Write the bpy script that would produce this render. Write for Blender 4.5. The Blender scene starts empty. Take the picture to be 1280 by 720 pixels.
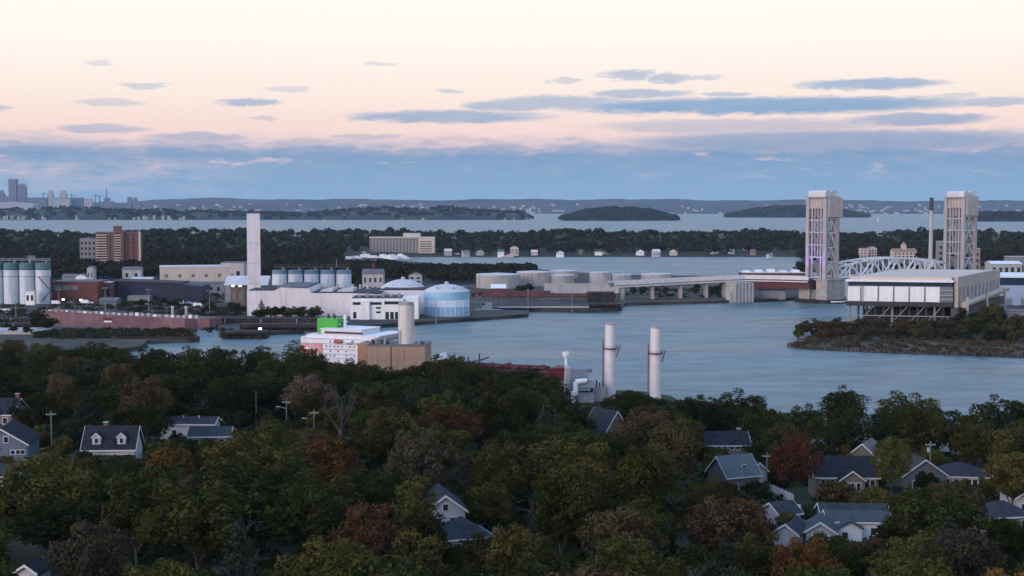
import bpy, math, random
import numpy as np
from math import sin, cos, pi, sqrt, atan, atan2, radians, tan, exp
from mathutils import Vector, Matrix

SC = bpy.context.scene
COL = SC.collection
rnd = random.Random(7)

# ------------------------------------------------------------------ camera
F = 1758.0            # focal length in pixels of the 1280 px wide photograph
CAMZ = 73.0
HOR = 258.0           # row of the true horizon
TILT = atan((360 - HOR) / F)
cam_d = bpy.data.cameras.new('camera')
cam_d.sensor_width = 36.0
cam_d.lens = 36.0 * F / 1280.0
cam_d.clip_start = 1.0
cam_d.clip_end = 60000.0
cam = bpy.data.objects.new('camera', cam_d)
COL.objects.link(cam)
cam.location = (0, 0, CAMZ)
cam.rotation_euler = (pi / 2 - TILT, 0, 0)
SC.camera = cam
SC.render.resolution_x, SC.render.resolution_y = 1024, 576

FW = Vector((0, cos(TILT), -sin(TILT)))
UP = Vector((0, sin(TILT), cos(TILT)))
CP = Vector((0, 0, CAMZ))


def at(px, py, z=0.0):
    """world point at height z seen at photo pixel (px, py)"""
    d = FW * F + Vector((1, 0, 0)) * (px - 640) + UP * (360 - py)
    return CP + d * ((z - CAMZ) / d.z)


def atd(px, D, z=0.0):
    """world point at ground distance D (along y), height z, in photo column px"""
    dep = (Vector((0, D, z)) - CP).dot(FW)
    return Vector(((px - 640) / F * dep, D, z))


def proj(p):
    v = Vector(p) - CP
    dep = v.dot(FW)
    return 640 + v.x / dep * F, 360 - v.dot(UP) / dep * F


def z_at(py, D):
    """height of a point at distance D that shows at row py"""
    return CAMZ - D * tan(atan((py - 360) / F) + TILT)


def S(r, g, b):
    f = lambda c: (c / 255 / 12.92) if c / 255 <= 0.04045 else ((c / 255 + 0.055) / 1.055) ** 2.4
    return (f(r), f(g), f(b))


def lerp_tab(tab, x):
    if x <= tab[0][0]: return tab[0][1]
    for (a, va), (b, vb) in zip(tab, tab[1:]):
        if x <= b: return va + (vb - va) * (x - a) / (b - a)
    return tab[-1][1]


# ------------------------------------------------------------------ render, sky, sun
SC.view_settings.view_transform = 'Standard'
SC.view_settings.look = 'None'
SC.view_settings.gamma = 1.0
SC.view_settings.exposure = 0.0
SC.view_settings.use_curve_mapping = False
SC.render.engine = 'CYCLES'
SC.cycles.use_denoising = True
SC.cycles.max_bounces = 5
SC.cycles.diffuse_bounces = 2
SC.cycles.glossy_bounces = 2
SC.cycles.transmission_bounces = 2
SC.cycles.volume_bounces = 1
SC.cycles.transparent_max_bounces = 8

SUN_EL, SUN_AZ = radians(11), radians(225)        # compass-like, from +Y clockwise: behind and left of the camera
world = bpy.data.worlds.new('World')
SC.world = world
world.use_nodes = True
NT = world.node_tree
NT.nodes.clear()


def nd(t, **kw):
    n = NT.nodes.new(t)
    for k, v in kw.items(): setattr(n, k, v)
    return n


def mth(op, a, b=None, c=None, clamp=False):
    n = NT.nodes.new('ShaderNodeMath'); n.operation = op; n.use_clamp = clamp
    for i, v in enumerate((a, b, c)):
        if v is None: continue
        if isinstance(v, (int, float)): n.inputs[i].default_value = v
        else: NT.links.new(v, n.inputs[i])
    return n.outputs[0]


def mixc(fac, a, b):
    n = NT.nodes.new('ShaderNodeMix'); n.data_type = 'RGBA'
    for s, v in ((0, fac), (6, a), (7, b)):
        if isinstance(v, tuple): n.inputs[s].default_value = (*v, 1)
        elif isinstance(v, (int, float)): n.inputs[s].default_value = v
        else: NT.links.new(v, n.inputs[s])
    return n.outputs[2]


def sstep(x, a, b):
    n = NT.nodes.new('ShaderNodeMapRange'); n.interpolation_type = 'SMOOTHSTEP'
    NT.links.new(x, n.inputs[0]); n.inputs[1].default_value = a; n.inputs[2].default_value = b
    return n.outputs[0]


SKY_STRENGTH = 0.1
sky = nd('ShaderNodeTexSky', sky_type='NISHITA')
sky.sun_disc = False
sky.sun_elevation = SUN_EL
sky.sun_rotation = SUN_AZ
sky.altitude = 50
sky.air_density = 1.0
sky.dust_density = 0.6
sky.ozone_density = 2.2
tc = nd('ShaderNodeTexCoord')
sep = nd('ShaderNodeSeparateXYZ'); NT.links.new(tc.outputs['Generated'], sep.inputs[0])
DEG = 180 / pi
EL = mth('MULTIPLY', mth('ARCSINE', sep.outputs[2]), DEG)
AZ = mth('MULTIPLY', mth('ARCTAN2', sep.outputs[0], sep.outputs[1]), DEG)
cmb = nd('ShaderNodeCombineXYZ')
NT.links.new(mth('MULTIPLY', AZ, 0.62), cmb.inputs[0]); NT.links.new(mth('MULTIPLY', EL, 2.6), cmb.inputs[1])


def noise(scale, detail=3.0, rough=0.55, off=0.0):
    n = nd('ShaderNodeTexNoise'); n.inputs['Scale'].default_value = scale
    n.inputs['Detail'].default_value = detail; n.inputs['Roughness'].default_value = rough
    v = nd('ShaderNodeVectorMath', operation='ADD'); v.inputs[1].default_value = (off, off * 0.7, off * 1.3)
    NT.links.new(cmb.outputs[0], v.inputs[0]); NT.links.new(v.outputs[0], n.inputs['Vector'])
    return mth('SUBTRACT', n.outputs[0], 0.5)


n_big, n_mid, n_fine = noise(0.45, 4, 0.6), noise(1.5, 4, 0.6, 11.0), noise(5.0, 3, 0.6, 5.0)
ELw = mth('ADD', EL, mth('ADD', mth('MULTIPLY', n_mid, 0.35), mth('MULTIPLY', n_fine, 0.16)))
AZw = mth('ADD', AZ, mth('MULTIPLY', n_mid, 2.2))

# clear evening sky by elevation: cream above, rose lower down, cool blue overhead
ramp = nd('ShaderNodeValToRGB')
NT.links.new(mth('DIVIDE', mth('MAXIMUM', EL, 0.0), 40.0), ramp.inputs[0])
stops = [(0.0, S(190, 195, 215)), (1.6, S(236, 206, 208)), (3.0, S(255, 224, 214)), (4.6, S(258, 241, 229)),
         (6.5, S(262, 252, 242)), (9.5, S(265, 258, 250)), (13.0, S(246, 244, 246)), (20.0, S(198, 214, 238)), (40.0, S(172, 198, 232))]
cr = ramp.color_ramp
while len(cr.elements) < len(stops): cr.elements.new(0.5)
for e, (p, c) in zip(cr.elements, stops):
    e.position = p / 40.0; e.color = (*c, 1)
band = ramp.outputs[0]
nish = nd('ShaderNodeVectorMath', operation='SCALE'); NT.links.new(sky.outputs[0], nish.inputs[0])
nish.inputs['Scale'].default_value = 8.0        # late dusk: the sky texture well below its daylight level

# single lenticular streaks, (column, row, half width, half height, density) as they stand in the sky
STREAKS = [(560, 147, 112, 7, .8), (640, 133, 60, 6, .7), (800, 118, 58, 5, .75), (950, 133, 235, 9, 1.0), (1085, 106, 80, 5.5, .9),
           (782, 96, 30, 6, .75), (836, 99, 20, 6, .7), (875, 99, 24, 3, .5), (311, 129, 34, 4, .75), (128, 162, 50, 5, .55),
           (1145, 150, 75, 7, .8), (912, 118, 30, 3, .6), (180, 108, 24, 3.5, .45), (132, 80, 18, 3, .35), (140, 129, 38, 3.5, .4),
           (1238, 128, 44, 5, .65), (565, 115, 17, 3, .5), (703, 102, 16, 4, .5), (335, 149, 18, 3, .4), (700, 128, 80, 6, .7),
           (480, 81, 20, 2.5, .35), (250, 172, 60, 5, .6), (0, 135, 12, 4, .5), (930, 158, 170, 8, .5), (360, 113, 26, 3, .35),
           (1190, 121, 26, 2.5, .4), (455, 172, 40, 4, .45), (1040, 178, 240, 13, .85)]
cl = None
for (px, py, hw, hh, den) in STREAKS:
    a0 = atan((px - 640) / F) * DEG; e0 = atan((HOR - py) / F * cos(radians(a0))) * DEG
    A = hw / F * DEG * 1.25; E = hh / F * DEG * 1.35
    dx = mth('DIVIDE', mth('SUBTRACT', AZw, a0), A)
    dy = mth('DIVIDE', mth('SUBTRACT', ELw, e0), E)
    r2 = mth('ADD', mth('MULTIPLY', dx, dx), mth('MULTIPLY', dy, dy))
    m = mth('MULTIPLY', sstep(r2, 1.15, 0.25), den)
    cl = m if cl is None else mth('MAXIMUM', cl, m)
# the low stratus bank with a ragged top, and thin rosy gaps in it
top = mth('ADD', EL, mth('ADD', mth('MULTIPLY', n_big, 1.3), mth('MULTIPLY', n_mid, 0.8)))
bank = sstep(top, 3.05, 1.95)
lay = noise(1.1, 5, 0.6, 41.0)      # layered holes near the top of the bank
bank = mth('MULTIPLY', bank, mth('SUBTRACT', 1.0, mth('MULTIPLY', sstep(lay, 0.0, 0.16), mth('MULTIPLY', sstep(EL, 2.0, 2.6), 0.6))))
gapn = noise(0.8, 5, 0.62, 23.0)
gaps = mth('MULTIPLY', sstep(gapn, 0.06, 0.22), mth('MULTIPLY', sstep(EL, 0.9, 1.5), sstep(EL, 2.6, 1.9)))
leftgap = mth('MULTIPLY', mth('MULTIPLY', sstep(AZ, -8.0, -15.0), sstep(gapn, -0.16, 0.10)),
              mth('MULTIPLY', sstep(EL, 0.15, 0.7), sstep(EL, 2.2, 1.5)))
bank = mth('MULTIPLY', bank, mth('SUBTRACT', 1.0, mth('MINIMUM', mth('ADD', mth('MULTIPLY', gaps, .7), mth('MULTIPLY', leftgap, .38)), 0.8)))
cloud = mth('MULTIPLY', mth('MAXIMUM', cl, bank, clamp=True), mth('ADD', 0.98, mth('MULTIPLY', n_mid, 0.4)), clamp=True)
ccol = nd('ShaderNodeValToRGB'); NT.links.new(mth('DIVIDE', mth('ADD', EL, mth('MULTIPLY', n_mid, 0.6)), 6.0, clamp=True), ccol.inputs[0])
cc = ccol.color_ramp
cst = [(0.0, S(140, 176, 204)), (1.4, S(133, 168, 199)), (2.3, S(128, 158, 194)), (4.0, S(148, 176, 208)), (6.0, S(176, 190, 214))]
while len(cc.elements) < len(cst): cc.elements.new(0.5)
for e, (p, c) in zip(cc.elements, cst):
    e.position = p / 6.0; e.color = (*c, 1)
low = mixc(cloud, band, ccol.outputs[0])
lows = nd('ShaderNodeVectorMath', operation='SCALE'); NT.links.new(low, lows.inputs[0]); lows.inputs['Scale'].default_value = 1.0 / SKY_STRENGTH
full = mixc(sstep(EL, 22.0, 48.0), lows.outputs[0], nish.outputs[0])
bg = nd('ShaderNodeBackground'); NT.links.new(full, bg.inputs[0]); bg.inputs[1].default_value = SKY_STRENGTH
wo = nd('ShaderNodeOutputWorld'); NT.links.new(bg.outputs[0], wo.inputs[0])

sun_d = bpy.data.lights.new('sun', 'SUN')
sun_d.energy = 2.4
sun_d.angle = radians(35)
sun_d.color = (1.0, 0.77, 0.70)
sun = bpy.data.objects.new('sun', sun_d)
COL.objects.link(sun)
sdir = Vector((sin(SUN_AZ) * cos(SUN_EL), cos(SUN_AZ) * cos(SUN_EL), sin(SUN_EL)))
sun.rotation_euler = sdir.to_track_quat('Z', 'Y').to_euler()
sun.location = sdir * 200 + Vector((0, 0, 200))

# ------------------------------------------------------------------ helpers
_mats = {}


def mat(name, col, rough=0.75, var=0.18, scale=0.35, spec=0.3, metal=0.0, col2=None, bump=0.0, stretch=None, rndv=0.0, emit=None, streak=0.0):
    """procedural surface: base colour broken up by two octaves of noise (weathering), optional bump"""
    if name in _mats: return _mats[name]
    m = bpy.data.materials.new(name); m.use_nodes = True
    t = m.node_tree; N = t.nodes; L = t.links
    p = N['Principled BSDF']
    p.inputs['Roughness'].default_value = rough
    p.inputs['Metallic'].default_value = metal
    p.inputs['Specular IOR Level'].default_value = spec
    c = N.new('ShaderNodeTexCoord'); mp = N.new('ShaderNodeMapping')
    L.new(c.outputs['Object'], mp.inputs[0])
    if stretch: mp.inputs['Scale'].default_value = stretch
    n1 = N.new('ShaderNodeTexNoise'); n1.inputs['Scale'].default_value = scale; n1.inputs['Detail'].default_value = 5
    n1.inputs['Roughness'].default_value = 0.65
    L.new(mp.outputs[0], n1.inputs['Vector'])
    r = N.new('ShaderNodeValToRGB')
    a = tuple(max(0, x * (1 - var)) for x in col)
    b = col2 if col2 else tuple(min(1, x * (1 + var)) for x in col)
    r.color_ramp.elements[0].position = 0.32; r.color_ramp.elements[0].color = (*a, 1)
    r.color_ramp.elements[1].position = 0.68; r.color_ramp.elements[1].color = (*b, 1)
    L.new(n1.outputs[0], r.inputs[0])
    out = r.outputs[0]
    if rndv:
        oi = N.new('ShaderNodeObjectInfo'); hs = N.new('ShaderNodeHueSaturation')
        mr = N.new('ShaderNodeMapRange'); L.new(oi.outputs['Random'], mr.inputs[0])
        mr.inputs[3].default_value = 1 - rndv; mr.inputs[4].default_value = 1 + rndv
        L.new(mr.outputs[0], hs.inputs['Value']); L.new(out, hs.inputs['Color'])
        mu = N.new('ShaderNodeMath'); mu.operation = 'MULTIPLY'; mu.inputs[1].default_value = 7.31; L.new(oi.outputs['Random'], mu.inputs[0])
        fr = N.new('ShaderNodeMath'); fr.operation = 'FRACT'; L.new(mu.outputs[0], fr.inputs[0])
        m2 = N.new('ShaderNodeMapRange'); L.new(fr.outputs[0], m2.inputs[0]); m2.inputs[3].default_value = 0.475; m2.inputs[4].default_value = 0.52
        L.new(m2.outputs[0], hs.inputs['Hue'])
        out = hs.outputs[0]
    if streak:      # rain and rust streaks running down the wall
        m3 = N.new('ShaderNodeMapping'); m3.inputs['Scale'].default_value = (.55, .55, .05); L.new(c.outputs['Object'], m3.inputs[0])
        n3 = N.new('ShaderNodeTexNoise'); n3.inputs['Scale'].default_value = 1.0; n3.inputs['Detail'].default_value = 6; n3.inputs['Roughness'].default_value = 0.7
        L.new(m3.outputs[0], n3.inputs['Vector'])
        r3_ = N.new('ShaderNodeMapRange'); L.new(n3.outputs[0], r3_.inputs[0]); r3_.inputs[1].default_value = .48; r3_.inputs[2].default_value = .72
        r3_.inputs[3].default_value = 0.0; r3_.inputs[4].default_value = streak
        x3 = N.new('ShaderNodeMix'); x3.data_type = 'RGBA'; L.new(r3_.outputs[0], x3.inputs[0]); L.new(out, x3.inputs[6])
        x3.inputs[7].default_value = (col[0] * .38, col[1] * .32, col[2] * .28, 1); out = x3.outputs[2]
    L.new(out, p.inputs['Base Color'])
    if bump:
        bn = N.new('ShaderNodeBump'); bn.inputs['Strength'].default_value = bump; bn.inputs['Distance'].default_value = 0.1
        n2 = N.new('ShaderNodeTexNoise'); n2.inputs['Scale'].default_value = scale * 8; n2.inputs['Detail'].default_value = 3
        L.new(mp.outputs[0], n2.inputs['Vector']); L.new(n2.outputs[0], bn.inputs['Height']); L.new(bn.outputs[0], p.inputs['Normal'])
    if emit:
        p.inputs['Emission Color'].default_value = (*emit[0], 1); p.inputs['Emission Strength'].default_value = emit[1]
    _mats[name] = m
    return m


def leaf_mat(name, c1, c2, scale=0.5):
    if name in _mats: return _mats[name]
    m = bpy.data.materials.new(name); m.use_nodes = True
    t = m.node_tree; N = t.nodes; L = t.links; N.clear()
    o = N.new('ShaderNodeOutputMaterial'); d = N.new('ShaderNodeBsdfDiffuse'); tr = N.new('ShaderNodeBsdfTranslucent')
    mx = N.new('ShaderNodeMixShader'); mx.inputs[0].default_value = 0.10
    c = N.new('ShaderNodeTexCoord'); n1 = N.new('ShaderNodeTexNoise'); n1.inputs['Scale'].default_value = scale; n1.inputs['Detail'].default_value = 6
    n1.inputs['Roughness'].default_value = 0.75
    L.new(c.outputs['Object'], n1.inputs['Vector'])
    r = N.new('ShaderNodeValToRGB'); r.color_ramp.elements[0].position = 0.34; r.color_ramp.elements[1].position = 0.66
    r.color_ramp.elements[0].color = (*c1, 1); r.color_ramp.elements[1].color = (*c2, 1)
    L.new(n1.outputs[0], r.inputs[0])
    oi = N.new('ShaderNodeObjectInfo'); hs = N.new('ShaderNodeHueSaturation')
    mr = N.new('ShaderNodeMapRange'); L.new(oi.outputs['Random'], mr.inputs[0]); mr.inputs[3].default_value = 0.72; mr.inputs[4].default_value = 1.12; hs.inputs['Saturation'].default_value = 0.96
    mu = N.new('ShaderNodeMath'); mu.operation = 'MULTIPLY'; mu.inputs[1].default_value = 9.7; L.new(oi.outputs['Random'], mu.inputs[0])
    fr = N.new('ShaderNodeMath'); fr.operation = 'FRACT'; L.new(mu.outputs[0], fr.inputs[0])
    m2 = N.new('ShaderNodeMapRange'); L.new(fr.outputs[0], m2.inputs[0]); m2.inputs[3].default_value = 0.480; m2.inputs[4].default_value = 0.518
    L.new(mr.outputs[0], hs.inputs['Value']); L.new(m2.outputs[0], hs.inputs['Hue']); L.new(r.outputs[0], hs.inputs['Color'])
    L.new(hs.outputs[0], d.inputs[0]); L.new(hs.outputs[0], tr.inputs[0])
    L.new(d.outputs[0], mx.inputs[1]); L.new(tr.outputs[0], mx.inputs[2]); L.new(mx.outputs[0], o.inputs[0])
    _mats[name] = m
    return m


class MB:
    """collects faces for ONE mesh object"""
    def __init__(s): s.v = []; s.f = []

    def add(s, vs, fs):
        o = len(s.v); s.v += [tuple(p) for p in vs]; s.f += [tuple(i + o for i in f) for f in fs]; return s

    def box(s, x0, x1, y0, y1, z0, z1):
        return s.add([(x0, y0, z0), (x1, y0, z0), (x1, y1, z0), (x0, y1, z0), (x0, y0, z1), (x1, y0, z1), (x1, y1, z1), (x0, y1, z1)],
                     [(3, 2, 1, 0), (4, 5, 6, 7), (0, 1, 5, 4), (1, 2, 6, 5), (2, 3, 7, 6), (3, 0, 4, 7)])

    def prism(s, poly, z0, z1, inset=0.0):
        n = len(poly)
        a = sum((poly[i][0] * poly[(i + 1) % n][1] - poly[(i + 1) % n][0] * poly[i][1]) for i in range(n))
        if a < 0: poly = poly[::-1]
        cx = sum(p[0] for p in poly) / n; cy = sum(p[1] for p in poly) / n
        k = 1 - inset
        vs = [(p[0], p[1], z0) for p in poly] + [(cx + (p[0] - cx) * k, cy + (p[1] - cy) * k, z1) for p in poly]
        fs = [tuple(range(n - 1, -1, -1)), tuple(range(n, 2 * n))] + [(i, (i + 1) % n, n + (i + 1) % n, n + i) for i in range(n)]
        return s.add(vs, fs)

    def extr(s, poly, axis, a, b):
        """2-D polygon (u, z) extruded along x or y from a to b"""
        n = len(poly)
        mk = (lambda p, t: (t, p[0], p[1])) if axis == 'x' else (lambda p, t: (p[0], t, p[1]))
        vs = [mk(p, a) for p in poly] + [mk(p, b) for p in poly]
        fs = [tuple(range(n)), tuple(range(2 * n - 1, n - 1, -1))] + [(i, n + i, n + (i + 1) % n, (i + 1) % n) for i in range(n)]
        return s.add(vs, fs)

    def cyl(s, x, y, z0, z1, r0, r1=None, n=20):
        r1 = r0 if r1 is None else r1
        vs = [(x + r0 * cos(2 * pi * i / n), y + r0 * sin(2 * pi * i / n), z0) for i in range(n)] + \
             [(x + r1 * cos(2 * pi * i / n), y + r1 * sin(2 * pi * i / n), z1) for i in range(n)]
        fs = [tuple(range(n - 1, -1, -1)), tuple(range(n, 2 * n))] + [(i, (i + 1) % n, n + (i + 1) % n, n + i) for i in range(n)]
        return s.add(vs, fs)

    def dome(s, x, y, z, r, h, n=28, k=6):
        R = (r * r + h * h) / (2 * h); vs = []; fs = []
        for j in range(k):
            rr = r * (1 - j / k); zz = z + sqrt(max(R * R - rr * rr, 0)) - (R - h)
            vs += [(x + rr * cos(2 * pi * i / n), y + rr * sin(2 * pi * i / n), zz) for i in range(n)]
        vs.append((x, y, z + h)); t = len(vs) - 1
        for j in range(k - 1):
            fs += [(j * n + i, j * n + (i + 1) % n, (j + 1) * n + (i + 1) % n, (j + 1) * n + i) for i in range(n)]
        fs += [((k - 1) * n + i, (k - 1) * n + (i + 1) % n, t) for i in range(n)]
        fs.append(tuple(range(n - 1, -1, -1)))
        return s.add(vs, fs)

    def bar(s, p, q, w, h=None):
        h = h or w
        p, q = Vector(p), Vector(q); d = (q - p).normalized()
        up = Vector((0, 0, 1)) if abs(d.z) < 0.95 else Vector((1, 0, 0))
        a = d.cross(up).normalized() * (w / 2); b = a.cross(d).normalized() * (h / 2)
        vs = [p - a - b, p + a - b, p + a + b, p - a + b, q - a - b, q + a - b, q + a + b, q - a + b]
        return s.add(vs, [(0, 1, 2, 3), (7, 6, 5, 4), (0, 4, 5, 1), (1, 5, 6, 2), (2, 6, 7, 3), (3, 7, 4, 0)])

    def tube(s, p, q, r0, r1=None, n=8):
        r1 = r0 if r1 is None else r1
        p, q = Vector(p), Vector(q); d = (q - p).normalized()
        up = Vector((0, 0, 1)) if abs(d.z) < 0.95 else Vector((1, 0, 0))
        a = d.cross(up).normalized(); b = a.cross(d).normalized()
        vs = [p + a * (r0 * cos(2 * pi * i / n)) + b * (r0 * sin(2 * pi * i / n)) for i in range(n)] + \
             [q + a * (r1 * cos(2 * pi * i / n)) + b * (r1 * sin(2 * pi * i / n)) for i in range(n)]
        return s.add(vs, [tuple(range(n)), tuple(range(2 * n - 1, n - 1, -1))] + [(i, n + i, n + (i + 1) % n, (i + 1) % n) for i in range(n)])

    def mesh(s, name, m):
        me = bpy.data.meshes.new(name); me.from_pydata(s.v, [], s.f); me.validate()
        if m: me.materials.append(m)
        return me

    def build(s, name, m, parent=None, smooth=False):
        me = s.mesh(name, m)
        import bmesh
        b = bmesh.new(); b.from_mesh(me); bmesh.ops.recalc_face_normals(b, faces=b.faces); b.to_mesh(me); b.free()
        if smooth:
            me.polygons.foreach_set('use_smooth', [True] * len(me.polygons))
            me.set_sharp_from_angle(angle=radians(38))
        return link(name, me, parent)


def link(name, me, parent=None):
    o = bpy.data.objects.new(name, me); COL.objects.link(o); o.parent = parent
    return o


def thing(name, label, cat, loc, rotz=0.0, group=None):
    o = bpy.data.objects.new(name, None); COL.objects.link(o)
    o.empty_display_size = 0.5
    o.location = loc; o.rotation_euler = (0, 0, rotz)
    o['label'] = label; o['category'] = cat
    if group: o['group'] = group
    return o


def tag(o, label, cat, group=None):
    o['label'] = label; o['category'] = cat
    if group: o['group'] = group
    return o


def struct(o): o['kind'] = 'structure'; return o


def copy_tree(o, parent=None):
    c = o.copy(); COL.objects.link(c); c.parent = parent
    for ch in list(o.children): copy_tree(ch, c)
    return c


_pane = {}


def plate(parent, name, x, y, z, w, h, m, face='-y', t=0.12, label=None):
    """thin box standing proud of a wall: window, door, panel.  (x, y, z) is its lower centre ON the wall face."""
    key = (name, round(w, 2), round(h, 2), m.name, t)
    if key not in _pane:
        _pane[key] = MB().box(-w / 2, w / 2, -t, 0.02, 0, h).mesh(name, m)
    o = link(name, _pane[key], parent)
    o.location = (x, y, z)
    o.rotation_euler = (0, 0, {'-y': 0, '+x': pi / 2, '+y': pi, '-x': -pi / 2}[face])
    if label: o['label'] = label
    return o


ORD = ['', 'second', 'third', 'fourth', 'fifth', 'sixth', 'seventh', 'eighth', 'ninth', 'tenth', 'eleventh', 'twelfth', 'thirteenth', 'fourteenth',
       'fifteenth', 'sixteenth', 'seventeenth', 'eighteenth', 'nineteenth', 'twentieth']


def hide(o): return o
# ------------------------------------------------------------------ materials of the setting
M_ASPH = mat('asphalt', (0.07, 0.07, 0.075), 0.85, 0.35, 0.05, col2=(0.11, 0.105, 0.10))
M_QUAY = mat('quay_ground', (0.03, 0.028, 0.025), 0.9, 0.5, 0.03, col2=(0.085, 0.078, 0.068))
M_CONC = mat('concrete', (0.32, 0.30, 0.28), 0.85, 0.2, 0.2)
M_GRASS = mat('dry_grass', (0.04, 0.036, 0.020), 0.95, 0.4, 0.03, col2=(0.10, 0.075, 0.045))
M_LAWN = mat('lawn', (0.012, 0.016, 0.008), 0.95, 0.4, 0.08, col2=(0.032, 0.04, 0.014))
M_ROCK = mat('shore_rock', (0.045, 0.042, 0.04), 0.9, 0.5, 0.2, col2=(0.10, 0.09, 0.08))

# water ------------------------------------------------------------
wm = bpy.data.materials.new('sea_water'); wm.use_nodes = True
t = wm.node_tree; N = t.nodes; L = t.links
p = N['Principled BSDF']
p.inputs['IOR'].default_value = 1.333
p.inputs['Specular IOR Level'].default_value = 0.35
geo = N.new('ShaderNodeNewGeometry')


def wnoise(sx, sy, scale, det=4, rough=0.6):
    mp = N.new('ShaderNodeMapping'); mp.inputs['Scale'].default_value = (sx, sy, 1); L.new(geo.outputs['Position'], mp.inputs[0])
    n = N.new('ShaderNodeTexNoise'); n.inputs['Scale'].default_value = scale; n.inputs['Detail'].default_value = det; n.inputs['Roughness'].default_value = rough
    L.new(mp.outputs[0], n.inputs['Vector']); return n.outputs[0]


def wmr(x, a, b, c, d):
    r = N.new('ShaderNodeMapRange'); L.new(x, r.inputs[0])
    for i, v in zip((1, 2, 3, 4), (a, b, c, d)): r.inputs[i].default_value = v
    return r.outputs[0]


wind = wnoise(0.35, 1.0, 0.012, 5, 0.62)           # gusts: smooth lanes and ruffled lanes
L.new(wmr(wind, 0.35, 0.65, 0.30, 0.5), p.inputs['Roughness'])
cr_ = N.new('ShaderNodeValToRGB'); cr_.color_ramp.elements[0].position = 0.3; cr_.color_ramp.elements[1].position = 0.7
cr_.color_ramp.elements[0].color = (0.040, 0.090, 0.108, 1); cr_.color_ramp.elements[1].color = (0.165, 0.235, 0.255, 1)
rip = wnoise(0.45, 1.0, 0.055, 5, 0.7)
wa = N.new('ShaderNodeMath'); wa.operation = 'MULTIPLY_ADD'; L.new(rip, wa.inputs[0]); wa.inputs[1].default_value = 0.9
wb = N.new('ShaderNodeMath'); wb.operation = 'MULTIPLY_ADD'; L.new(wind, wb.inputs[0]); wb.inputs[1].default_value = 0.9; wb.inputs[2].default_value = -0.40
L.new(wb.outputs[0], wa.inputs[2]); L.new(wa.outputs[0], cr_.inputs[0])
foam = wmr(wnoise(0.30, 1.0, 0.05, 6, 0.75), 0.60, 0.74, 0.0, 0.4)
fm = N.new('ShaderNodeMix'); fm.data_type = 'RGBA'; L.new(foam, fm.inputs[0]); L.new(cr_.outputs[0], fm.inputs[6]); fm.inputs[7].default_value = (0.30, 0.38, 0.42, 1)
L.new(fm.outputs[2], p.inputs['Base Color'])
b1 = N.new('ShaderNodeBump'); b1.inputs['Distance'].default_value = 1.0; b1.inputs['Strength'].default_value = 0.55
hs = N.new('ShaderNodeMath'); hs.operation = 'ADD'
h1 = N.new('ShaderNodeMath'); h1.operation = 'MULTIPLY'; L.new(wnoise(0.7, 1.0, 0.16, 4, 0.65), h1.inputs[0]); h1.inputs[1].default_value = 2.2
L.new(h1.outputs[0], hs.inputs[0])
h2 = N.new('ShaderNodeMath'); h2.operation = 'MULTIPLY'; L.new(wnoise(0.5, 1.0, 0.03, 3, 0.6), h2.inputs[0]); h2.inputs[1].default_value = 4.0
L.new(h2.outputs[0], hs.inputs[1])
L.new(hs.outputs[0], b1.inputs['Height']); L.new(b1.outputs[0], p.inputs['Normal'])
W = 19000
struct(MB().add([(-W, -900, 0), (W, -900, 0), (W, W, 0), (-W, W, 0)], [(0, 1, 2, 3)]).build('sea', wm))

# the air: one closed box of even, thin haze ------------------------
hm = bpy.data.materials.new('haze_air'); hm.use_nodes = True
hm.node_tree.nodes.clear()
pv = hm.node_tree.nodes.new('ShaderNodeVolumePrincipled'); ho = hm.node_tree.nodes.new('ShaderNodeOutputMaterial')
pv.inputs['Color'].default_value = (0.46, 0.66, 0.92, 1); pv.inputs['Density'].default_value = 2.0e-5; pv.inputs['Anisotropy'].default_value = 0.0
hm.node_tree.links.new(pv.outputs[0], ho.inputs['Volume'])
HZ = MB().box(-19500, 19500, -1500, 19500, -6, 360).build('haze', hm)
HZ['kind'] = 'stuff'


# low quays and banks seen as outlines on the water -------------------
def land(name, pts, z, m, shore=None):
    poly = [tuple(at(px, py, 0).xy) for px, py in pts]
    o = MB().prism(poly, -2.0, z).build(name, m)
    return struct(o)


QZ = 2.2
land('shipyard_ground', [(-420, 452), (20, 446), (150, 441), (176, 438), (184, 430), (247, 428), (246, 421), (200, 418), (50, 412), (40, 404), (272, 408), (275, 422), (331, 424),
                         (336, 419), (398, 417), (420, 413), (510, 407.5), (660, 396.5), (661, 391.5), (602, 391), (606, 388), (622, 389), (735, 391), (776, 389),
                         (780, 382.5), (830, 381), (930, 378.5), (985, 376), (1003, 374), (1004, 369), (1000, 352), (930, 348), (850, 347), (770, 346), (690, 341),
                         (650, 335), (560, 333), (505, 328), (470, 324), (430, 322.5), (-420, 321)], QZ, M_QUAY)
land('shrub_spit', [(984, 433), (1012, 437), (1100, 441), (1200, 444.5), (1300, 448), (1700, 456), (1700, 318), (1010, 320.5), (1001, 323), (1003, 331), (1012, 339), (1080, 351),
                    (1148, 362), (1160, 371), (1150, 385), (1100, 395), (1060, 405), (1042, 415), (1008, 425)], 1.6, M_GRASS)


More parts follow.
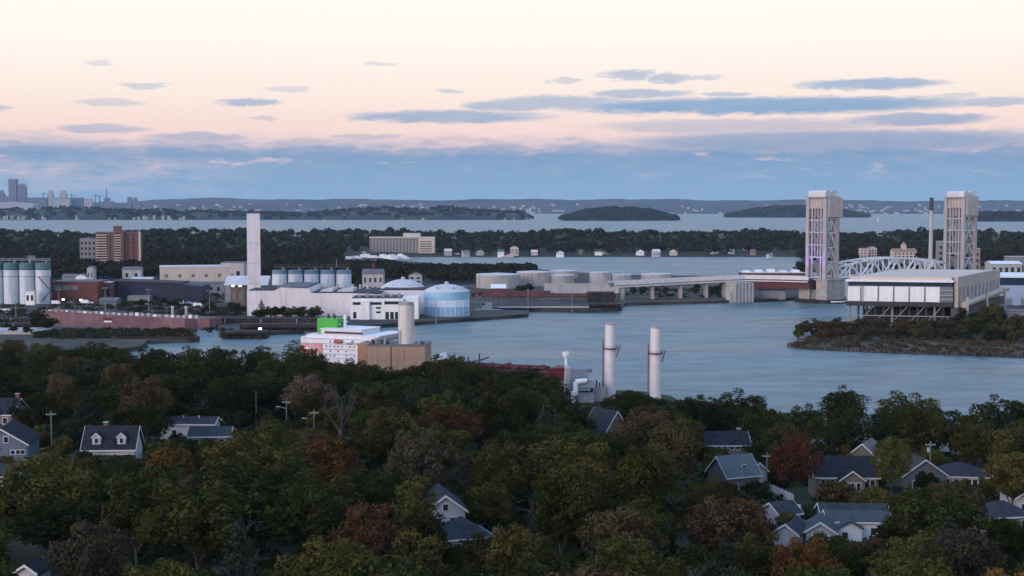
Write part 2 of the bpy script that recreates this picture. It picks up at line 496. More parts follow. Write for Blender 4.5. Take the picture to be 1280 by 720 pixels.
def hill(name, rows, m, nx=120, px0=-500, px1=1780, bump=3.0, seed=1, near=1.0):
    """rows: list of (py at sea level, height function of px); a sheet of real terrain between them"""
    r = random.Random(seed); vs = []; fs = []
    ph = [r.uniform(0, 6.28) for _ in range(8)]
    for (py, hf) in rows:
        for i in range(nx + 1):
            px = px0 + (px1 - px0) * i / nx
            pyy = py(px) if callable(py) else py
            q = at(px, pyy, 0)
            z = hf(px) if callable(hf) else hf
            if z > 0: z += bump * z / 20 * (sin(px / 37 + ph[0]) + sin(px / 17 + ph[1]) * .6 + sin(px / 8 + ph[2]) * .35)
            vs.append((q.x, q.y, z))
    k = nx + 1
    for j in range(len(rows) - 1):
        fs += [(j * k + i, j * k + i + 1, (j + 1) * k + i + 1, (j + 1) * k + i) for i in range(nx)]
    me = MB().add(vs, fs).build(name, m, smooth=True)
    return struct(me)


M_WOODFLOOR = mat('woodland_floor', (0.022, 0.028, 0.014), 0.95, 0.4, 0.02, col2=(0.04, 0.042, 0.025))
# wooded peninsula across the middle distance (front shore, rise, crest, back shore)
PEN_F = lambda px: lerp_tab([(-500, 330), (300, 328), (430, 324), (520, 321.5), (990, 321.5), (1100, 326), (1780, 330)], px)
pen_h = lambda px: lerp_tab([(-500, 20), (0, 16), (120, 10), (150, 15), (420, 15), (520, 12), (600, 11), (760, 13), (1000, 12), (1040, 10), (1280, 14), (1780, 20)], px)
hill('peninsula', [(PEN_F, -1.0), (lambda px: PEN_F(px) - .7, 1.6), (312, lambda px: pen_h(px) * .55), (306, pen_h), (302, pen_h), (299.5, lambda px: pen_h(px) * .5), (298.3, -1.0)], M_WOODFLOOR, seed=3)

M_ISLE = mat('island_woods', (0.022, 0.03, 0.018), 0.95, 0.4, 0.004, col2=(0.05, 0.05, 0.035))


def isle(name, prof, base, depth_rows, seed):
    """prof: [(px, py of the ridge)] from end to end; base: py of the shoreline"""
    x0, x1 = prof[0][0], prof[-1][0]; n = max(24, int((x1 - x0) / 5)); r = random.Random(seed)
    D0 = at(640, base, 0).y; D1 = D0 * (1 + depth_rows)
    vs = []; fs = []
    for j, (u, k) in enumerate(((0, 0), (.06, .35), (.3, .85), (.5, 1), (.75, .6), (1, 0))):
        for i in range(n + 1):
            px = x0 + (x1 - x0) * i / n; D = D0 + (D1 - D0) * u
            Dm = (D0 + D1) / 2
            h = max(0.0, z_at(lerp_tab(prof, px), Dm)) * k
            if 0 < k: h += r.uniform(-1, 1.5) * 2.0 * k
            if i in (0, n) or k == 0: h = -2.0
            q = atd(px, D, h); vs.append(tuple(q))
    w = n + 1
    for j in range(5): fs += [(j * w + i, j * w + i + 1, (j + 1) * w + i + 1, (j + 1) * w + i) for i in range(n)]
    return struct(MB().add(vs, fs).build(name, M_ISLE, smooth=False))


isle('wooded_island', [(-520, 262), (-300, 260), (-60, 264), (30, 262), (100, 260), (160, 263), (235, 264), (300, 266), (360, 267), (385, 267), (410, 264), (450, 262), (480, 260.5), (520, 262),
                       (560, 259.5), (595, 263), (630, 265.5), (655, 265.5), (664, 271)], 275.0, 0.14, 11)
isle('wooded_island', [(700, 274), (716, 269), (735, 264), (760, 261.5), (790, 262), (810, 264), (830, 269), (848, 273.5)], 276.0, 0.10, 12)
isle('wooded_island', [(905, 271), (925, 266), (950, 261), (975, 259), (1000, 258.5), (1030, 260), (1060, 265), (1088, 271)], 272.0, 0.08, 13)
isle('wooded_island', [(1195, 276), (1210, 269), (1240, 267), (1270, 268), (1330, 265), (1450, 268), (1520, 275)], 277.0, 0.08, 14)

M_FARHILL = mat('far_hills', (0.03, 0.04, 0.03), 0.95, 0.5, 0.0012, col2=(0.075, 0.07, 0.06))
far_h = lambda px: lerp_tab([(-500, 120), (0, 108), (150, 125), (190, 150), (270, 168), (330, 160), (420, 158), (520, 150), (640, 155), (760, 160), (880, 148), (1000, 150), (1120, 140), (1200, 138), (1280, 140), (1780, 150)], px)


def far_row(D, k, seed):
    r = random.Random(seed); out = []
    for i in range(241):
        px = -520 + 2320 * i / 240
        h = far_h(px) * k + (r.uniform(-4, 4) + 5 * sin(px / 31 + seed) + 3 * sin(px / 13 + seed * 2)) * (k > 0.05)
        out.append(tuple(atd(px, D, max(h, -2) if k > 0 else -2)))
    return out


rows = [far_row(13800, 0, 1), far_row(13900, .10, 2), far_row(14700, .2, 3), (far_row(15300, .45, 4)), far_row(16000, .8, 5), far_row(16600, 1.0, 6), far_row(17600, .7, 7), far_row(18200, 0, 8)]
vs = [q for r_ in rows for q in r_]; fs = []
for j in range(len(rows) - 1): fs += [(j * 241 + i, j * 241 + i + 1, (j + 1) * 241 + i + 1, (j + 1) * 241 + i) for i in range(240)]
struct(MB().add(vs, fs).build('far_hills', M_FARHILL))

# near wooded slope -----------------------------------------------------
DSH = [(-400, 590), (560, 585), (700, 560), (830, 545), (880, 500), (950, 430), (1700, 430)]


def zt(x, y):
    px = 640 + x / max(y, 150.0) * F
    s = lerp_tab(DSH, px) - y
    if s < 0: return max(-3.0, s * 0.2)
    sh = lerp_tab([(520, 35), (600, 75), (820, 80), (960, 15)], px)
    z = min(s * 0.2, 2.0) + 19.5 * (1 - exp(-max(0, s - sh) / 190.0))
    return z + 0.5 * sin(x / 23.0) * cos(y / 31.0)


xs = np.linspace(-330, 330, 111); ys = np.linspace(-120, 606, 122)
vs = [(float(x), float(y), zt(x, y)) for y in ys for x in xs]
fs = [(j * 111 + i, j * 111 + i + 1, (j + 1) * 111 + i + 1, (j + 1) * 111 + i) for j in range(121) for i in range(110)]
struct(MB().add(vs, fs).build('hillside_ground', M_LAWN, smooth=True))


def zpx(px, D): return zt((px - 640) / F * D, D)


def solveD(px, py, h, lo=112.0, hi=600.0):
    """distance at which something h tall standing on the slope reaches row py"""
    best = None
    n = 400
    for i in range(n + 1):
        D = lo + (hi - lo) * i / n
        e = abs(proj(atd(px, D, zpx(px, D) + h))[1] - py)
        if best is None or e < best[0]: best = (e, D)
    return best[1]
# ------------------------------------------------------------------ building materials
WHITE = mat('white_cladding', (0.66, 0.62, 0.64), 0.6, 0.07, 0.06, streak=0.35)
WHITE2 = mat('white_paint', (0.78, 0.78, 0.79), 0.5, 0.06, 0.1, streak=0.35)
CREAM = mat('cream_stucco', (0.55, 0.47, 0.41), 0.8, 0.08, 0.1, streak=0.4)
BEIGE = mat('beige_panel', (0.47, 0.40, 0.35), 0.7, 0.10, 0.1, streak=0.5)
BRICK = mat('red_brick', (0.13, 0.05, 0.042), 0.85, 0.25, 0.3)
BRICK2 = mat('orange_brick', (0.165, 0.09, 0.07), 0.85, 0.15, 0.2)
BRICK3 = mat('brown_brick', (0.16, 0.075, 0.065), 0.85, 0.15, 0.2)
TANBRICK = mat('tan_brick', (0.36, 0.20, 0.135), 0.85, 0.14, 0.15, streak=0.5)
TANBRICK2 = mat('tan_concrete_panel', (0.34, 0.24, 0.18), 0.85, 0.14, 0.15, streak=0.5)
GREYWALL = mat('grey_wall', (0.22, 0.22, 0.23), 0.8, 0.15, 0.15, streak=0.5)
GREYPALE = mat('pale_grey_panel', (0.42, 0.41, 0.41), 0.75, 0.10, 0.1, streak=0.5)
NAVY = mat('navy_cladding', (0.016, 0.022, 0.045), 0.6, 0.25, 0.1)
NAVY2 = mat('navy_band', (0.012, 0.03, 0.065), 0.5, 0.15, 0.1)
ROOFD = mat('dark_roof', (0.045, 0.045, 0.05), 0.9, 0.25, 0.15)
ROOFG = mat('grey_roof', (0.13, 0.13, 0.14), 0.85, 0.2, 0.15)
ROOFW = mat('pale_roof', (0.55, 0.53, 0.54), 0.8, 0.10, 0.08, streak=0.3)
GLASS = mat('dark_window', (0.025, 0.03, 0.04), 0.15, 0.1, 0.5, spec=0.6)
GLASSG = mat('grey_window', (0.16, 0.17, 0.19), 0.25, 0.1, 0.5, spec=0.6)
STEELD = mat('dark_steel', (0.05, 0.05, 0.055), 0.6, 0.3, 0.3)
STEELG = mat('grey_steel', (0.26, 0.26, 0.28), 0.5, 0.15, 0.3)
RUST = mat('rusty_steel', (0.11, 0.045, 0.04), 0.85, 0.35, 0.2)
TIMBER = mat('dark_timber', (0.018, 0.015, 0.014), 0.9, 0.4, 0.2, col2=(0.045, 0.038, 0.036))
TEAL = mat('teal_paint', (0.08, 0.16, 0.17), 0.6, 0.18, 0.2)
SILO = mat('silo_white', (0.55, 0.60, 0.66), 0.55, 0.07, 0.1, streak=0.45)
SKYBLUE = mat('sky_blue_paint', (0.27, 0.47, 0.63), 0.55, 0.08, 0.1)
BRIDGEW = mat('bridge_paint', (0.36, 0.335, 0.335), 0.6, 0.08, 0.1, streak=0.6)
BRIDGEW2 = mat('bridge_white', (0.56, 0.54, 0.56), 0.55, 0.06, 0.1, streak=0.4)
BRIDGER = mat('bridge_red', (0.10, 0.032, 0.034), 0.7, 0.2, 0.1)
PINK = mat('faded_red_hull', (0.17, 0.082, 0.09), 0.8, 0.14, 0.10, col2=(0.235, 0.135, 0.145), streak=0.7)
PINKD = mat('dull_red_hull', (0.085, 0.045, 0.06), 0.8, 0.2, 0.1)
SHIPRED = mat('ship_red', (0.10, 0.010, 0.018), 0.6, 0.2, 0.15)
SHIPW = mat('ship_white', (0.74, 0.73, 0.77), 0.5, 0.05, 0.2, streak=0.3)
FGREEN = mat('funnel_green', (0.055, 0.36, 0.045), 0.5, 0.08, 0.2)
ORANGE = mat('lifeboat_red', (0.45, 0.10, 0.075), 0.5, 0.15, 0.4)
ROSE = mat('rosy_paint', (0.60, 0.28, 0.27), 0.7, 0.25, 0.4)


def dist_of(px, py, z): return at(px, py, z)


def block(name, label, cat, px0, px1, pyb, pyt, depth, wall=WHITE, roof=ROOFG, z0=2.2, rot=0.0, rows=0, cols=0, wm=GLASS, wfrac=(.5, .5), group=None,
          top='flat', faces=('-y',), parapet=0.5, D=None, lo=0.12, hi=0.92):
    """flat or gabled building from its silhouette in the photo; front wall at the distance of its base row"""
    q = at((px0 + px1) / 2, pyb, z0)
    if D: q = atd((px0 + px1) / 2, D, z0)
    w = (px1 - px0) * q.y / F / max(cos(rot), .5)
    H = z_at(pyt, q.y + depth * .2) - z0
    r = thing(name, label, cat, (q.x, q.y + depth / 2 * cos(rot), z0), rot, group)
    hw = w / 2; hd = depth / 2
    if top == 'flat':
        MB().box(-hw, hw, -hd, hd, -1.0, H).build('wall', wall, r)
        MB().box(-hw - .25, hw + .25, -hd - .25, hd + .25, H + .003, H + parapet).build('roof', roof, r)
    else:
        rise = min(hd, hw) * 0.45 if top != 'low' else min(hd, hw) * .22
        ax = 'x' if top in ('gx', 'low') else 'y'
        a, b = (hd, hw) if ax == 'x' else (hw, hd)
        he = H - rise
        MB().extr([(-a, -1), (a, -1), (a, he), (0, H), (-a, he)], ax, -b, b).build('wall', wall, r)
        o = 0.5; k = rise / a
        MB().extr([(-a - o, he - o * k + .02), (0, H + .02), (a + o, he - o * k + .02), (a + o, he - o * k + .4), (0, H + .45), (-a - o, he - o * k + .4)], ax, -b - o, b + o).build('roof', roof, r)
        H = he
    for f in faces:
        ww = w if f in ('-y', '+y') else depth
        for j in range(rows):
            for i in range(cols):
                u = -ww / 2 + ww * (i + .5) / cols
                cz = H * (lo + (hi - lo) * (j + .5) / rows); hh = H * (hi - lo) / rows * wfrac[1]
                x, y = {'-y': (u, -hd), '-x': (-hw, u), '+x': (hw, u)}[f]
                plate(r, 'window', x, y, cz - hh / 2, ww / cols * wfrac[0], hh, wm, f)
    r['hh'] = H; r['ww'] = w
    return r


# ------------------------------------------------------------------ Boston-like skyline, far left
SKB = mat('tower_grey', (0.10, 0.11, 0.14), 0.5, 0.12, 0.01)
SKB2 = mat('tower_pale', (0.30, 0.29, 0.31), 0.6, 0.12, 0.01)


def tower(label, px0, px1, pyt, D=13000, m=SKB, kind='box', name='skyscraper', dep=40, seg=False):
    a, b = atd(px0, D, 0), atd(px1, D, 0); w = b.x - a.x; H = z_at(pyt, D)
    r = thing(name, label, 'building', ((a.x + b.x) / 2, D, 0), 0, 'distant city skyline')
    if kind == 'round':
        pts = [(-w / 2, -2)] + [(-w / 2 * cos(i * pi / 12), H - w * .75 + w * .75 * sin(i * pi / 12)) for i in range(13)] + [(w / 2, -2)]
        MB().extr(pts, 'y', -dep / 2, dep / 2).build('wall', m, r)
    elif kind == 'step':
        MB().box(-w / 2, w / 2, -dep / 2, dep / 2, -2, H * .88).build('wall', m, r)
        MB().box(-w * .36, w * .36, -dep * .36, dep * .36, H * .88 + .01, H).build('crown_storey', m, r)
    else:
        MB().box(-w / 2, w / 2, -dep / 2, dep / 2, -2, H - 4).build('wall', m, r)
        MB().box(-w / 2 - 1, w / 2 + 1, -dep / 2 - 1, dep / 2 + 1, H - 4 + .01, H).build('roof', SKB, r)
    return r


tower('tall flat-topped glass skyscraper, highest of the distant skyline', 12.6, 22.3, 224, kind='box', dep=55)
tower('round-topped skyscraper just right of the tallest skyline tower', 23.6, 33.6, 229.5, kind='round', dep=50)
tower('dark block at the far left end of the distant skyline', -6, 6.2, 238, kind='step')
tower('low slab between the far left block and the tallest skyscraper', 6.4, 12.2, 245.5)
tower('stepped apartment tower standing alone right of the two skyscrapers', 60.5, 67, 238, kind='step', m=SKB2)
tower('pale wide tower with stepped top in the distant skyline', 75, 84, 238, kind='step', m=SKB2)
tower('long low hall between the skyscrapers and the stepped tower', 35, 60, 247, m=SKB, kind='box', dep=70, name='city_block')
tower('pale low block left of the wide stepped tower', 67.5, 74.6, 247.5, m=SKB2, name='city_block')
tower('broad pale block in front of the wide stepped tower', 74, 88, 247.6, D=12900, m=SKB2, name='city_block')
tower('dark low block right of the wide stepped tower', 88.3, 95, 247, m=SKB, name='city_block')
tower('grey low block in the middle of the skyline gap', 95.3, 105, 247, m=SKB, name='city_block')
tower('whitish low block left of the distant power station', 106, 116, 248.5, m=SKB2, name='city_block')
tower('small twin block on the right edge of the skyline', 160, 165, 246.5, m=SKB, name='city_block')
tower('second small block on the right edge of the skyline, next to the hills', 167, 172, 247, m=SKB, kind='step', name='city_block')
q = atd(134, 13000, 0)
r = thing('power_station', 'distant power station with one tall chimney on the skyline', 'power station', q, 0)
MB().box(-55, 60, -30, 30, -2, 118).build('boiler_house', SKB, r)
MB().box(-20, 25, -25, 25, 118.01, 150).build('upper_block', SKB, r)
MB().cyl(0, -8, 150, z_at(236, 13000), 7, 5, 10).build('chimney', SKB, r)
for i, (px, h) in enumerate([(54.5, 240.5), (90, 242.5), (119.5, 243), (124.5, 244.5)]):
    q = atd(px, 13100, 0); H = z_at(h, 13100)
    r = thing('tower_crane', ['thin tower crane left of the stepped skyline tower', 'thin tower crane right of the wide pale skyline tower',
                              'taller of two tower cranes left of the distant power station', 'shorter of two tower cranes left of the distant power station'][i], 'crane', q, 0.4 * i, 'tower cranes on the skyline')
    MB().box(-3, 3, -3, 3, 0, H).build('mast', SKB, r); MB().box(-14, 45, -2.5, 2.5, H - 14, H - 9).build('jib', SKB, r)
q = atd(14, 12600, 0)
r = thing('stadium_roof', 'long pale curved roof in front of the skyscrapers', 'hall', q, 0)
MB().extr([(-220, 0), (220, 0), (220, 90), (120, 102), (0, 106), (-120, 102), (-220, 90)], 'y', -60, 60).build('wall', SKB2, r)
MB().extr([(-228, 90.5), (-120, 102.5), (0, 106.5), (120, 102.5), (228, 90.5), (228, 95), (0, 112), (-228, 95)], 'y', -64, 64).build('roof', ROOFW, r)

# settlement on the far coast and on the islands: countless pale specks of houses, each a real box
def specks(name, items, m):
    b = MB()
    for (q, w, d, h) in items: b.box(q.x - w / 2, q.x + w / 2, q.y - d / 2, q.y + d / 2, q.z - 20, q.z + h)
    o = b.build(name, m); o['kind'] = 'stuff'; return o


r_ = random.Random(21); it = []
for (x0, x1, n, y0, y1) in [(150, 330, 46, 252.5, 259), (330, 480, 18, 256, 261), (480, 700, 85, 252, 260), (700, 960, 22, 255.5, 261), (1045, 1280, 34, 254, 259.5), (960, 1160, 16, 256, 261), (0, 150, 40, 254, 259)]:
    for _ in range(n):
        px = r_.uniform(x0, x1); D = r_.uniform(13300, 15600)
        kf = lerp_tab([(13800, 0), (13900, .10), (14700, .2), (15300, .45), (16000, .8)], D)
        it.append((atd(px, D - 60, max(2, far_h(px) * kf)), r_.uniform(12, 42) * (2 if r_.random() < .12 else 1), 30, r_.uniform(9, 20)))
specks('far_town', it, mat('far_town_wall', (0.36, 0.34, 0.33), 0.8, 0.1, 0.01))
it = []
for (x0, x1, n) in [(-60, 235, 34), (640, 664, 3), (735, 800, 2), (400, 640, 4)]:
    for _ in range(n):
        px = r_.uniform(x0, x1); D = r_.uniform(7080, 7300)
        it.append((atd(px, D, r_.uniform(8, 22) if x0 < 200 else 6), r_.uniform(7, 15), 10, r_.uniform(3, 7)))
specks('island_village', it, mat('village_wall', (0.30, 0.30, 0.31), 0.8, 0.1, 0.01))

# tiny sailing boat out in the bay
q = at(1097, 276, 0)
r = thing('sailing_boat', 'tiny white sailing boat out in the bay between the bridge towers', 'sailing boat', q, 0.3)
MB().prism([(-7, -1.6), (5, -1.9), (9, 0), (5, 1.9), (-7, 1.6)], -.3, 1.6).build('hull', WHITE2, r)
MB().cyl(1, 0, 1.6, 23, .2, .1, 6).build('mast', STEELG, r)
MB().extr([(-6.5, 2.8), (.8, 2.8), (.8, 22)], 'y', -.12, .12).build('sail', WHITE2, r)
MB().extr([(1.3, 2.4), (8, 2.2), (1.3, 19)], 'y', -.12, .12).build('jib', WHITE2, r)
q = at(1115, 274.5, 0)
r = thing('sailing_boat', 'dark sailing boat with furled sails right of the tiny white one', 'sailing boat', q, 0.3)
MB().prism([(-7, -1.6), (5, -1.9), (9, 0), (5, 1.9), (-7, 1.6)], -.3, 1.8).build('hull', STEELD, r)
MB().cyl(1, 0, 1.8, 18, .5, .25, 6).build('mast', STEELD, r)

# ------------------------------------------------------------------ lift bridge
TH = radians(38)
U_ = Vector((cos(TH), sin(TH), 0)); V_ = Vector((-sin(TH), cos(TH), 0))
T1 = atd(1027, 1072, 0); T2 = atd(1199, 1156, 0)


def lift_tower(c, label, side, zb, zt_, hu=8.6):
    """side=+1: machinery box on the +u side.  Local x = road direction, y = across."""
    r = thing('lift_tower', label, 'bridge tower', (c.x, c.y, 0), TH, 'lift bridge towers')
    hv = 8.2
    H = zt_
    # the four corner legs with the plated portal strips between them
    for sx in (-1, 1):
        for sy in (-1, 1):
            MB().box(sx * hu - 1.3, sx * hu + 1.3, sy * hv - 1.5, sy * hv + 1.5, zb, H - 6).build('column', BRIDGEW, r)
        for yy, ww in ((-4.2, .6), (-1.4, .4), (1.4, .4), (4.2, .6)):
            z_lo = zb + (16 if abs(yy) < 4 else 0)
            MB().box(sx * hu - .55, sx * hu + .55, yy - ww, yy + ww, z_lo, H - 6).build('portal_strip', BRIDGEW, r)
        for k in range(5):
            z = zb + 16 + k * (H - 24 - zb) / 4.6
            MB().box(sx * hu - .9, sx * hu + .9, -hv + 1.51, hv - 1.51, z, z + 1.1).build('portal_beam', BRIDGEW, r)
            MB().bar((sx * hu * .9, -hv + 1, z - 10), (sx * hu * .9, hv - 1, z), .5).build('portal_brace', STEELG, r)
    # lattice of the two side faces
    n = 4; z0 = zb + 2; z1 = H - 21
    for sy in (-1, 1):
        for k in range(n):
            a = z0 + (z1 - z0) * k / n; b = z0 + (z1 - z0) * (k + 1) / n
            yb = sy * hv
            b1 = MB()
            b1.bar((-hu + 1, yb, a), (0, yb, b), .75); b1.bar((hu - 1, yb, a), (0, yb, b), .75)
            b1.build('brace', BRIDGEW2, r)
            MB().bar((-hu + 1, yb, b), (hu - 1, yb, b), .9).build('strut', BRIDGEW2, r)
            MB().bar((-hu * .55, yb, (a + b) / 2 + 1), (hu * .55, yb, (a + b) / 2 + 1), .5).build('strut', BRIDGEW2, r)
    # machinery house at the top of the inner side and the sheave hoods above
    bx0, bx1 = (-hu + 1.4, hu + 4.4) if side > 0 else (-hu + 1.4, hu + 1.5)
    m = MB().box(bx0, bx1, -hv - 2.2, hv + 2.2, H - 20, H - 5.5).build('counterweight_box', BEIGE, r)
    for k in range(6):
        xx = bx0 + (bx1 - bx0) * (k + .5) / 6
        MB().box(xx - .22, xx + .22, -hv - 2.4, -hv - 2.19, H - 19.5, H - 6).build('rib', BRIDGEW, m)
    MB().box(-hu - 2, hu + 2, -hv - 1.6, hv + 1.6, H - 5.49, H - 4.4).build('top_platform', BRIDGEW, r)
    for sx in (-1, 1):
        pts = [(sx * hu * .56 - 3.4, H - 4.39), (sx * hu * .56 + 3.4, H - 4.39), (sx * hu * .56 + 3.4, H - 1.6), (sx * hu * .56 + 2.2, H), (sx * hu * .56 - 2.2, H), (sx * hu * .56 - 3.4, H - 1.6)]
        MB().extr(pts, 'y', -hv, hv).build('sheave_hood', BRIDGEW2, r)
    MB().box(-hu, -hu + .08, -hv + 1.6, hv - 1.6, H - 14, H - 6.2).build('portal_plate', BEIGE, r)
    return r


lift_tower(T1, 'left bridge lift tower, standing in open water with violet lights at its foot', 1, 18.0, 85.0, 6.6)
lift_tower(T2, 'right bridge lift tower, rising behind the long building on stilts', -1, 18.0, 85.5, 7.8)

# piers and fender
for c, lab in ((T1, 'pale concrete pier under the left bridge tower, ringed by a fender'), (T2, 'concrete pier under the right bridge tower behind the stilted building')):
    r = thing('bridge_pier', lab, 'pier', (c.x, c.y, 0), TH, 'lift bridge piers')
    b = MB().box(-10.5, 10.5, -13.5, -3.2, -2, 17.2).box(-10.5, 10.5, 3.2, 13.5, -2, 17.2)
    b.build('shaft', M_CONC, r)
    MB().box(-8, 8, -3.19, 3.19, -2, 10).build('web_wall', GREYWALL, r)
    MB().box(-11.2, 11.2, -14.2, 14.2, 17.21, 18.0).build('cap', M_CONC, r)
r = thing('pier_fender', 'long dark timber fender with a pale stripe round the left bridge pier', 'fender', (T1.x, T1.y, 0), TH - radians(4))
pts = []
for i in range(24):
    a = 2 * pi * i / 24
    pts.append((17 * cos(a) + (0), (20 if sin(a) < 0 else 24) * sin(a)))
MB().prism(pts, -1, 2.6).build('timber_ring', TIMBER, r)
MB().prism([(x * 1.012, y * 1.012) for x, y in pts[16:23]] + [(x * 1.004, y * 1.004) for x, y in pts[22:15:-1]], 1.0, 2.0).build('pale_board', WHITE2, r)
MB().box(10, 44, -19.5, -16.5, -1, 2.4).build('guide_wall', TIMBER, r)
MB().box(10, 44, 16.5, 19.5, -1, 2.4).build('guide_wall', TIMBER, r)

# violet lamps at the foot of the left tower (lit in the photo)
VIO = mat('violet_lamp', (0.3, 0.25, 0.9), 0.4, 0.02, emit=((0.30, 0.22, 1.0), 8.0))
for i, yy in enumerate((-5.5, -2.6, 0.4, 3.4, 6.2)):
    pos = T1 + U_ * (-10.6) + V_ * yy + Vector((0, 0, 18.4))
    f = thing('flood_lamp', ['violet flood lamp lighting the foot of the left bridge tower, rightmost', 'second violet flood lamp from the right on the left tower pier',
                             'middle violet flood lamp on the left tower pier', 'second violet flood lamp from the left on the left tower pier', 'leftmost violet flood lamp on the left tower pier'][i], 'lamp', pos, TH, 'violet flood lamps')
    MB().box(-.35, .35, -.5, .5, 0, .5).build('housing', STEELD, f)
    MB().box(-.3, .3, -.42, .42, .501, .58).build('lens', VIO, f)
    l = bpy.data.lights.new('violet_light', 'SPOT'); l.energy = 9000; l.color = (0.32, 0.20, 1.0); l.spot_size = radians(100); l.shadow_soft_size = 0.4
    lo = bpy.data.objects.new('violet_light', l); COL.objects.link(lo); lo.parent = f; lo.location = (-1.2, 0, .9)
    lo.rotation_euler = (pi, radians(-22), 0)

# the lift span: two arched trusses with a deck
A0 = T1 + U_ * 10.2; A1 = T2 - U_ * 10.2
LS = (A1 - A0).length
SPANW = mat('span_white', (0.76, 0.74, 0.76), 0.55, 0.06, 0.1, streak=.25)
r = thing('lift_span', 'white arched truss span between the two lift towers', 'bridge span', (A0.x, A0.y, 18.2), TH)
npan = 10; zt_f = lambda s: 8.6 + 5.4 * (1 - (2 * s - 1) ** 2)
for y in (-7.4, 7.4):
    bc = MB().box(0, LS, y - .55, y + .55, 0, 1.3); bc.build('bottom_chord', SPANW, r)
    tcm = MB()
    for k in range(npan):
        tcm.bar((LS * k / npan, y, zt_f(k / npan)), (LS * (k + 1) / npan, y, zt_f((k + 1) / npan)), 1.15)
    tcm.build('top_chord', SPANW, r)
    for k in range(npan + 1):
        MB().box(LS * k / npan - .38, LS * k / npan + .38, y - .4, y + .4, 1.3, zt_f(k / npan)).build('vertical', SPANW, r)
    for k in range(npan):
        x0, x1 = LS * k / npan, LS * (k + 1) / npan
        p_, q_ = ((x0, y, 1), (x1, y, zt_f((k + 1) / npan))) if k % 2 == 0 else ((x0, y, zt_f(k / npan)), (x1, y, 1))
        MB().bar(p_, q_, .95).build('diagonal', SPANW, r)
for k in range(npan + 1):
    z = zt_f(k / npan)
    MB().box(LS * k / npan - .35, LS * k / npan + .35, -6.9, 6.9, z - .5, z + .3).build('cross_beam', SPANW, r)
MB().box(-1, LS + 1, -6.8, 6.8, -.6, .5).build('deck', GREYWALL, r)

# approach viaduct to the left: pale parapets over a dark red girder, concrete piers
ap = [(T1 - U_ * 9.5).xy] + [atd(px, D, 0).xy for px, D in ((985, 1082), (930, 1100), (860, 1090), (800, 1076), (764, 1068))]
az = [18.6, 18.4, 18.0, 16.6, 15.4, 14.8]
r = thing('bridge_approach', 'low viaduct with pale parapets leading left from the lift tower over the quay', 'viaduct', (0, 0, 0))


def strip(name, off0, off1, z0, z1, m, i0=0, i1=None):
    i1 = len(ap) - 1 if i1 is None else i1
    b = MB(); vs = []
    for i in range(i0, i1 + 1):
        a = ap[max(i - 1, 0)]; c = ap[min(i + 1, len(ap) - 1)]
        d = (c - a).normalized(); n = Vector((-d.y, d.x))
        p0 = ap[i] + n * off0; p1 = ap[i] + n * off1
        vs += [(p0.x, p0.y, az[i] + z0), (p1.x, p1.y, az[i] + z0), (p1.x, p1.y, az[i] + z1), (p0.x, p0.y, az[i] + z1)]
    k = i1 - i0
    fs = [(0, 1, 2, 3), (4 * k + 3, 4 * k + 2, 4 * k + 1, 4 * k)]
    for i in range(k):
        for j in range(4): fs.append((4 * i + j, 4 * (i + 1) + j, 4 * (i + 1) + (j + 1) % 4, 4 * i + (j + 1) % 4))
    b.add(vs, fs); return b.build(name, m, r)


strip('deck', -6.5, 6.5, -1.2, 0, ROOFG)
strip('parapet', -7.2, -6.51, -1.4, 1.2, BRIDGEW2); strip('parapet', 6.51, 7.2, -1.4, 1.2, BRIDGEW2)
strip('girder', 4.5, 6.0, -7.6, -1.41, BRIDGER, 0, 2); strip('girder', -6.0, -4.5, -7.6, -1.41, BRIDGER, 0, 2)
strip('girder', 4.5, 6.0, -3.4, -1.41, GREYPALE, 2); strip('girder', -6.0, -4.5, -3.4, -1.41, GREYPALE, 2)
strip('pipe', 8.2, 9.0, -3.0, -2.2, BRIDGEW2)
for px, D in ((905, 1097), (882, 1093), (850, 1088), (815, 1079), (778, 1070)):
    q = atd(px, D, 0)
    zz = lerp_tab([(764, 14.8), (800, 15.4), (860, 16.6), (930, 18)], px)
    MB().box(q.x - 1.2, q.x + 1.2, q.y - 5, q.y + 5, 1, zz - 3.42).build('pier', M_CONC, r)
# big concrete bascule pier under the approach
q = at(926, 375, 2.2)
r = thing('approach_pier', 'squat concrete pier block with vertical ribs under the approach viaduct', 'pier', (q.x, q.y + 6, 2.2), radians(24))
MB().box(-8.5, 8.5, -6, 6, -2, 13).build('shaft', M_CONC, r)
for k in range(6): MB().box(-8.2 + k * 3.1, -7.2 + k * 3.1, -6.7, -6.002, -2, 13).build('rib', GREYPALE, r)
for k in range(4): MB().box(8.502, 9.2, -5.5 + k * 3.1, -4.3 + k * 3.1, -2, 13).build('rib', GREYPALE, r)
MB().box(-12, -8.52, -5, 0, -2, 6).build('side_block', GREYPALE, r)
block('control_hut', 'dark low hut behind the concrete approach pier', 'hut', 950, 982, 373, 363, 10, GREYWALL, ROOFD)
r = block('depot_building', 'long dark red depot with white roof clutter behind the approach viaduct', 'warehouse', 929, 1006, 352, 341, 26, BRIDGER, ROOFW, z0=2.2, D=1210)
for i in range(5):
    x = r['ww'] * (-.42 + .2 * i); MB().box(x - 2.5, x + 2.5, -9, 4, r['hh'] + .51, r['hh'] + 1.8 + (i % 3) * .6).build('roof_unit', WHITE2, r)

# ------------------------------------------------------------------ building on stilts (right)
FL, FR = atd(1057.5, 842, 0), atd(1190, 828, 0)
dv = atd(1243, 935, 0) - FR
BR, BL = FR + dv, FL + dv
c0 = (FL + FR) / 2
loc = lambda p: (p.x - c0.x, p.y - c0.y)
r = thing('stilted_building', 'large pale flat-roofed building raised on a forest of steel legs', 'industrial building', (c0.x, c0.y, 1.6))
P4 = [loc(FL), loc(FR), loc(BR), loc(BL)]


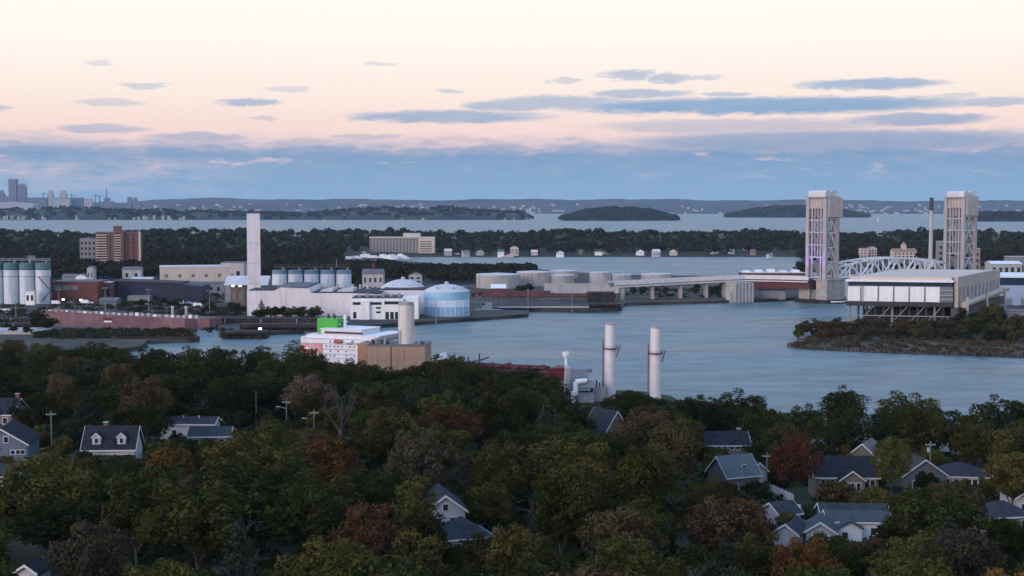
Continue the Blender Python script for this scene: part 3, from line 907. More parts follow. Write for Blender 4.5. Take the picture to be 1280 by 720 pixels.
def scaled(k, dx=0, dy=0):
    cx = sum(p[0] for p in P4) / 4; cy = sum(p[1] for p in P4) / 4
    return [(cx + (p[0] - cx) * k + dx, cy + (p[1] - cy) * k + dy) for p in P4]


zf = z_at(383, 835) - 1.6; zw0 = z_at(377.5, 835) - 1.6; zw1 = z_at(358, 835) - 1.6; zr = z_at(352.5, 835) - 1.6; zt2 = z_at(350, 835) - 1.6
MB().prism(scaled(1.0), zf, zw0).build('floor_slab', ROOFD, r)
MB().prism(scaled(0.985), zw0 + .002, zw1).build('wall', GREYPALE, r)
MB().prism(scaled(0.98), zw1 + .002, zr).build('window_band', NAVY2, r)
MB().prism(scaled(1.012), zr + .002, zt2).build('roof_edge', WHITE2, r)
MB().prism(scaled(0.96), zt2 + .002, zt2 + 1.6).build('roof', mat('tan_roof', (0.60, 0.47, 0.38), 0.85, 0.08, 0.05), r)
fd = (FR - FL).normalized(); fn = Vector((fd.y, -fd.x, 0)); fl = (FR - FL).length; fa = atan2(fd.y, fd.x)
for i in range(6):
    a = .012 + i * .146 + (.008 if i else 0); b = a + (.130 if i else .118)
    m = MB(); A = FL + fd * (fl * a) + fn * .25 - c0; B = FL + fd * (fl * b) + fn * .25 - c0; C = B - fn * .6; Dd = A - fn * .6
    m.prism([(A.x, A.y), (B.x, B.y), (C.x, C.y), (Dd.x, Dd.y)], zw0 + .25, zw1 - (.5 if i == 0 else .1)).build('front_panel', WHITE2, r)
A = FL + fd * (fl * .885) + fn * .12 - c0; B = FL + fd * (fl * 1.0) + fn * .12 - c0; C = B - fn * .5; Dd = A - fn * .5
MB().prism([(A.x, A.y), (B.x, B.y), (C.x, C.y), (Dd.x, Dd.y)], zw0 + .25, zw1).build('glazed_bay', GLASSG, r)
for i in range(3):
    z = zw0 + 1.5 + i * 2.7
    A = FL + fd * (fl * .885) + fn * .9 - c0; B = FL + fd * (fl * 1.005) + fn * .9 - c0; C = B - fn * .76; Dd = A - fn * .76
    MB().prism([(A.x, A.y), (B.x, B.y), (C.x, C.y), (Dd.x, Dd.y)], z, z + .4).build('balcony', GREYPALE, r)
# ribbed beige side wall with a conveyor gallery along it
sd = dv.normalized(); sn = Vector((sd.y, -sd.x, 0)); sl = dv.length


def side_box(a, b, o0, o1, z0, z1, name, m, par=None):
    A = FR + sd * (sl * a) + sn * o1 - c0; B = FR + sd * (sl * b) + sn * o1 - c0; C = FR + sd * (sl * b) + sn * o0 - c0; Dd = FR + sd * (sl * a) + sn * o0 - c0
    return MB().prism([(A.x, A.y), (B.x, B.y), (C.x, C.y), (Dd.x, Dd.y)], z0, z1).build(name, m, par or r)


MB().prism(scaled(0.78), -1, zf - 3).build('under_shade_block', ROOFD, r)  # dark block added under the floor as the shade between the legs
sw = side_box(0.02, 1.03, .3, 2.4, zw0 - 3, zt2 + 2.0, 'side_wall', BEIGE)
for i in range(11): side_box(.05 + i * .09, .075 + i * .09, 2.401, 3.1, zw0 + 1, zw1 - .5, 'rib', BRIDGEW, sw)
A = FR + sd * (sl * .06) + sn * 4.6 - c0; B = FR + sd * (sl * 1.12) + sn * 4.6 - c0
MB().tube((A.x, A.y, zw0 - 1.6), (B.x, B.y, zw0 + 1.6), 2.0, 2.0, 12).build('conveyor_gallery', BEIGE, r, smooth=True)
for i, tt in enumerate((.06, .52, .98)):
    q = FR + sd * (sl * tt) + sn * 6.9 - c0
    MB().bar((q.x, q.y, -1), (q.x, q.y, zw0 + 3), 1.3).build('gallery_post', GREYPALE, r)
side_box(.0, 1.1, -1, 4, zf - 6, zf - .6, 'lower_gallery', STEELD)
rr = random.Random(4)
for i in range(13):
    for j in range(5):
        q = FL + fd * (fl * (.02 + .96 * i / 12)) + dv * (.03 + .235 * j) - c0
        MB().box(q.x - .55, q.x + .55, q.y - .55, q.y + .55, -1.5, zf - .003).build('leg', STEELD if (i + 2 * j) % 5 else STEELG, r)
for i in range(12):
    p_ = FL + fd * (fl * (.02 + .96 * i / 12)) - c0; q_ = FL + fd * (fl * (.02 + .96 * (i + 1) / 12)) - c0
    zz = zf * (.45 if i % 2 else .8)
    MB().bar((p_.x, p_.y + 1, 0 if i % 2 else zf * .5), (q_.x, q_.y + 1, zf * .55 if i % 2 else zf - .3), .4).build('brace', STEELG, r)
    MB().bar((p_.x, p_.y + 1, zf * .52), (q_.x, q_.y + 1, zf * .52), .5).build('brace', STEELG, r)
# long white and navy warehouse at the right edge
q0 = at(1330, 390, 2); w = 210 * q0.y / F
r = thing('warehouse', 'huge pale blue warehouse with a navy band under its white roof', 'warehouse', (atd(1345, 1010, 0).x, 1010, 1.6), radians(-6))
hw = 66
MB().box(-hw, hw, 0, 60, -2, z_at(357, 1010) - 1.6).build('wall', mat('pale_blue_cladding', (0.36, 0.43, 0.56), 0.5, 0.05, 0.03), r)
MB().box(-hw - .1, hw + .1, -.1, 60.1, z_at(357, 1010) - 1.598, z_at(347.5, 1010) - 1.6).build('navy_band', NAVY2, r)
MB().box(-hw - .6, hw + .6, -.6, 60.6, z_at(347.5, 1010) - 1.598, z_at(345.6, 1010) - 1.6).build('roof', WHITE2, r)
for i in range(5): plate(r, 'door', -hw + 8 + i * 11, 0, -1, 5, 6, GREYWALL)
r = block('pump_house', 'grey pump house with pipes below the navy-banded warehouse', 'shed', 1261, 1292, 409, 389, 14, GREYWALL, ROOFG, z0=1.6, rows=1, cols=3)
MB().tube((-9, -8.5, 2.0), (9, -8.5, 2.0), .8).build('pipe', STEELG, r); MB().tube((-5, -8.5, -1), (-5, -8.5, 7), .6).build('pipe', STEELG, r)

# chimney of the plant beyond the bridge, and buildings about it
q = atd(1163, 1650, 0)
r = thing('chimney_stack', 'tall thin grey chimney with a dark top beside the right bridge tower', 'chimney', (q.x, q.y, 2))
Ht = z_at(247, 1650) - 2
MB().cyl(0, 0, -2, Ht - 15, 2.5, 2.1, 18).build('shaft', GREYPALE, r, True); MB().cyl(0, 0, Ht - 14.99, Ht, 2.4, 2.3, 18).build('dark_top', STEELD, r, True)
MB().box(-9, 9, -7, 7, -2, 9).build('base_house', GREYPALE, r); MB().box(-15, -9.01, -5, 5, -2, 5).build('base_annex', GREYWALL, r)
block('process_tower', 'narrow grey process tower between thin chimney and right bridge tower', 'industrial building', 1172, 1179, 336, 302, 8, GREYWALL, GREYPALE, rows=5, cols=1, D=1400)
block('process_tower', 'narrow tan process tower just right of the right bridge tower', 'industrial building', 1217.5, 1224.5, 340, 311, 8, TANBRICK2, GREYPALE, rows=4, cols=1, D=1350)
block('apartment_house', 'small white two-column block left of the domed house across the bay', 'building', 1075.5, 1083.5, 322, 310.5, 10, CREAM, ROOFG, rows=3, cols=2, D=1900)
block('apartment_house', 'white stepped house between small white block and domed house', 'building', 1085.5, 1096, 322, 308, 12, CREAM, ROOFG, rows=3, cols=3, D=1920, top='gy')
r = block('domed_house', 'broad cream mansion with a little cupola beyond the truss span', 'building', 1117, 1146, 322, 311, 18, CREAM, mat('tan_tile_roof', (0.28, 0.17, 0.12), 0.85, 0.15, 0.2), rows=2, cols=6, D=1900, top='gx')
MB().box(-3, 3, -3, 3, r['hh'], r['hh'] + 9).build('cupola', CREAM, r); MB().prism([(-3.4, -3.4), (3.4, -3.4), (3.4, 3.4), (-3.4, 3.4)], r['hh'] + 9.01, r['hh'] + 13, .92).build('cupola_roof', TANBRICK2, r)
block('white_shed', 'white low-roofed hall right of the right bridge tower', 'hall', 1239, 1277, 340, 327, 20, GREYPALE, WHITE2, D=1420, top='low', rows=1, cols=5)
block('flat_depot', 'long grey roof strip among trees at the right edge', 'depot', 1262, 1330, 331, 321, 20, GREYWALL, GREYPALE, D=1700)

# ------------------------------------------------------------------ white factory with tall chimney (centre left)
r = thing('factory_hall', 'long white windowless factory hall with stepped roofline on the waterfront', 'factory', (0, 0, 2.2))
D0 = 905.0
X = lambda px, D=D0: atd(px, D, 0).x
Z = lambda py, D=D0: z_at(py, D) - 2.2
b = MB()
MB().extr([(X(309), -3), (X(478), -3), (X(478), Z(368)), (X(437), Z(366.5)), (X(388), Z(366.5)), (X(386), Z(360.6)), (X(350), Z(359.4)), (X(343), Z(363.5)), (X(309), Z(363.5))], 'y', D0, D0 + 55).build('wall', WHITE, r)
MB().box(X(476, 925), X(574, 925), 925, 970, -3, Z(363, 925)).build('rear_wall', WHITE, r)
MB().box(X(476, 925) + 1, X(574, 925) - .5, 925.5, 969.5, Z(363, 925) + .003, Z(363, 925) + .8).build('roof', ROOFD, r)
MB().box(X(346), X(384), D0 + 1, D0 + 54, Z(360) + .3, Z(360) + .9).build('roof', ROOFG, r)
MB().box(X(311), X(342), D0 + 1, D0 + 54, Z(363.5) + .003, Z(363.5) + .6).build('roof', ROOFD, r)
MB().box(X(390), X(476), D0 + 1, D0 + 54, Z(366.5) + .003, Z(366.5) + .5).build('roof', ROOFD, r)
for a, c in ((398, 414), (420, 440)):
    MB().extr([(X(a), Z(366.5) + .51), (X(c), Z(366.5) + .51), (X(c), Z(366.5) + 2.6), (X(a), Z(366.5) + 1.2)], 'y', D0 + 8, D0 + 30).build('roof_light', ROOFW, r)
for i in range(7):
    x = X(392) + i * 5.2
    MB().cyl(x, D0 + 40, Z(366.5) + .51, Z(366.5) + 3.6, 1.1, .8, 10).build('roof_vent', GREYPALE, r)
q = atd(318, 934, 2.2)
r = thing('factory_chimney', 'very tall square white chimney rising behind the factory hall', 'chimney', q, radians(10))
Hc = z_at(267, 934) - 2.2
MB().prism([(-4.4, -4.4), (4.4, -4.4), (4.4, 4.4), (-4.4, 4.4)], -2, Hc, .03).build('shaft', WHITE, r)
for k in range(3): MB().box(-4.5 + .02, 4.5 - .02, -4.52, -4.44, Hc * (.3 + .2 * k), Hc * (.3 + .2 * k) + .25).build('joint_line', GREYPALE, r)
MB().box(-4.1, 4.1, -4.1, 4.1, Hc + .003, Hc + .3).build('rim', GREYWALL, r)
# white office wing
r = thing('office_wing', 'white office building with dark strip windows in front of the domed tanks', 'office', (atd(470, 880, 0).x, 880, 2.2), radians(2))
s = 880 / F; xo = lambda px: (px - 470) * s
Zo = lambda py: z_at(py, 880) - 2.2
MB().box(xo(438), xo(504), 0, 30, -3, Zo(373)).build('wall', WHITE2, r)
MB().box(xo(438) + 1, xo(504) - 1, 1, 29, Zo(373) + .003, Zo(373) + .4).build('roof', ROOFD, r)
MB().extr([(xo(504) + .01, -3), (xo(523), -3), (xo(523), Zo(372)), (xo(504) + .01, Zo(373))], 'y', 2, 26).build('side_wing', WHITE2, r)
for i in range(6): MB().box(xo(446 + i * 10), xo(450 + i * 10), 8, 14, Zo(373) + .41, Zo(373) + 1.6 + (i % 2)).build('roof_unit', STEELG, r)
for a, c in ((441, 451), (463, 477)): plate(r, 'window', (xo(a) + xo(c)) / 2, 0, Zo(381), xo(c) - xo(a), 1.7, GLASS)
plate(r, 'window', xo(491), 0, Zo(380.5), xo(502) - xo(481), 1.9, GLASS)
plate(r, 'window', xo(473), 0, Zo(386), 3, 1.2, GLASS); plate(r, 'window', xo(473), 0, Zo(391.5), 3, 1.2, GLASS)
for i in range(3): plate(r, 'door', xo(484 + i * 6), 0, Zo(399), 2.2, 4.6, GLASS)
MB().box(xo(452), xo(462), -2.0, -.003, -3, Zo(376)).build('stair_tower', WHITE2, r)
plate(r, 'door', xo(443.5), 0, Zo(398), 2.0, 4.0, GLASS)

# domed tanks
def domed(label, px, D, rpx, pyw, pyd, blue):
    q = atd(px, D, 2.2); R = rpx * D / F
    r = thing('domed_tank', label, 'storage tank', q, 0, 'domed tanks by the factory')
    Hw = z_at(pyw, D) - 2.2; Hd = z_at(pyd, D) - 2.2
    MB().cyl(0, 0, -2, Hw, R, R, 40).build('shell', WHITE2 if not blue else mat('pale_blue_shell', (0.62, 0.70, 0.78), 0.5, 0.06, 0.1), r, True)
    MB().dome(0, 0, Hw + .01, R * 1.02, Hd - Hw, 40, 7).build('dome', ROOFW, r, True)
    MB().cyl(0, 0, Hd, Hd + 1.6, 1.6, 1.2, 12).build('vent', GREYPALE, r)
    for k in range(3):
        a = -pi / 2 + (.4, -.5, 1.2)[k]
        MB().cyl(R * .8 * cos(a), R * .8 * sin(a), Hw + 1, Hw + 3.0, .8, .8, 8).build('hatch', GREYPALE, r)
    if blue:
        MB().cyl(0, 0, Hw - 5.2, Hw - .4, R + .12, R + .12, 40).build('blue_band', SKYBLUE, r, True)
        for i in range(14):
            a = -pi / 2 + (i - 6.5) * .21
            w_ = plate(r, 'blue_panel', R * cos(a), R * sin(a), .5, R * .16, 5.6, SKYBLUE, t=.25); w_.rotation_euler = (0, 0, a + pi / 2)
            if i % 2 == 0:
                w_ = plate(r, 'pilaster', R * cos(a + .105), R * sin(a + .105), .0, .5, Hw - 5.3, WHITE2, t=.3); w_.rotation_euler = (0, 0, a + .105 + pi / 2)
    return r


domed('white domed tank half hidden behind the office wing', 504, 958, 29.5, 360.5, 349, False)
domed('domed tank with sky-blue band and blue panels at the pier', 558.5, 915, 28.5, 363.5, 355, True)

# silo groups
def silo(px, D, label, r_px, pyt, group, teal, zb=2.2):
    q = atd(px, D, zb); R = r_px * D / F; H = z_at(pyt, D) - zb
    r = thing('silo', label, 'silo', q, 0, group)
    MB().cyl(0, 0, -2, H * .82 if teal else H * .9, R, R, 26).build('shell', SILO, r, True)
    if teal:
        MB().cyl(0, 0, H * .82 + .01, H, R, R, 26).build('teal_top', TEAL, r, True)
        MB().cyl(0, 0, H * .66, H * .68, R + .12, R + .12, 26).build('ring', STEELG, r, True)
        MB().cyl(0, 0, H * .82 - .4, H * .82, R + .1, R + .1, 26).build('ring', WHITE2, r, True)
    else:
        MB().cyl(0, 0, H * .9 + .01, H, R, R * .98, 26).build('blue_top', mat('dull_blue_paint', (0.12, 0.2, 0.27), .6, .15, .2), r, True)
        MB().cyl(0, 0, H * .5, H * .53, R + .12, R + .12, 26).build('ring', GREYPALE, r, True)
    MB().cyl(R * .55, -R * .3, H + .01, H + 1.8, .6, .6, 8).build('vent', STEELG, r)
    return r


for i, px in enumerate((-4.5, 14.8, 34.6, 54.6)):
    silo(px, 1024, ['white cement silo cut by the left edge, teal top', 'second white silo with teal top from the left edge', 'third white silo with teal top, a small shed at its foot', 'rightmost white silo with teal top, stair down its side'][i], 9.3, 328.5, 'teal-topped silos', True)
q = atd(25, 1024, z_at(328.5, 1024) + 1.2)
r = thing('silo_walkway', 'railed steel walkway along the tops of the teal-topped silos', 'walkway', q)
MB().box(-18, 22, -1.5, 1.5, 0.6, 1.0).build('deck', STEELG, r)
for s_ in (-1.4, 1.4): MB().box(-18, 22, s_ - .08, s_ + .08, 2.0, 2.2).build('rail', STEELG, r)
for k in range(9):
    for s_ in (-1.4, 1.4): MB().box(-18 + k * 5 - .1, -18 + k * 5 + .1, s_ - .07, s_ + .07, -1.2 if s_ < 0 else 1, 2.0).build('post', STEELG, r)
MB().bar((2, 0, 1), (8, 0, 6), .5).build('conveyor_head', STEELD, r); MB().box(6, 11, -1.3, 1.3, 1.01, 4).build('motor_hut', TEAL, r)
r = thing('stair_flight', 'dark zigzag stair against the rightmost teal-topped silo', 'stair', atd(50, 1016.5, 2.2))
MB().bar((-1, 0, 20), (8, 0, 10), .6).build('flight', STEELD, r); MB().bar((8, 0, 10), (1, 0, 2), .6).build('flight', STEELD, r); MB().box(7.6, 8.4, -.4, .4, -2, 20).build('post', STEELD, r)
block('silo_hut', 'small white hut between the feet of the teal-topped silos', 'hut', 32, 43, 379, 364, 5, WHITE2, GREYPALE, rows=1, cols=2, D=1008)
for i in range(5):
    silo(350 + i * 20, 975, ['leftmost silo of the bluish row behind the factory hall', 'second silo from left in the bluish row behind the factory', 'middle silo of the bluish row behind the factory hall', 'fourth silo from left in the bluish row behind the factory', 'rightmost silo of the bluish row behind the factory'][i], 9.4, 337.5, 'bluish silos behind the factory', False)
q = atd(390, 975, z_at(337.5, 975))
r = thing('silo_gantry', 'dark steel gantry with handrails across the bluish silo row', 'walkway', q)
MB().box(-26, 26, -1.5, 1.5, 1.81, 2.3).build('deck', STEELD, r)
for k in range(12): MB().box(-26 + k * 4.7 - .15, -26 + k * 4.7 + .15, -.2, .2, 0 if k % 2 else 1.8, 4).build('post', STEELD, r)
MB().box(-26, 26, -.1, .1, 3.6, 3.9).build('rail', STEELD, r); MB().cyl(17, 0, 2.3, 8, .25, .2, 6).build('mast', STEELG, r)

# other buildings of the left bank
block('brick_workshop', 'low red-brick workshop with three pale windows right of the big silos', 'workshop', 64, 122, 378.5, 352, 30, BRICK, ROOFG, D=1035, rows=0)
r = [o for o in COL.objects if o.name.startswith('brick_workshop')][0]
for i in range(3): plate(r, 'window', r['ww'] * (-.36 + .185 * i), -15, r['hh'] * .62, 5.2, 3.2, GLASSG)
for i in range(3): plate(r, 'door', r['ww'] * (-.1 + .2 * i), -15, -.9, 3.6, 4.6, ROOFD)
block('brick_annex', 'brick annex at the right end of the low workshop', 'workshop', 122.5, 139, 376, 353, 16, BRICK3, ROOFW, D=1050, rows=1, cols=2)
block('green_shed', 'low grey-green shed in front of the brick annex', 'shed', 124, 146, 382, 373, 14, mat('grey_green', (.10, .13, .14), .8, .15, .2), ROOFG, D=1000, top='low')
r = thing('long_shed', 'long dark navy shed sloping down towards the right', 'shed', (0, 0, 2.2))
Ds = 1060.0
MB().extr([(atd(140, Ds, 0).x, -3), (atd(252, Ds, 0).x, -3), (atd(252, Ds, 0).x, z_at(358, Ds) - 2.2), (atd(225, Ds, 0).x, z_at(355, Ds) - 2.2), (atd(140, Ds, 0).x, z_at(352.3, Ds) - 2.2)], 'y', Ds, Ds + 30).build('wall', NAVY, r)
MB().extr([(atd(139, Ds, 0).x, z_at(352.1, Ds) - 2.2), (atd(226, Ds, 0).x, z_at(354.8, Ds) - 2.2), (atd(226, Ds, 0).x, z_at(354, Ds) - 2.0), (atd(139, Ds, 0).x, z_at(351, Ds) - 2.0)], 'y', Ds - .5, Ds + 31).build('roof', ROOFD, r)
for k in range(6): MB().box(atd(150 + k * 17, Ds, 0).x - .2, atd(150 + k * 17, Ds, 0).x + .2, Ds - .3, Ds - .002, -2, z_at(356, Ds) - 2.2).build('wall_rib', STEELD, r)
MB().box(atd(160, Ds - 8, 0).x, atd(188, Ds - 8, 0).x, Ds - 10, Ds - .31, -2, 4).build('lean_to', GREYWALL, r)
r = block('cream_hall', 'cream flat-roofed hall with square windows in front of dark woods', 'hall', 196, 290, 353, 333.5, 40, CREAM, ROOFW, D=1255, rot=radians(14), rows=1, cols=6, wfrac=(.24, .30), wm=GLASSG, lo=.25, hi=.85, faces=('-y',))
block('grey_annex', 'taller grey annex at the right end of the cream hall', 'hall', 276, 305, 352, 328.5, 24, GREYPALE, ROOFG, D=1262, rows=1, cols=2, wfrac=(.3, .3), wm=GLASS)
block('low_workshop', 'long low grey workshop below the cream hall', 'workshop', 232, 296, 368, 354, 24, GREYWALL, ROOFG, D=1130, rows=1, cols=7, wfrac=(.4, .4))
r = block('white_tent', 'white broad-roofed shelter behind the foot of the tall chimney', 'shelter', 281, 334, 366, 346, 26, GREYWALL, ROOFW, D=1035, top='gx')
block('gatehouse', 'small lit gatehouse left of the factory hall', 'hut', 288, 306, 372, 358, 10, mat('brown_wall', (.14, .10, .09), .8, .2, .2), ROOFD, D=1000, rows=1, cols=2, wm=GLASSG)
LAMP = mat('lamp_glow', (1, .95, .85), .4, .01, emit=((1.0, 0.93, 0.85), 3.0))
for i, (px, py, D, lab) in enumerate([(291, 357.5, 996, 'left of two bright lamps on the gatehouse by the chimney'), (300, 357.5, 996, 'right of two bright lamps on the gatehouse by the chimney'),
                                 (358, 410.2, 838, 'leftmost bright lamp on the dark quay edge below the factory'), (361.5, 410.8, 838, 'middle bright lamp on the dark quay edge below the factory'), (366, 410.6, 838, 'rightmost bright lamp on the dark quay edge below the factory'),
                                 (325, 411, 800, 'single lamp on the dark dock right of the red barge'), (79, 374.5, 1022, 'lamp at the left door of the brick workshop'), (101, 375, 1022, 'lamp at the right door of the brick workshop')]):
    q = atd(px, D, z_at(py, D))
    r = thing('flood_light', lab, 'lamp', q, 0, 'bright yard lamps')
    MB().cyl(0, .5, -q.z + 1, .4, .12, .1, 6).build('post', STEELD, r); MB().box(-.9, .9, -.2, .3, -.5, .6).build('lens', LAMP, r); MB().box(-1.0, 1.0, .31, .7, -.6, .7).build('housing', STEELD, r)

# tall brick apartment block
q = atd(148, 1660, 8)
r = thing('apartment_tower', 'tall orange-brick apartment tower with white balcony stripes', 'apartment building', q, radians(8))
s = 1660 / F; Hq = z_at(290, 1660) - 8; zb = -8
MB().box(-27 * s, -5 * s, 0, 20, zb, Hq).build('left_wing', BRICK2, r)
MB().box(-4.99 * s, 7 * s, -2.5, 18, zb, Hq + .8).build('middle_wing', BRICK2, r)
MB().box(7.01 * s, 27 * s, 0, 20, zb, Hq).build('right_wing', BRICK3, r)
MB().box(-6 * s, 3 * s, 3, 14, Hq + .81, Hq + 7).build('penthouse', BRICK3, r)
MB().box(25 * s, 27.4 * s, -.6, -.003, zb, Hq + .6).build('white_pilaster', CREAM, r)
for i in range(12):
    z = -2 + i * (Hq + 1) / 12.0
    MB().box(-26.6 * s, -14 * s, -1.3, -.004, z, z + 1.15).build('balcony', CREAM, r)
    MB().box(-4.5 * s, 4 * s, -3.8, -2.504, z, z + 1.15).build('balcony', CREAM, r)
    plate(r, 'window', -9.5 * s, 0, z + .3, 2.2, 1.6, GLASS); plate(r, 'window', 12 * s, 0, z + .3, 3.2, 1.6, GLASS); plate(r, 'window', 19 * s, 0, z + .3, 3.2, 1.6, GLASS)
    plate(r, 'window', -20 * s, 0, z + 1.25, 9, 1.5, GLASS); plate(r, 'window', 0, -2.5, z + 1.25, 7, 1.5, GLASS)
block('apartment_house', 'pale block half hidden in trees just left of the brick apartment tower', 'building', 100, 120, 318, 298, 14, GREYWALL, ROOFG, D=1700, rows=4, cols=4)
# midrise with penthouse on the peninsula
q = atd(497, 2120, 5)
r = thing('midrise_block', 'wide grey mid-rise with rows of windows and a tan end wing', 'apartment building', q, 0)
s = 2120 / F; Hm = z_at(297, 2120) - 5
MB().box(-35 * s, 24 * s, 0, 20, -5, Hm).build('main_wing', mat('grey_tan', (.27, .25, .25), .8, .1, .05), r)
MB().box(-35.4 * s, 24.2 * s, -.5, 20.5, Hm + .002, Hm + 1).build('roof', ROOFW, r)
MB().box(7 * s, 28 * s, 3, 22, Hm + 1.01, Hm + 6.5).build('penthouse', CREAM, r)
MB().box(24.3 * s, 46 * s, 2, 22, -5, Hm).build('end_wing', CREAM, r); MB().box(24.3 * s, 46.3 * s, 1.5, 22.5, Hm + .002, Hm + .9).build('roof', ROOFW, r)
for i in range(14):
    for j in range(6): plate(r, 'window', (-33.5 + i * 4.15) * s, 0, -1 + j * (Hm + .5) / 6, 2.3, 1.7, GLASS)
for j in range(5): plate(r, 'window', 35 * s, 2, 0 + j * (Hm) / 6, 18, 1.3, GLASS)

# tank farm
TANK = mat('tank_beige', (0.40, 0.37, 0.35), 0.7, 0.10, 0.06, streak=0.6)
def tank(px, py, rpx, pyt, label, m=TANK):
    q = at(px, py, 2.2); R = rpx * q.y / F; q.y += R; H = z_at(pyt, q.y) - 2.2
    r = thing('oil_tank', label, 'storage tank', q, 0, 'oil tanks on the far quay')
    MB().cyl(0, 0, -2, H, R, R, 36).build('shell', m, r, True)
    MB().cyl(0, 0, H + .01, H + R * .06, R * 1.01, R * .1, 36).build('roof', ROOFW, r)
    MB().cyl(0, 0, H - .7, H, R + .15, R + .15, 36).build('wind_girder', ROOFW, r, True)
    for i in range(8):
        a = -pi + (i + .5) * pi / 8
        MB().bar((R * cos(a) * 1.003, R * sin(a) * 1.003, -1), (R * cos(a) * 1.003, R * sin(a) * 1.003, H - .8), .25).build('stiffener', GREYPALE, r)
    MB().bar((R * .75, -R * .72, 0), (R * .2, -R * 1.02, H), .6).build('stair', GREYPALE, r)


tank(622, 361, 27.5, 342.5, 'wide beige oil tank, leftmost of the tank farm')
tank(668, 358, 22, 339.5, 'large beige tank second from the left, behind the first one')
tank(700, 357.5, 18.5, 343.5, 'mid-size beige tank in front of the big rear tank')
tank(706, 348, 17, 338, 'pale tank showing only its top, rearmost of the tank farm')
tank(751, 355, 13.5, 340, 'tall grey tank standing alone right of the tank cluster', GREYPALE)
tank(778, 352, 12, 343, 'low pale tank just right of the lone grey tank', GREYPALE)
tank(822, 351, 19, 342, 'wide flat pale tank farthest right, behind the viaduct', GREYPALE)
block('bund_wall', 'long grey retaining wall below the beige tanks', 'wall', 680, 774, 366.5, 355.5, 6, GREYPALE, GREYPALE, D=1145)
block('white_roofed_shed', 'small shed with a bright white roof below the left oil tank', 'shed', 614, 632, 364, 356, 12, BRICK, WHITE2, D=1170, top='gx')
block('timber_store', 'dark open store on the dock under the grey retaining wall', 'shed', 735, 768, 378, 366, 12, TIMBER, ROOFD, D=1040)
rk = thing('pipe_rack', 'long rusty red pipe rack running along the tank farm quay', 'pipe rack', at(690, 376, 2.2))
for k in range(3): MB().tube((-52, k * 1.6, 3.2 + k * .8), (48, k * 1.6, 3.2 + k * .8), .7).build('pipe', RUST, rk)
for k in range(11): MB().box(-50 + k * 9.6 - .3, -50 + k * 9.6 + .3, -1, 4.5, -1, 3.0).build('support', RUST, rk)
rk = thing('pipe_rack', 'second rusty pipe rack, nearer the domed tanks, on the same quay', 'pipe rack', at(640, 371, 2.2))
for k in range(2): MB().tube((-30, k * 1.6, 3.0 + k), (30, k * 1.6, 3.0 + k), .8).build('pipe', RUST, rk)
for k in range(7): MB().box(-29 + k * 9.6 - .3, -29 + k * 9.6 + .3, -1, 3, -1, 2.8).build('support', RUST, rk)
def dock(name, label, px0, px1, py, h, dep, m=TIMBER, piles=True, z0=0):
    q = at((px0 + px1) / 2, py, 0); w = (px1 - px0) * q.y / F
    r = thing(name, label, 'dock', (q.x, q.y + dep / 2, 0), 0)
    MB().box(-w / 2, w / 2, -dep / 2, dep / 2, h - 1.0, h).build('deck', m, r)
    MB().box(-w / 2, w / 2, -dep / 2 - .3, -dep / 2 - .003, h - .5, h + .5).build('edge_beam', GREYPALE if name == 'concrete_dock' else m, r)
    n = int(w / 5)
    for i in range(min(n, 40)): MB().cyl(-w / 2 + w * (i + .5) / n, -dep / 2 + .6, -2, h - 1.002, .4, .4, 6).build('pile', TIMBER, r)
    MB().box(-w / 2, w / 2, -dep / 2 + 3, dep / 2 - .5, -2, h - 1.003).build('fill_wall', TIMBER, r)
    return r


dock('concrete_dock', 'long pale-edged dock with dark piles left of the viaduct', 622, 736, 390, 3.4, 10)
dock('timber_dock', 'dark timber dock head at the end of the pale-edged dock', 737, 776, 389.5, 5, 12)
dock('timber_dock', 'long dark timber wharf below the white factory', 300, 400, 417.5, 4.5, 12)
dock('timber_dock', 'dark timber jetty right of the faded red barge', 276, 331, 424.5, 4.0, 16)
dock('timber_dock', 'low dark dock in front of the faded red barge', 140, 246, 428.5, 2.9, 8)
# long dark track sheds / stacked material on the quay behind the barge
for (a, c, py, pyt, lab) in [(170, 320, 401, 396.5, 'long low dark rail wagons line behind the faded red barge'), (275, 425, 404, 398.5, 'long dark conveyor gallery on the quay below the hedge'), (300, 424, 411, 405.5, 'lower dark conveyor gallery above the timber wharf'),
                             (-60, 60, 412, 405, 'dark low wharf shed at the left edge'), (-60, 55, 402.5, 398, 'rear dark wharf shed at the left edge')]:
    r = block('conveyor_gallery', lab, 'industrial shed', a, c, py, pyt, 4, TIMBER, ROOFD, rows=0)
    for i in range(10): MB().box(r['ww'] * (-.46 + .1 * i) - .3, r['ww'] * (-.46 + .1 * i) + .3, -2.3, -2.003, -1, r['hh']).build('post', RUST if i % 3 else STEELG, r)
block('storage_yard', 'pale grey paved ramp at the left edge behind the trees', 'ramp', -40, 52, 418, 413.5, 20, GREYPALE, GREYPALE)
r = block('site_trailer', 'small white site trailer left of the faded red barge', 'trailer', 1, 11, 391, 387, 4, WHITE2, ROOFW, rows=1, cols=2)

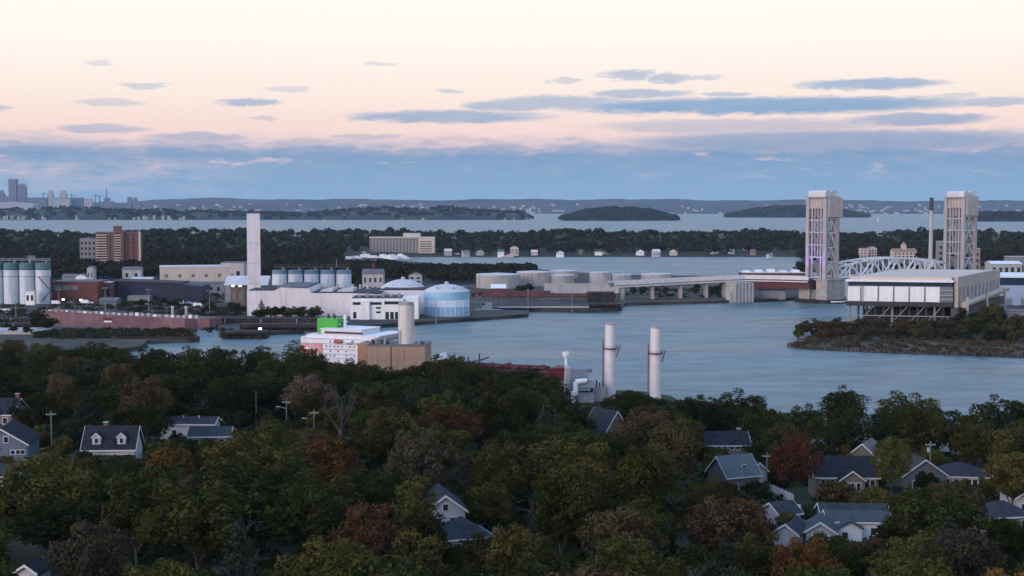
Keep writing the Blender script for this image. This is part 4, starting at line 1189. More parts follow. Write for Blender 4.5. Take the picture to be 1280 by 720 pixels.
# faded red floating dock / barge
q0 = at(57, 411, 0); q1 = at(258, 415, 0)
q0 = at(57, 407, 0); q1 = at(262, 412, 0)
dv2 = q1 - q0; Lb = dv2.length
r = thing('barge', 'long faded red barge hull lying in a slip among dark docks', 'barge', (q0.x, q0.y, 0), atan2(dv2.y, dv2.x))
MB().extr([(0, -1), (Lb - 12, -1), (Lb, 1.4), (Lb, 6.2), (Lb - 20, 6.6), (Lb * .4, 7.6), (6, 9.0), (-3, 9.4), (-3, 3)], 'y', 0, 16).build('hull', PINK, r)
MB().box(Lb - 16, Lb - 8, -.25, -.003, -.8, 6.2).build('dark_end', PINKD, r)
MB().box(-1, Lb - 1, .5, 15.5, 6.0, 6.3).build('deck', RUST, r)
rb = random.Random(3)
for i in range(26):
    x = 2 + i * (Lb - 8) / 26; h_ = 7.2 + (1 - x / Lb) * 1.8
    MB().box(x, x + rb.uniform(1, 2.6), .4, 1.6, h_ - 1, h_ + rb.uniform(.2, 1.1)).build('deck_fitting', GREYPALE if i % 3 else WHITE2, r)
sg = MB().box(Lb * .36, Lb * .36 + 6, -.18, -.003, 4.2, 5.6).build('dark_nameboard', SHIPRED, r); MB().box(Lb * .36 + .5, Lb * .36 + 5.6, -.2, -.003, 2.9, 3.9).build('white_nameboard', WHITE2, r)
for i, px in enumerate((216, 233)):
    q = at(px, 403, 2.2)
    r = thing('mooring_post', ['left of two pale posts behind the red barge', 'right of two pale posts behind the red barge'][i], 'post', q, 0, 'pale posts behind the barge')
    Hp = z_at(384.5, q.y) - 2.2
    MB().cyl(0, 0, -2, Hp, .9, .8, 10).build('shaft', GREYPALE, r); MB().cyl(0, 0, Hp + .01, Hp + .8, 1.1, 1.1, 10).build('cap', ROOFW, r)

# ------------------------------------------------------------------ tanker at the near quay
q0 = at(388, 459, 0); q1 = atd(728, 588, 0)
dv3 = q1 - q0; Ls = dv3.length
SH = thing('tanker', 'white and red tanker with a bright green funnel, moored behind the trees', 'ship', (q0.x, q0.y, 0), atan2(dv3.y, dv3.x))
hw = 11.0
deck = [(0, -hw * .75), (6, -hw), (Ls * .8, -hw), (Ls * .92, -hw * .6), (Ls, 0), (Ls * .92, hw * .6), (Ls * .8, hw), (6, hw), (0, hw * .75)]
MB().prism(deck, -2, 3.4).build('hull', SHIPRED, SH)
MB().prism([(x * .995 + .3, y * .97) for x, y in deck], 3.402, 3.7).build('deck', RUST, SH)
MB().prism([(x, y) for x, y in [(Ls * .9, -6.5), (Ls * .99, 0), (Ls * .9, 6.5)]], 3.71, 5.2).build('forecastle', SHIPRED, SH)
ks = 0.367    # metres per photo pixel at the stern
xs_ = lambda px: (px - 388) * ks
zs_ = lambda py: z_at(py, 640)
sp = MB().prism([(-1.0, -hw * .6), (3, -hw * .95), (xs_(487), -hw * .98), (xs_(487), hw * .98), (3, hw * .95), (-1, hw * .6)], 3.702, zs_(418)).build('superstructure', SHIPW, SH)
MB().box(xs_(398), xs_(484), -hw * .9, hw * .9, zs_(418) + .002, zs_(414)).build('upper_deckhouse', SHIPW, SH)
MB().box(xs_(417), xs_(472), -hw * .8, hw * .8, zs_(414) + .002, zs_(407.5)).build('wheelhouse', SHIPW, SH)
MB().box(xs_(422), xs_(475) - .5, -hw * .8 - .1, -hw * .8 - .002, zs_(412.6), zs_(410)).build('bridge_window_band', GLASS, SH)
MB().box(xs_(416), xs_(473), -hw * .84, hw * .84, zs_(407.5) + .002, zs_(406.6)).build('wheelhouse_roof', WHITE2, SH)
MB().extr([(xs_(478), zs_(421)), (xs_(488), zs_(423)), (xs_(500), zs_(417.4)), (xs_(503), zs_(412.5)), (xs_(478), zs_(412.5))], 'y', -hw * 1.25, hw * 1.25).build('bridge_wing', SHIPW, SH)
MB().extr([(xs_(404.5), zs_(414)), (xs_(421), zs_(414)), (xs_(432), zs_(410)), (xs_(433), zs_(396)), (xs_(404.5), zs_(395.5))], 'y', -4.2, 4.2).build('funnel', FGREEN, SH)
for i in range(4): MB().cyl(xs_(412 + i * 4.2), (-1) ** i * 1.2, zs_(396), zs_(391 + (i % 2) * 1.5), .55, .5, 8).build('exhaust_pipe', STEELD, SH)
mm = MB().cyl(xs_(437), 0, zs_(406.6), zs_(391), .8, .55, 8).build('radar_mast', SHIPW, SH)
MB().box(xs_(434), xs_(440), -.3, .3, zs_(395), zs_(394)).build('yard', SHIPW, mm); MB().box(xs_(433), xs_(441), -.4, .4, zs_(400), zs_(399.3)).build('yard', SHIPW, mm)
MB().dome(xs_(431.5), -2, zs_(406), 1.0, 1.6, 12, 5).build('radome', WHITE2, SH, True)
for j in range(5):
    for i in range(11):
        if rb.random() < .6: plate(SH, 'porthole', xs_(427 + i * 5.4), -hw * .965, zs_(445 - j * 5.6), .5, .6, GLASS, t=.2)
MB().box(xs_(395), xs_(498), -hw * 1.0, -hw * .985, zs_(431), zs_(430.4)).build('deck_edge', GREYPALE, SH)
MB().box(xs_(395), xs_(485), -hw * 1.0, -hw * .985, zs_(424.5), zs_(424)).build('deck_edge', GREYPALE, SH)
for py_ in (418.6, 436.5, 441.5): MB().box(xs_(393), xs_(486), -hw * 1.0, -hw * .985, zs_(py_), zs_(py_ - .5)).build('deck_edge', GREYPALE, SH)
for i in range(14): MB().box(xs_(396 + i * 6.4) - .06, xs_(396 + i * 6.4) + .06, -hw * .9, -hw * .89, zs_(414), zs_(411.6)).build('rail_post', GREYPALE, SH)
MB().box(xs_(396), xs_(480), -hw * .9, -hw * .89, zs_(412), zs_(411.6)).build('hand_rail', GREYPALE, SH)
for i in range(3):
    bt2 = MB().tube((xs_(440 + i * 14), -hw - .5, zs_(421)), (xs_(449 + i * 14), -hw - .5, zs_(421)), .9, .7, 8).build('lifeboat', ORANGE if i == 0 else WHITE2, SH, True)
# rosy paint on the rounded stern quarter and the red lifeboat
lb = MB().tube((xs_(397), -hw - .6, zs_(436)), (xs_(415), -hw - .6, zs_(434.5)), 1.9, 1.3, 10).build('lifeboat', ORANGE, SH, True)
MB().box(xs_(399), xs_(413), -hw - 1.2, -hw + .3, zs_(431.4), zs_(429.8)).build('canopy', WHITE2, lb)
MB().prism([(xs_(390), -hw * .99), (xs_(421), -hw * 1.006), (xs_(421), -hw * .97), (xs_(390), -hw * .9)], zs_(446), zs_(425)).build('stern_panel', ROSE, SH)
for i in range(6): MB().bar((xs_(393 + i * 5), -hw - 1.5, zs_(447)), (xs_(393 + i * 5), -hw - 1.5, zs_(428 + (i % 3) * 3)), .35).build('davit', WHITE2, SH)
for i in range(9): MB().box(xs_(392 + i * 4), xs_(394.5 + i * 4), -hw - 1.4, -hw - .2, zs_(448), zs_(444 - (i * 7 % 5))).build('deck_gear', WHITE2, SH)
for k in range(5): MB().tube((xs_(505), -4 + k * 2, 4.5 + (k % 2) * .4), (Ls * .88, -3 + k * 1.5, 4.5 + (k % 2) * .4), .45).build('deck_pipe', SHIPRED, SH)
for k in range(8): MB().box(Ls * (.42 + .06 * k), Ls * (.42 + .06 * k) + 1.2, -8, 8, 3.71, 4.7 + (k % 3) * .3).build('pipe_support', SHIPRED if k % 2 else RUST, SH)
for xx, hh in ((Ls * .55, 9), (Ls * .6, 8), (Ls * .64, 9.5)): MB().cyl(xx, 0, 3.7, hh, .5, .3, 8).build('deck_mast', STEELD, SH); MB().bar((xx, 0, hh - 3), (xx + 6, -4, hh - 1), .5).build('crane_boom', STEELD, SH)
MB().extr([(xs_(560), 3.71), (xs_(575), 3.71), (xs_(568), 9.2)], 'y', -3, 3).build('canvas_cover', WHITE2, SH)

# tan plant building with a pale stack beside the ship
q = at(487, 470, 2.5); q = atd(487, 556, 2.5)
r = thing('plant_building', 'tan box-shaped plant building with a pale round stack above it', 'industrial building', q, radians(-6))
s = 556 / F; Hb = z_at(432.5, 556) - 2.5
MB().box(-28 * s, 45 * s, 0, 16, -2, Hb).build('wall', TANBRICK2, r)
MB().box(-41 * s, -28.01 * s, .6, 15.5, -2, Hb + .6).build('left_bay', TANBRICK, r)
MB().box(1.5 * s, 2.4 * s, -.2, -.003, -2, Hb).build('dark_joint', STEELD, r)
MB().box(-28 * s, 45.5 * s, -.25, 16.2, Hb + .003, Hb + .35).build('roof', ROOFG, r)
MB().cyl(17 * s, 8, Hb + .36, z_at(383, 556) - 2.5, 10.4 * s, 10.4 * s, 26).build('stack', mat('stack_cream', (.62, .57, .52), .65, .06, .1, streak=0.5), r, True)
MB().cyl(17 * s, 8, z_at(383, 556) - 2.49, z_at(379, 556) - 2.5, 10.0 * s, 9.6 * s, 26).build('stack_rim', M_CONC, r, True)
MB().box(8.6 * s, 9.4 * s, 4.3, 5, Hb, Hb + 6).build('ladder', STEELG, r)
for i, (a, h_) in enumerate([(-25, 1.6), (-21, 2.1), (-15, 1.2), (-9, 2.4), (-6, 1.0), (33, 1.3), (38, 1.0), (-34, .9)]):
    MB().box(a * s, (a + 2.4) * s, 3 + i % 3, 5.5 + i % 3, Hb + .36, Hb + .6 + h_).build('roof_unit', STEELG if i % 2 else STEELD, r)
MB().cyl(29 * s, 4, Hb + .36, Hb + 5.5, .12, .1, 6).build('antenna', GREYPALE, r)

# two white stacks and the grey boiler building by the shore
for i, (px, pyt, pyr, D) in enumerate([(762.5, 404.5, 436, 520), (819, 408.5, 442, 516)]):
    q = atd(px, D, 2)
    r = thing('plant_stack', ['left of two slim white stacks rising from the shoreline trees', 'right of two slim white stacks rising from the shoreline trees'][i], 'chimney', q, 0, 'slim white stacks')
    zr_ = z_at(pyr, D) - 2; Ht = z_at(pyt, D) - 2
    MB().cyl(0, 0, -3, zr_, 2.15, 2.05, 24).build('lower_shaft', WHITE, r, True)
    rg = MB().cyl(0, 0, zr_ + .003, zr_ + .35, 2.9, 2.9, 24).build('platform', STEELD, r, True)
    for k in range(12): MB().box(2.8 * cos(k * pi / 6) - .05, 2.8 * cos(k * pi / 6) + .05, 2.8 * sin(k * pi / 6) - .05, 2.8 * sin(k * pi / 6) + .05, zr_ + .35, zr_ + 1.5).build('rail_post', STEELD, rg)
    MB().cyl(0, 0, zr_ + .36, Ht - .35, 2.0, 1.9, 24).build('upper_shaft', WHITE, r, True)
    MB().cyl(0, 0, Ht - .349, Ht, 2.1, 2.0, 24).build('dark_rim', STEELG, r, True)
    MB().bar((2.3, -.8, zr_ - 3), (3.6, -.9, zr_ + 1.6), .35).build('bracket', STEELD, r)
    MB().box(-2.9, -2.45, -.7, -.2, -3, Ht - 6).build('ladder', mat('red_oxide', (.22, .09, .08), .8, .2, .3), r)
q = atd(727, 512, 3)
r = thing('boiler_plant', 'grey-blue boiler building with curved white ducts near the white stacks', 'industrial building', q, 0)
s = 512 / F; Zb = lambda py: z_at(py, 512) - 3
GB = mat('blue_grey_cladding', (.17, .21, .27), .6, .12, .2)
MB().box(-14 * s, 9 * s, 2, 10, -3, Zb(462)).build('upper_block', GB, r)
MB().box(-20 * s, -14.01 * s, 3, 9, -3, Zb(460.5)).build('stair_tower', GREYPALE, r)
MB().box(9.01 * s, 14 * s, 3, 6, Zb(467), Zb(462)).build('cantilever', GB, r)
MB().box(-8 * s, 15 * s, -3, 1.98, -3, Zb(474)).build('lower_block', mat('pale_blue_grey', (.24, .28, .33), .5, .12, .2), r)
MB().tube((-8 * s, -3.3, Zb(492)), (-8 * s, -3.3, Zb(476)), 1.0, 1.0, 10).build('duct', WHITE2, r, True)
MB().tube((-8 * s, -3.3, Zb(476)), (6 * s, -3.3, Zb(474.5)), 1.0, .9, 10).build('duct', WHITE2, r, True)
MB().tube((-11 * s, -4.5, Zb(505)), (-11 * s, -4.5, Zb(487)), .9, .9, 10).build('duct', WHITE2, r, True)
for i in range(3): plate(r, 'window', (0 + i * 6) * s, -3, Zb(489), 1.2, 1.6, GLASS)
MB().box(-2 * s, 10 * s, -5.5, -3.01, Zb(486), Zb(484.5)).build('canopy', GB, r)
MB().box(14 * s, 30 * s, 0, 5, -3, Zb(484)).build('pump_annex', STEELG, r)
for i in range(4): MB().cyl((15 + i * 4) * s, 1.5, Zb(484), Zb(479 - i % 2 * 3), .35, .3, 8).build('vent_pipe', STEELD, r)
q = atd(707.5, 522, 3)
r = thing('light_mast', 'white mast with a drum head beside the boiler building', 'mast', q, 0)
Hm2 = z_at(440, 522) - 3
MB().cyl(0, 0, -3, Hm2 - 1.6, .75, .5, 10).build('pole', WHITE2, r, True); MB().cyl(0, 0, Hm2 - 1.59, Hm2, 1.3, 1.5, 12).build('drum', WHITE2, r, True); MB().box(-.6, .6, -1.1, -.5, Hm2 * .55, Hm2 * .55 + .9).build('junction_box', STEELG, r)

# pier of the factory: small grey tug and sheds
q = at(610, 391.5, 0)
r = thing('tug_boat', 'small grey work boat lying at the end of the factory pier', 'boat', (q.x, q.y + 3, 0), radians(8))
MB().prism([(-9, -3), (5, -3), (10, 0), (5, 3), (-9, 3)], -.6, 2.4).build('hull', GREYPALE, r)
MB().box(-4, 3, -2, 2, 2.41, 5.0).build('cabin', GREYPALE, r); MB().box(-2, 2.5, -1.7, 1.7, 5.01, 7.0).build('wheelhouse', GREYPALE, r)
MB().cyl(-.5, 0, 7, 11, .2, .12, 6).build('mast', STEELG, r); MB().cyl(-3.4, 0, 5.01, 6.8, .5, .5, 8).build('funnel', STEELD, r)

# victorian house between silos and domes
r = block('gabled_house', 'pale two-storey house with a smoking grey roof left of the domes', 'house', 453, 479, 361, 337, 14, GREYPALE, ROOFG, D=1110, top='gx', rows=2, cols=4, wfrac=(.35, .5))
r['label'] = 'pale two-storey house with a grey pitched roof left of the domes'
q = r
MB().box(-.9, .9, -1, 1, r['hh'], r['hh'] + 8).build('chimney', BRICK, r)
block('gabled_house', 'small grey house half hidden behind the pale two-storey house', 'house', 511, 527, 352, 341, 10, GREYPALE, ROOFG, D=1270, top='gy', rows=2, cols=2)
r = block('white_church', 'white house with a slipway on the far side of the inner bay', 'house', 638, 648, 320, 308, 14, CREAM, ROOFW, D=2040, top='gy', rows=2, cols=2)
q = atd(635, 2000, .5)
r = thing('slipway', 'pale pink boat slipway running down beside the white house', 'slipway', q, 0)
MB().extr([(-10, -2), (8, -2), (8, 7), (-10, .6)], 'y', -2.5, 2.5).build('ramp', mat('pink_ramp', (.5, .36, .36), .8, .1, .1), r); MB().box(-10, 8, -2.7, -2.51, -2, 1).build('side_kerb', M_CONC, r)

for (a_, c_, pb_, pt_, D_, w_, rf_, tp_, lb_) in [(95, 108, 352, 342.5, 1130, WHITE2, ROOFG, 'gy', 'small white gabled house behind the low brick workshop'), (109, 117, 346, 333, 1300, GREYPALE, ROOFG, 'gy', 'narrow pale house among trees above the brick workshop'),
      (153, 176, 347, 334, 1330, GREYPALE, ROOFG, 'gx', 'pale broad house with dormers above the long navy shed'), (164, 190, 356, 347, 1150, GREYPALE, ROOFW, 'low', 'pale curved-roof shed behind the long navy shed'), (78, 96, 353, 343, 1140, GREYWALL, ROOFG, 'gx', 'grey hipped house left of the small white gabled house'), (129, 139, 357, 352.5, 1120, WHITE2, ROOFW, 'gy', 'white canopy at the right end of the brick annex')]:
    block('town_house' if 'house' in lb_ else 'yard_shed', lb_, 'house' if 'house' in lb_ else 'shed', a_, c_, pb_, pt_, 9, w_, rf_, D=D_, top=tp_, rows=1, cols=2, wfrac=(.3, .4), wm=GLASS)
for i, (px, py, pt, lb_) in enumerate([(132, 392, 360, 'tall yard lamp pole right of the grey-green shed'), (186, 391, 362, 'yard lamp pole in front of the long navy shed'), (262, 390, 363, 'yard lamp pole left of the factory hedge'), (74, 391, 362, 'yard lamp pole in front of the silo and workshop gap'),
      (20, 398, 366, 'yard lamp pole before the second teal-topped silo'), (596, 391, 368, 'lamp pole at the outer end of the factory pier'), (660, 388, 362, 'lamp pole on the pale-edged dock'), (715, 388, 363, 'lamp pole near the right end of the pale-edged dock'), (545, 403, 376, 'lamp pole on the quay in front of the banded dome tank')]):
    q = at(px, py, 2.2); H_ = z_at(pt, q.y) - 2.2
    r = thing('yard_lamp', lb_, 'lamp post', q, .3 * i, 'lamp poles on the quays')
    MB().cyl(0, 0, -1, H_, .22, .14, 8).build('pole', STEELG, r); MB().box(-1.6, 1.6, -.12, .12, H_, H_ + .25).build('arm', STEELG, r)
    for x_ in (-1.4, 1.4): MB().box(x_ - .4, x_ + .4, -.3, .3, H_ - .25, H_ - .01).build('lamp_head', GREYPALE, r)
# vehicles parked on the yards
def car(px, py, col, label, kind='car', z=2.2):
    q = at(px, py, z)
    r = thing('parked_van' if kind == 'van' else 'parked_car', label, kind, q, rnd.uniform(-.4, .4), 'vehicles parked on the yards')
    if kind == 'van':
        MB().extr([(-3, .5), (3, .5), (3, 1.6), (2.2, 2.7), (-3, 2.8)], 'y', -1.1, 1.1).build('body', col, r)
    else:
        MB().extr([(-2.2, .4), (2.2, .4), (2.25, .95), (1.3, 1.05), (.6, 1.6), (-1.2, 1.62), (-1.9, 1.05), (-2.25, 1.0)], 'y', -.9, .9).build('body', col, r)
        MB().extr([(.55, 1.5), (1.15, 1.08), (-1.75, 1.08), (-1.15, 1.5)], 'y', -.92, .92).build('windows', GLASS, r)
    for sx in (-1.35, 1.35):
        for sy in (-.85, .85):
            b = MB(); b.tube((sx, sy - .1, .36), (sx, sy + .1, .36), .36, .36, 10); b.build('wheel', STEELD, r)


CW = mat('car_white', (.75, .75, .77), .35, .03, .3); CR = mat('car_red', (.3, .03, .03), .35, .05, .3); CG = mat('car_silver', (.4, .41, .43), .3, .04, .3, metal=.3)
for px, py, c, k, lab in [(106, 379.5, CW, 'van', 'white van in front of the brick workshop'), (114, 380, CW, 'car', 'white car right of the van at the brick workshop'), (88, 378.8, CG, 'car', 'silver car at the left end of the brick workshop'),
                          (146, 379.5, CW, 'van', 'white truck right of the grey-green shed'), (225, 380.5, CW, 'van', 'white van below the long navy shed'), (236, 380, CW, 'car', 'white car beside the van below the navy shed'),
                          (244, 381, CG, 'car', 'silver car under the right end of the navy shed'), (247, 383.8, CW, 'van', 'long white truck left of the factory hedge'), (253, 373.5, CW, 'van', 'white van behind the right end of the navy shed'),
                          (273, 377, CR, 'car', 'red car left of the gatehouse'), (180, 381, CW, 'car', 'white car in the bushes below the navy shed'), (200, 381.5, CG, 'car', 'silver car in the bushes below the navy shed'), (70, 380.5, CW, 'van', 'white van between silos and brick workshop')]:
    car(px, py, c, lab, k)

# marina: small white boats
proto = None; rb = random.Random(8)
for i in range(16):
    px = 437 + i * 4.6 + rb.uniform(-1, 1); q = at(px, 325.2 + rb.uniform(-1.6, .6) - i * .13, 0)
    if i == 0:
        proto = thing('moored_boat', 'x', 'boat', q, 0.5, 'white boats in the marina')
        MB().prism([(-6, -2), (4, -2), (8, 0), (4, 2), (-6, 2)], -.5, 2.0).build('hull', WHITE2, proto); MB().box(-3.5, 2, -1.5, 1.5, 2.01, 4.4).build('cabin', WHITE2, proto)
        MB().cyl(0, 0, 4.4, 9, .15, .1, 6).build('mast', STEELG, proto); o = proto
    else: o = copy_tree(proto)
    o.location = q; o.rotation_euler = (0, 0, rb.uniform(-.6, .9)); s_ = rb.uniform(.8, 1.5); o.scale = (s_, s_, s_)
    o['label'] = 'small white motor boat moored in the marina below the grey mid-rise, ' + (['leftmost', 'second from left', 'third from left', 'fourth from left', 'fifth from left', 'sixth from left', 'seventh from left', 'eighth from left', 'eighth from right', 'seventh from right', 'sixth from right', 'fifth from right', 'fourth from right', 'third from right', 'second from right', 'rightmost'][i])
    o['label'] = o['label'].replace('moored in the marina below the grey mid-rise', 'in the marina by the mid-rise')
# ------------------------------------------------------------------ the near neighbourhood: houses
SIDEW = mat('white_siding', (.38, .39, .42), .7, .06, .3, stretch=(1, 1, 6))
SIDEB = mat('blue_grey_siding', (.13, .155, .20), .75, .10, .3, stretch=(1, 1, 6))
SIDEG = mat('grey_siding', (.15, .15, .155), .75, .10, .3, stretch=(1, 1, 6))
SIDET = mat('tan_siding', (.17, .145, .12), .75, .12, .3, stretch=(1, 1, 6))
SHD = mat('dark_shingles', (.024, .026, .032), .9, .35, .8, spec=.08)
SHG = mat('grey_shingles', (.040, .043, .050), .9, .30, .8, spec=.08)
SHL = mat('light_grey_shingles', (.062, .070, .080), .9, .18, .8, spec=.08)
SHBR = mat('brown_shingles', (.06, .05, .045), .9, .3, .8, spec=.08)
TRIM = mat('white_trim', (.56, .56, .58), .6, .05, .4)
BRK = mat('chimney_brick', (.16, .075, .055), .9, .25, 1.2)
HOUSES = []      # (px0, px1, py0, py1, D, x, y, radius): keep trees off these sight lines


def window(par, x, y, z, w, h, face='-y'):
    f = plate(par, 'window', x, y, z, w + .3, h + .3, TRIM, face, .10)
    plate(f, 'pane', 0, -.10, .15, w, h, GLASS, '-y', .03)
    return f


def roof_gable(r, w, d, he, rise, axis, m, o=.45, name='roof', z=0, cx=0, cy=0):
    a, b = (d / 2, w / 2) if axis == 'x' else (w / 2, d / 2); k = rise / a
    prof = [(-a - o, he - o * k), (0, he + rise), (a + o, he - o * k), (a + o, he - o * k + .28), (0, he + rise + .30), (-a - o, he - o * k + .28)]
    c_ = cy if axis == 'x' else cx; e_ = cx if axis == 'x' else cy
    return MB().extr([(p + c_, q + z) for p, q in prof], axis, e_ - b - o, e_ + b + o).build(name, m, r)


def house(label, px, py, w, d, h, rise, rot=0.0, axis='x', wall=SIDEW, roof=SHG, wins=(), vis=None, chim=None, dormers=(), trim=True, D=None, hip=False, name='house', cat='house', rad=None, front_rows=None):
    """py = row of the ridge.  wins: (face, x, z, w, h)."""
    D = D or solveD(px, py, h + rise)
    q = atd(px, D, 0); z = zt(q.x, q.y)
    r = thing(name, label, cat, (q.x, q.y, z), rot, 'houses among the trees')
    if hip:
        MB().box(-w / 2, w / 2, -d / 2, d / 2, -2.5, h).build('wall', wall, r)
        o = .5; rl = max(0, w - d) / 2
        b = MB().add([(-w / 2 - o, -d / 2 - o, h), (w / 2 + o, -d / 2 - o, h), (w / 2 + o, d / 2 + o, h), (-w / 2 - o, d / 2 + o, h), (-rl - .01, 0, h + rise), (rl + .01, 0, h + rise)],
                     [(0, 1, 5, 4), (1, 2, 5), (2, 3, 4, 5), (3, 0, 4), (3, 2, 1, 0)])
        rf = b.build('roof', roof, r)
        MB().box(-w / 2 - o, w / 2 + o, -d / 2 - o - .08, -d / 2 - o - .002, h - .22, h + .04).build('fascia', TRIM, r)
        MB().box(w / 2 + o + .002, w / 2 + o + .08, -d / 2 - o, d / 2 + o, h - .22, h + .04).build('fascia', TRIM, r)
    else:
        a, b = (d / 2, w / 2) if axis == 'x' else (w / 2, d / 2)
        MB().extr([(-a, -2.5), (a, -2.5), (a, h - .02), (0, h + rise - .02), (-a, h - .02)], axis, -b, b).build('wall', wall, r)
        rf = roof_gable(r, w, d, h, rise, axis, roof)
        if trim:
            o = .45; k = rise / a
            for sg_ in (-1, 1):
                e = sg_ * (b + o + .012)
                e2 = sg_ * (b + o + .09)
                MB().extr([(-a - o, h - o * k - .1), (0, h + rise - .12), (a + o, h - o * k - .1), (a + o, h - o * k + .26), (0, h + rise + .28), (-a - o, h - o * k + .26)], axis, min(e, e2), max(e, e2)).build('rake_trim', TRIM, r)
            if axis == 'x': MB().box(-w / 2 - o, w / 2 + o, -d / 2 - o - .1, -d / 2 - o - .004, h - o * k - .05, h - o * k + .24).build('gutter', TRIM, r)
    for (f, x, z0, ww, hh) in wins:
        xx, yy = {'-y': (x, -d / 2), '-x': (-w / 2, x), '+x': (w / 2, x)}[f]
        window(r, xx, yy, z0, ww, hh, f)
    for (dx, dz, dw, dh) in dormers:      # little gabled dormers on the front slope
        a = d / 2; k = rise / a
        yf = -a + (dz - h) / k - .4
        dm = MB().extr([(-dw / 2 + dx, dz - .3), (dw / 2 + dx, dz - .3), (dw / 2 + dx, dz + dh), (dx, dz + dh + dw * .42), (-dw / 2 + dx, dz + dh)], 'y', yf, yf + 3.0).build('dormer', wall, rf)
        o = .2
        roof_gable(dm, dw, 3.0, dz + dh, dw * .42, 'y', roof, .18, 'dormer_roof', 0, dx, yf + 1.5)
        MB().extr([(-dw / 2 + dx - .2, dz + dh - .2), (dx, dz + dh + dw * .42 - .06), (dw / 2 + dx + .2, dz + dh - .2), (dw / 2 + dx + .2, dz + dh + .08), (dx, dz + dh + dw * .42 + .3), (-dw / 2 + dx - .2, dz + dh + .08)], 'y', yf - .27, yf - .19).build('dormer_trim', TRIM, dm)
        f = plate(dm, 'dormer_window', dx, yf, dz + .05, dw * .62, dh * .95, TRIM); g = MB().box(-dw * .2, dw * .2, -.16, -.125, .12, dh * .82).build('pane', GLASS, f)
    if chim:
        cx, cy, hh = chim
        c = MB().box(cx - .45, cx + .45, cy - .45, cy + .45, h * .6, h + rise + hh).build('chimney', BRK, rf)
        MB().box(cx - .55, cx + .55, cy - .55, cy + .55, h + rise + hh + .002, h + rise + hh + .18).build('chimney_cap', M_CONC, c)
    if vis: HOUSES.append((*vis, D, q.x, q.y, rad or max(w, d) * .62))
    else: HOUSES.append((0, 0, 0, 0, D, q.x, q.y, rad or max(w, d) * .62))
    r['DD'] = D
    return r


rowx = lambda f, n, w, z, ww, hh: [(f, -w / 2 + w * (i + .5) / n, z, ww, hh) for i in range(n)]
R_ = radians
house('blue-grey gabled house cut by the left edge of the picture', 12, 531, 11, 13, 5.2, 3.4, R_(8), 'y', SIDEB, SHD, wins=[('-y', 2.4, 3.0, .8, .8), ('-y', 3.5, 3.0, .8, .8), ('-y', 4.5, 3.0, .8, .8), ('-y', 1.0, 5.6, .9, 1.2), ('-y', 2, .6, 1, 1.4)], vis=(-10, 47, 531, 573))
house('small dark-roofed house behind the blue-grey gabled one at left', 2, 498, 11, 10, 4.4, 3.4, R_(-6), 'x', SIDEG, SHD, wins=rowx('-y', 4, 10, 1.8, 1.2, 1.5), vis=(-10, 20, 500, 526), chim=(4.5, 1, 1.2))
r = house('white house with two white dormers on its dark roof', 143, 533, 11.0, 8.5, 4.4, 4.2, R_(3), 'x', SIDEW, SHD, wins=[('-y', 2.6, 1.4, 1.5, 1.5), ('-y', 4.4, 1.4, 1.5, 1.5), ('-y', -3, 1.4, 1.3, 1.5), ('-y', 0, 1.4, 1.3, 1.5)], vis=(110, 177, 535, 580), dormers=((-2.7, 5.4, 1.8, 1.4), (2.7, 5.4, 1.8, 1.4)), chim=(-1.5, .4, .9))
MB().extr([(1.0, 2.8), (5.4, 2.8), (5.4, 3.05), (1.0, 3.05)], 'y', -7.4, -4.254).build('porch_roof', SHD, r)
MB().box(1.1, 5.3, -7.2, -4.254, -2.5, .3).build('porch', SIDEW, r)
for x in (1.2, 3.2, 5.2): MB().box(x - .09, x + .09, -7.15, -6.97, .3, 2.8).build('porch_post', TRIM, r)
MB().box(-8.7, -5.51, -3.5, 3, -2.5, 2.6).build('garage', SIDEG, r); MB().box(-9.0, -5.52, -3.8, 3.2, 2.603, 2.9).build('garage_roof', SHG, r)
r = house('long low white house with grey roof, roof vents, behind orange bushes', 239, 521.5, 13.5, 6, 4.2, 1.2, R_(-3), 'x', SIDEW, SHG, wins=[('-y', 3, 1.2, 1.5, 1.4), ('-y', -3.2, 1.2, 1.2, 1.3), ('-y', 5.5, 1.2, 1, 1.3)], vis=(211, 267, 523, 542))
for x in (-1.5, 2.4): MB().cyl(x, -.5, 4.9, 6.0, .15, .15, 6).build('roof_vent', TRIM, r)
house('low grey-roofed house in front of the long low white house', 265, 534, 9.5, 7, 3.0, 1.6, R_(4), 'x', SIDEG, SHG, wins=rowx('-y', 3, 9, .9, 1.2, 1.3), vis=(240, 290, 534, 547))
house('tall narrow white house showing between trees near the centre', 553, 614, 6.5, 9, 6.2, 2.4, R_(10), 'y', SIDEW, SHG, wins=[('-y', -1.4, 3.4, .9, 1.5), ('-y', 1.2, 3.4, .9, 1.5), ('-y', -1.4, .4, .9, 1.5), ('-y', 1.2, .4, .9, 1.5), ('-y', 0, 6.1, .8, 1)], vis=(546, 562, 616, 645))
house('grey house with pyramid roof beside the tall narrow white one', 577, 645, 7.6, 7.6, 3.4, 2.8, R_(20), 'x', SIDEG, SHG, hip=True, wins=[('-y', -2, 1.2, 1.1, 1.3), ('-y', 2, 1.2, 1.1, 1.3)], vis=(560, 594, 647, 660))
house('long dark-roofed house with white eave and row of small windows', 898, 540, 14, 9, 3.6, 2.6, R_(2), 'x', SIDEG, SHD, wins=rowx('-y', 8, 13, 2.3, .8, .8), vis=(878, 922, 541, 559), chim=(5.2, .5, .8))
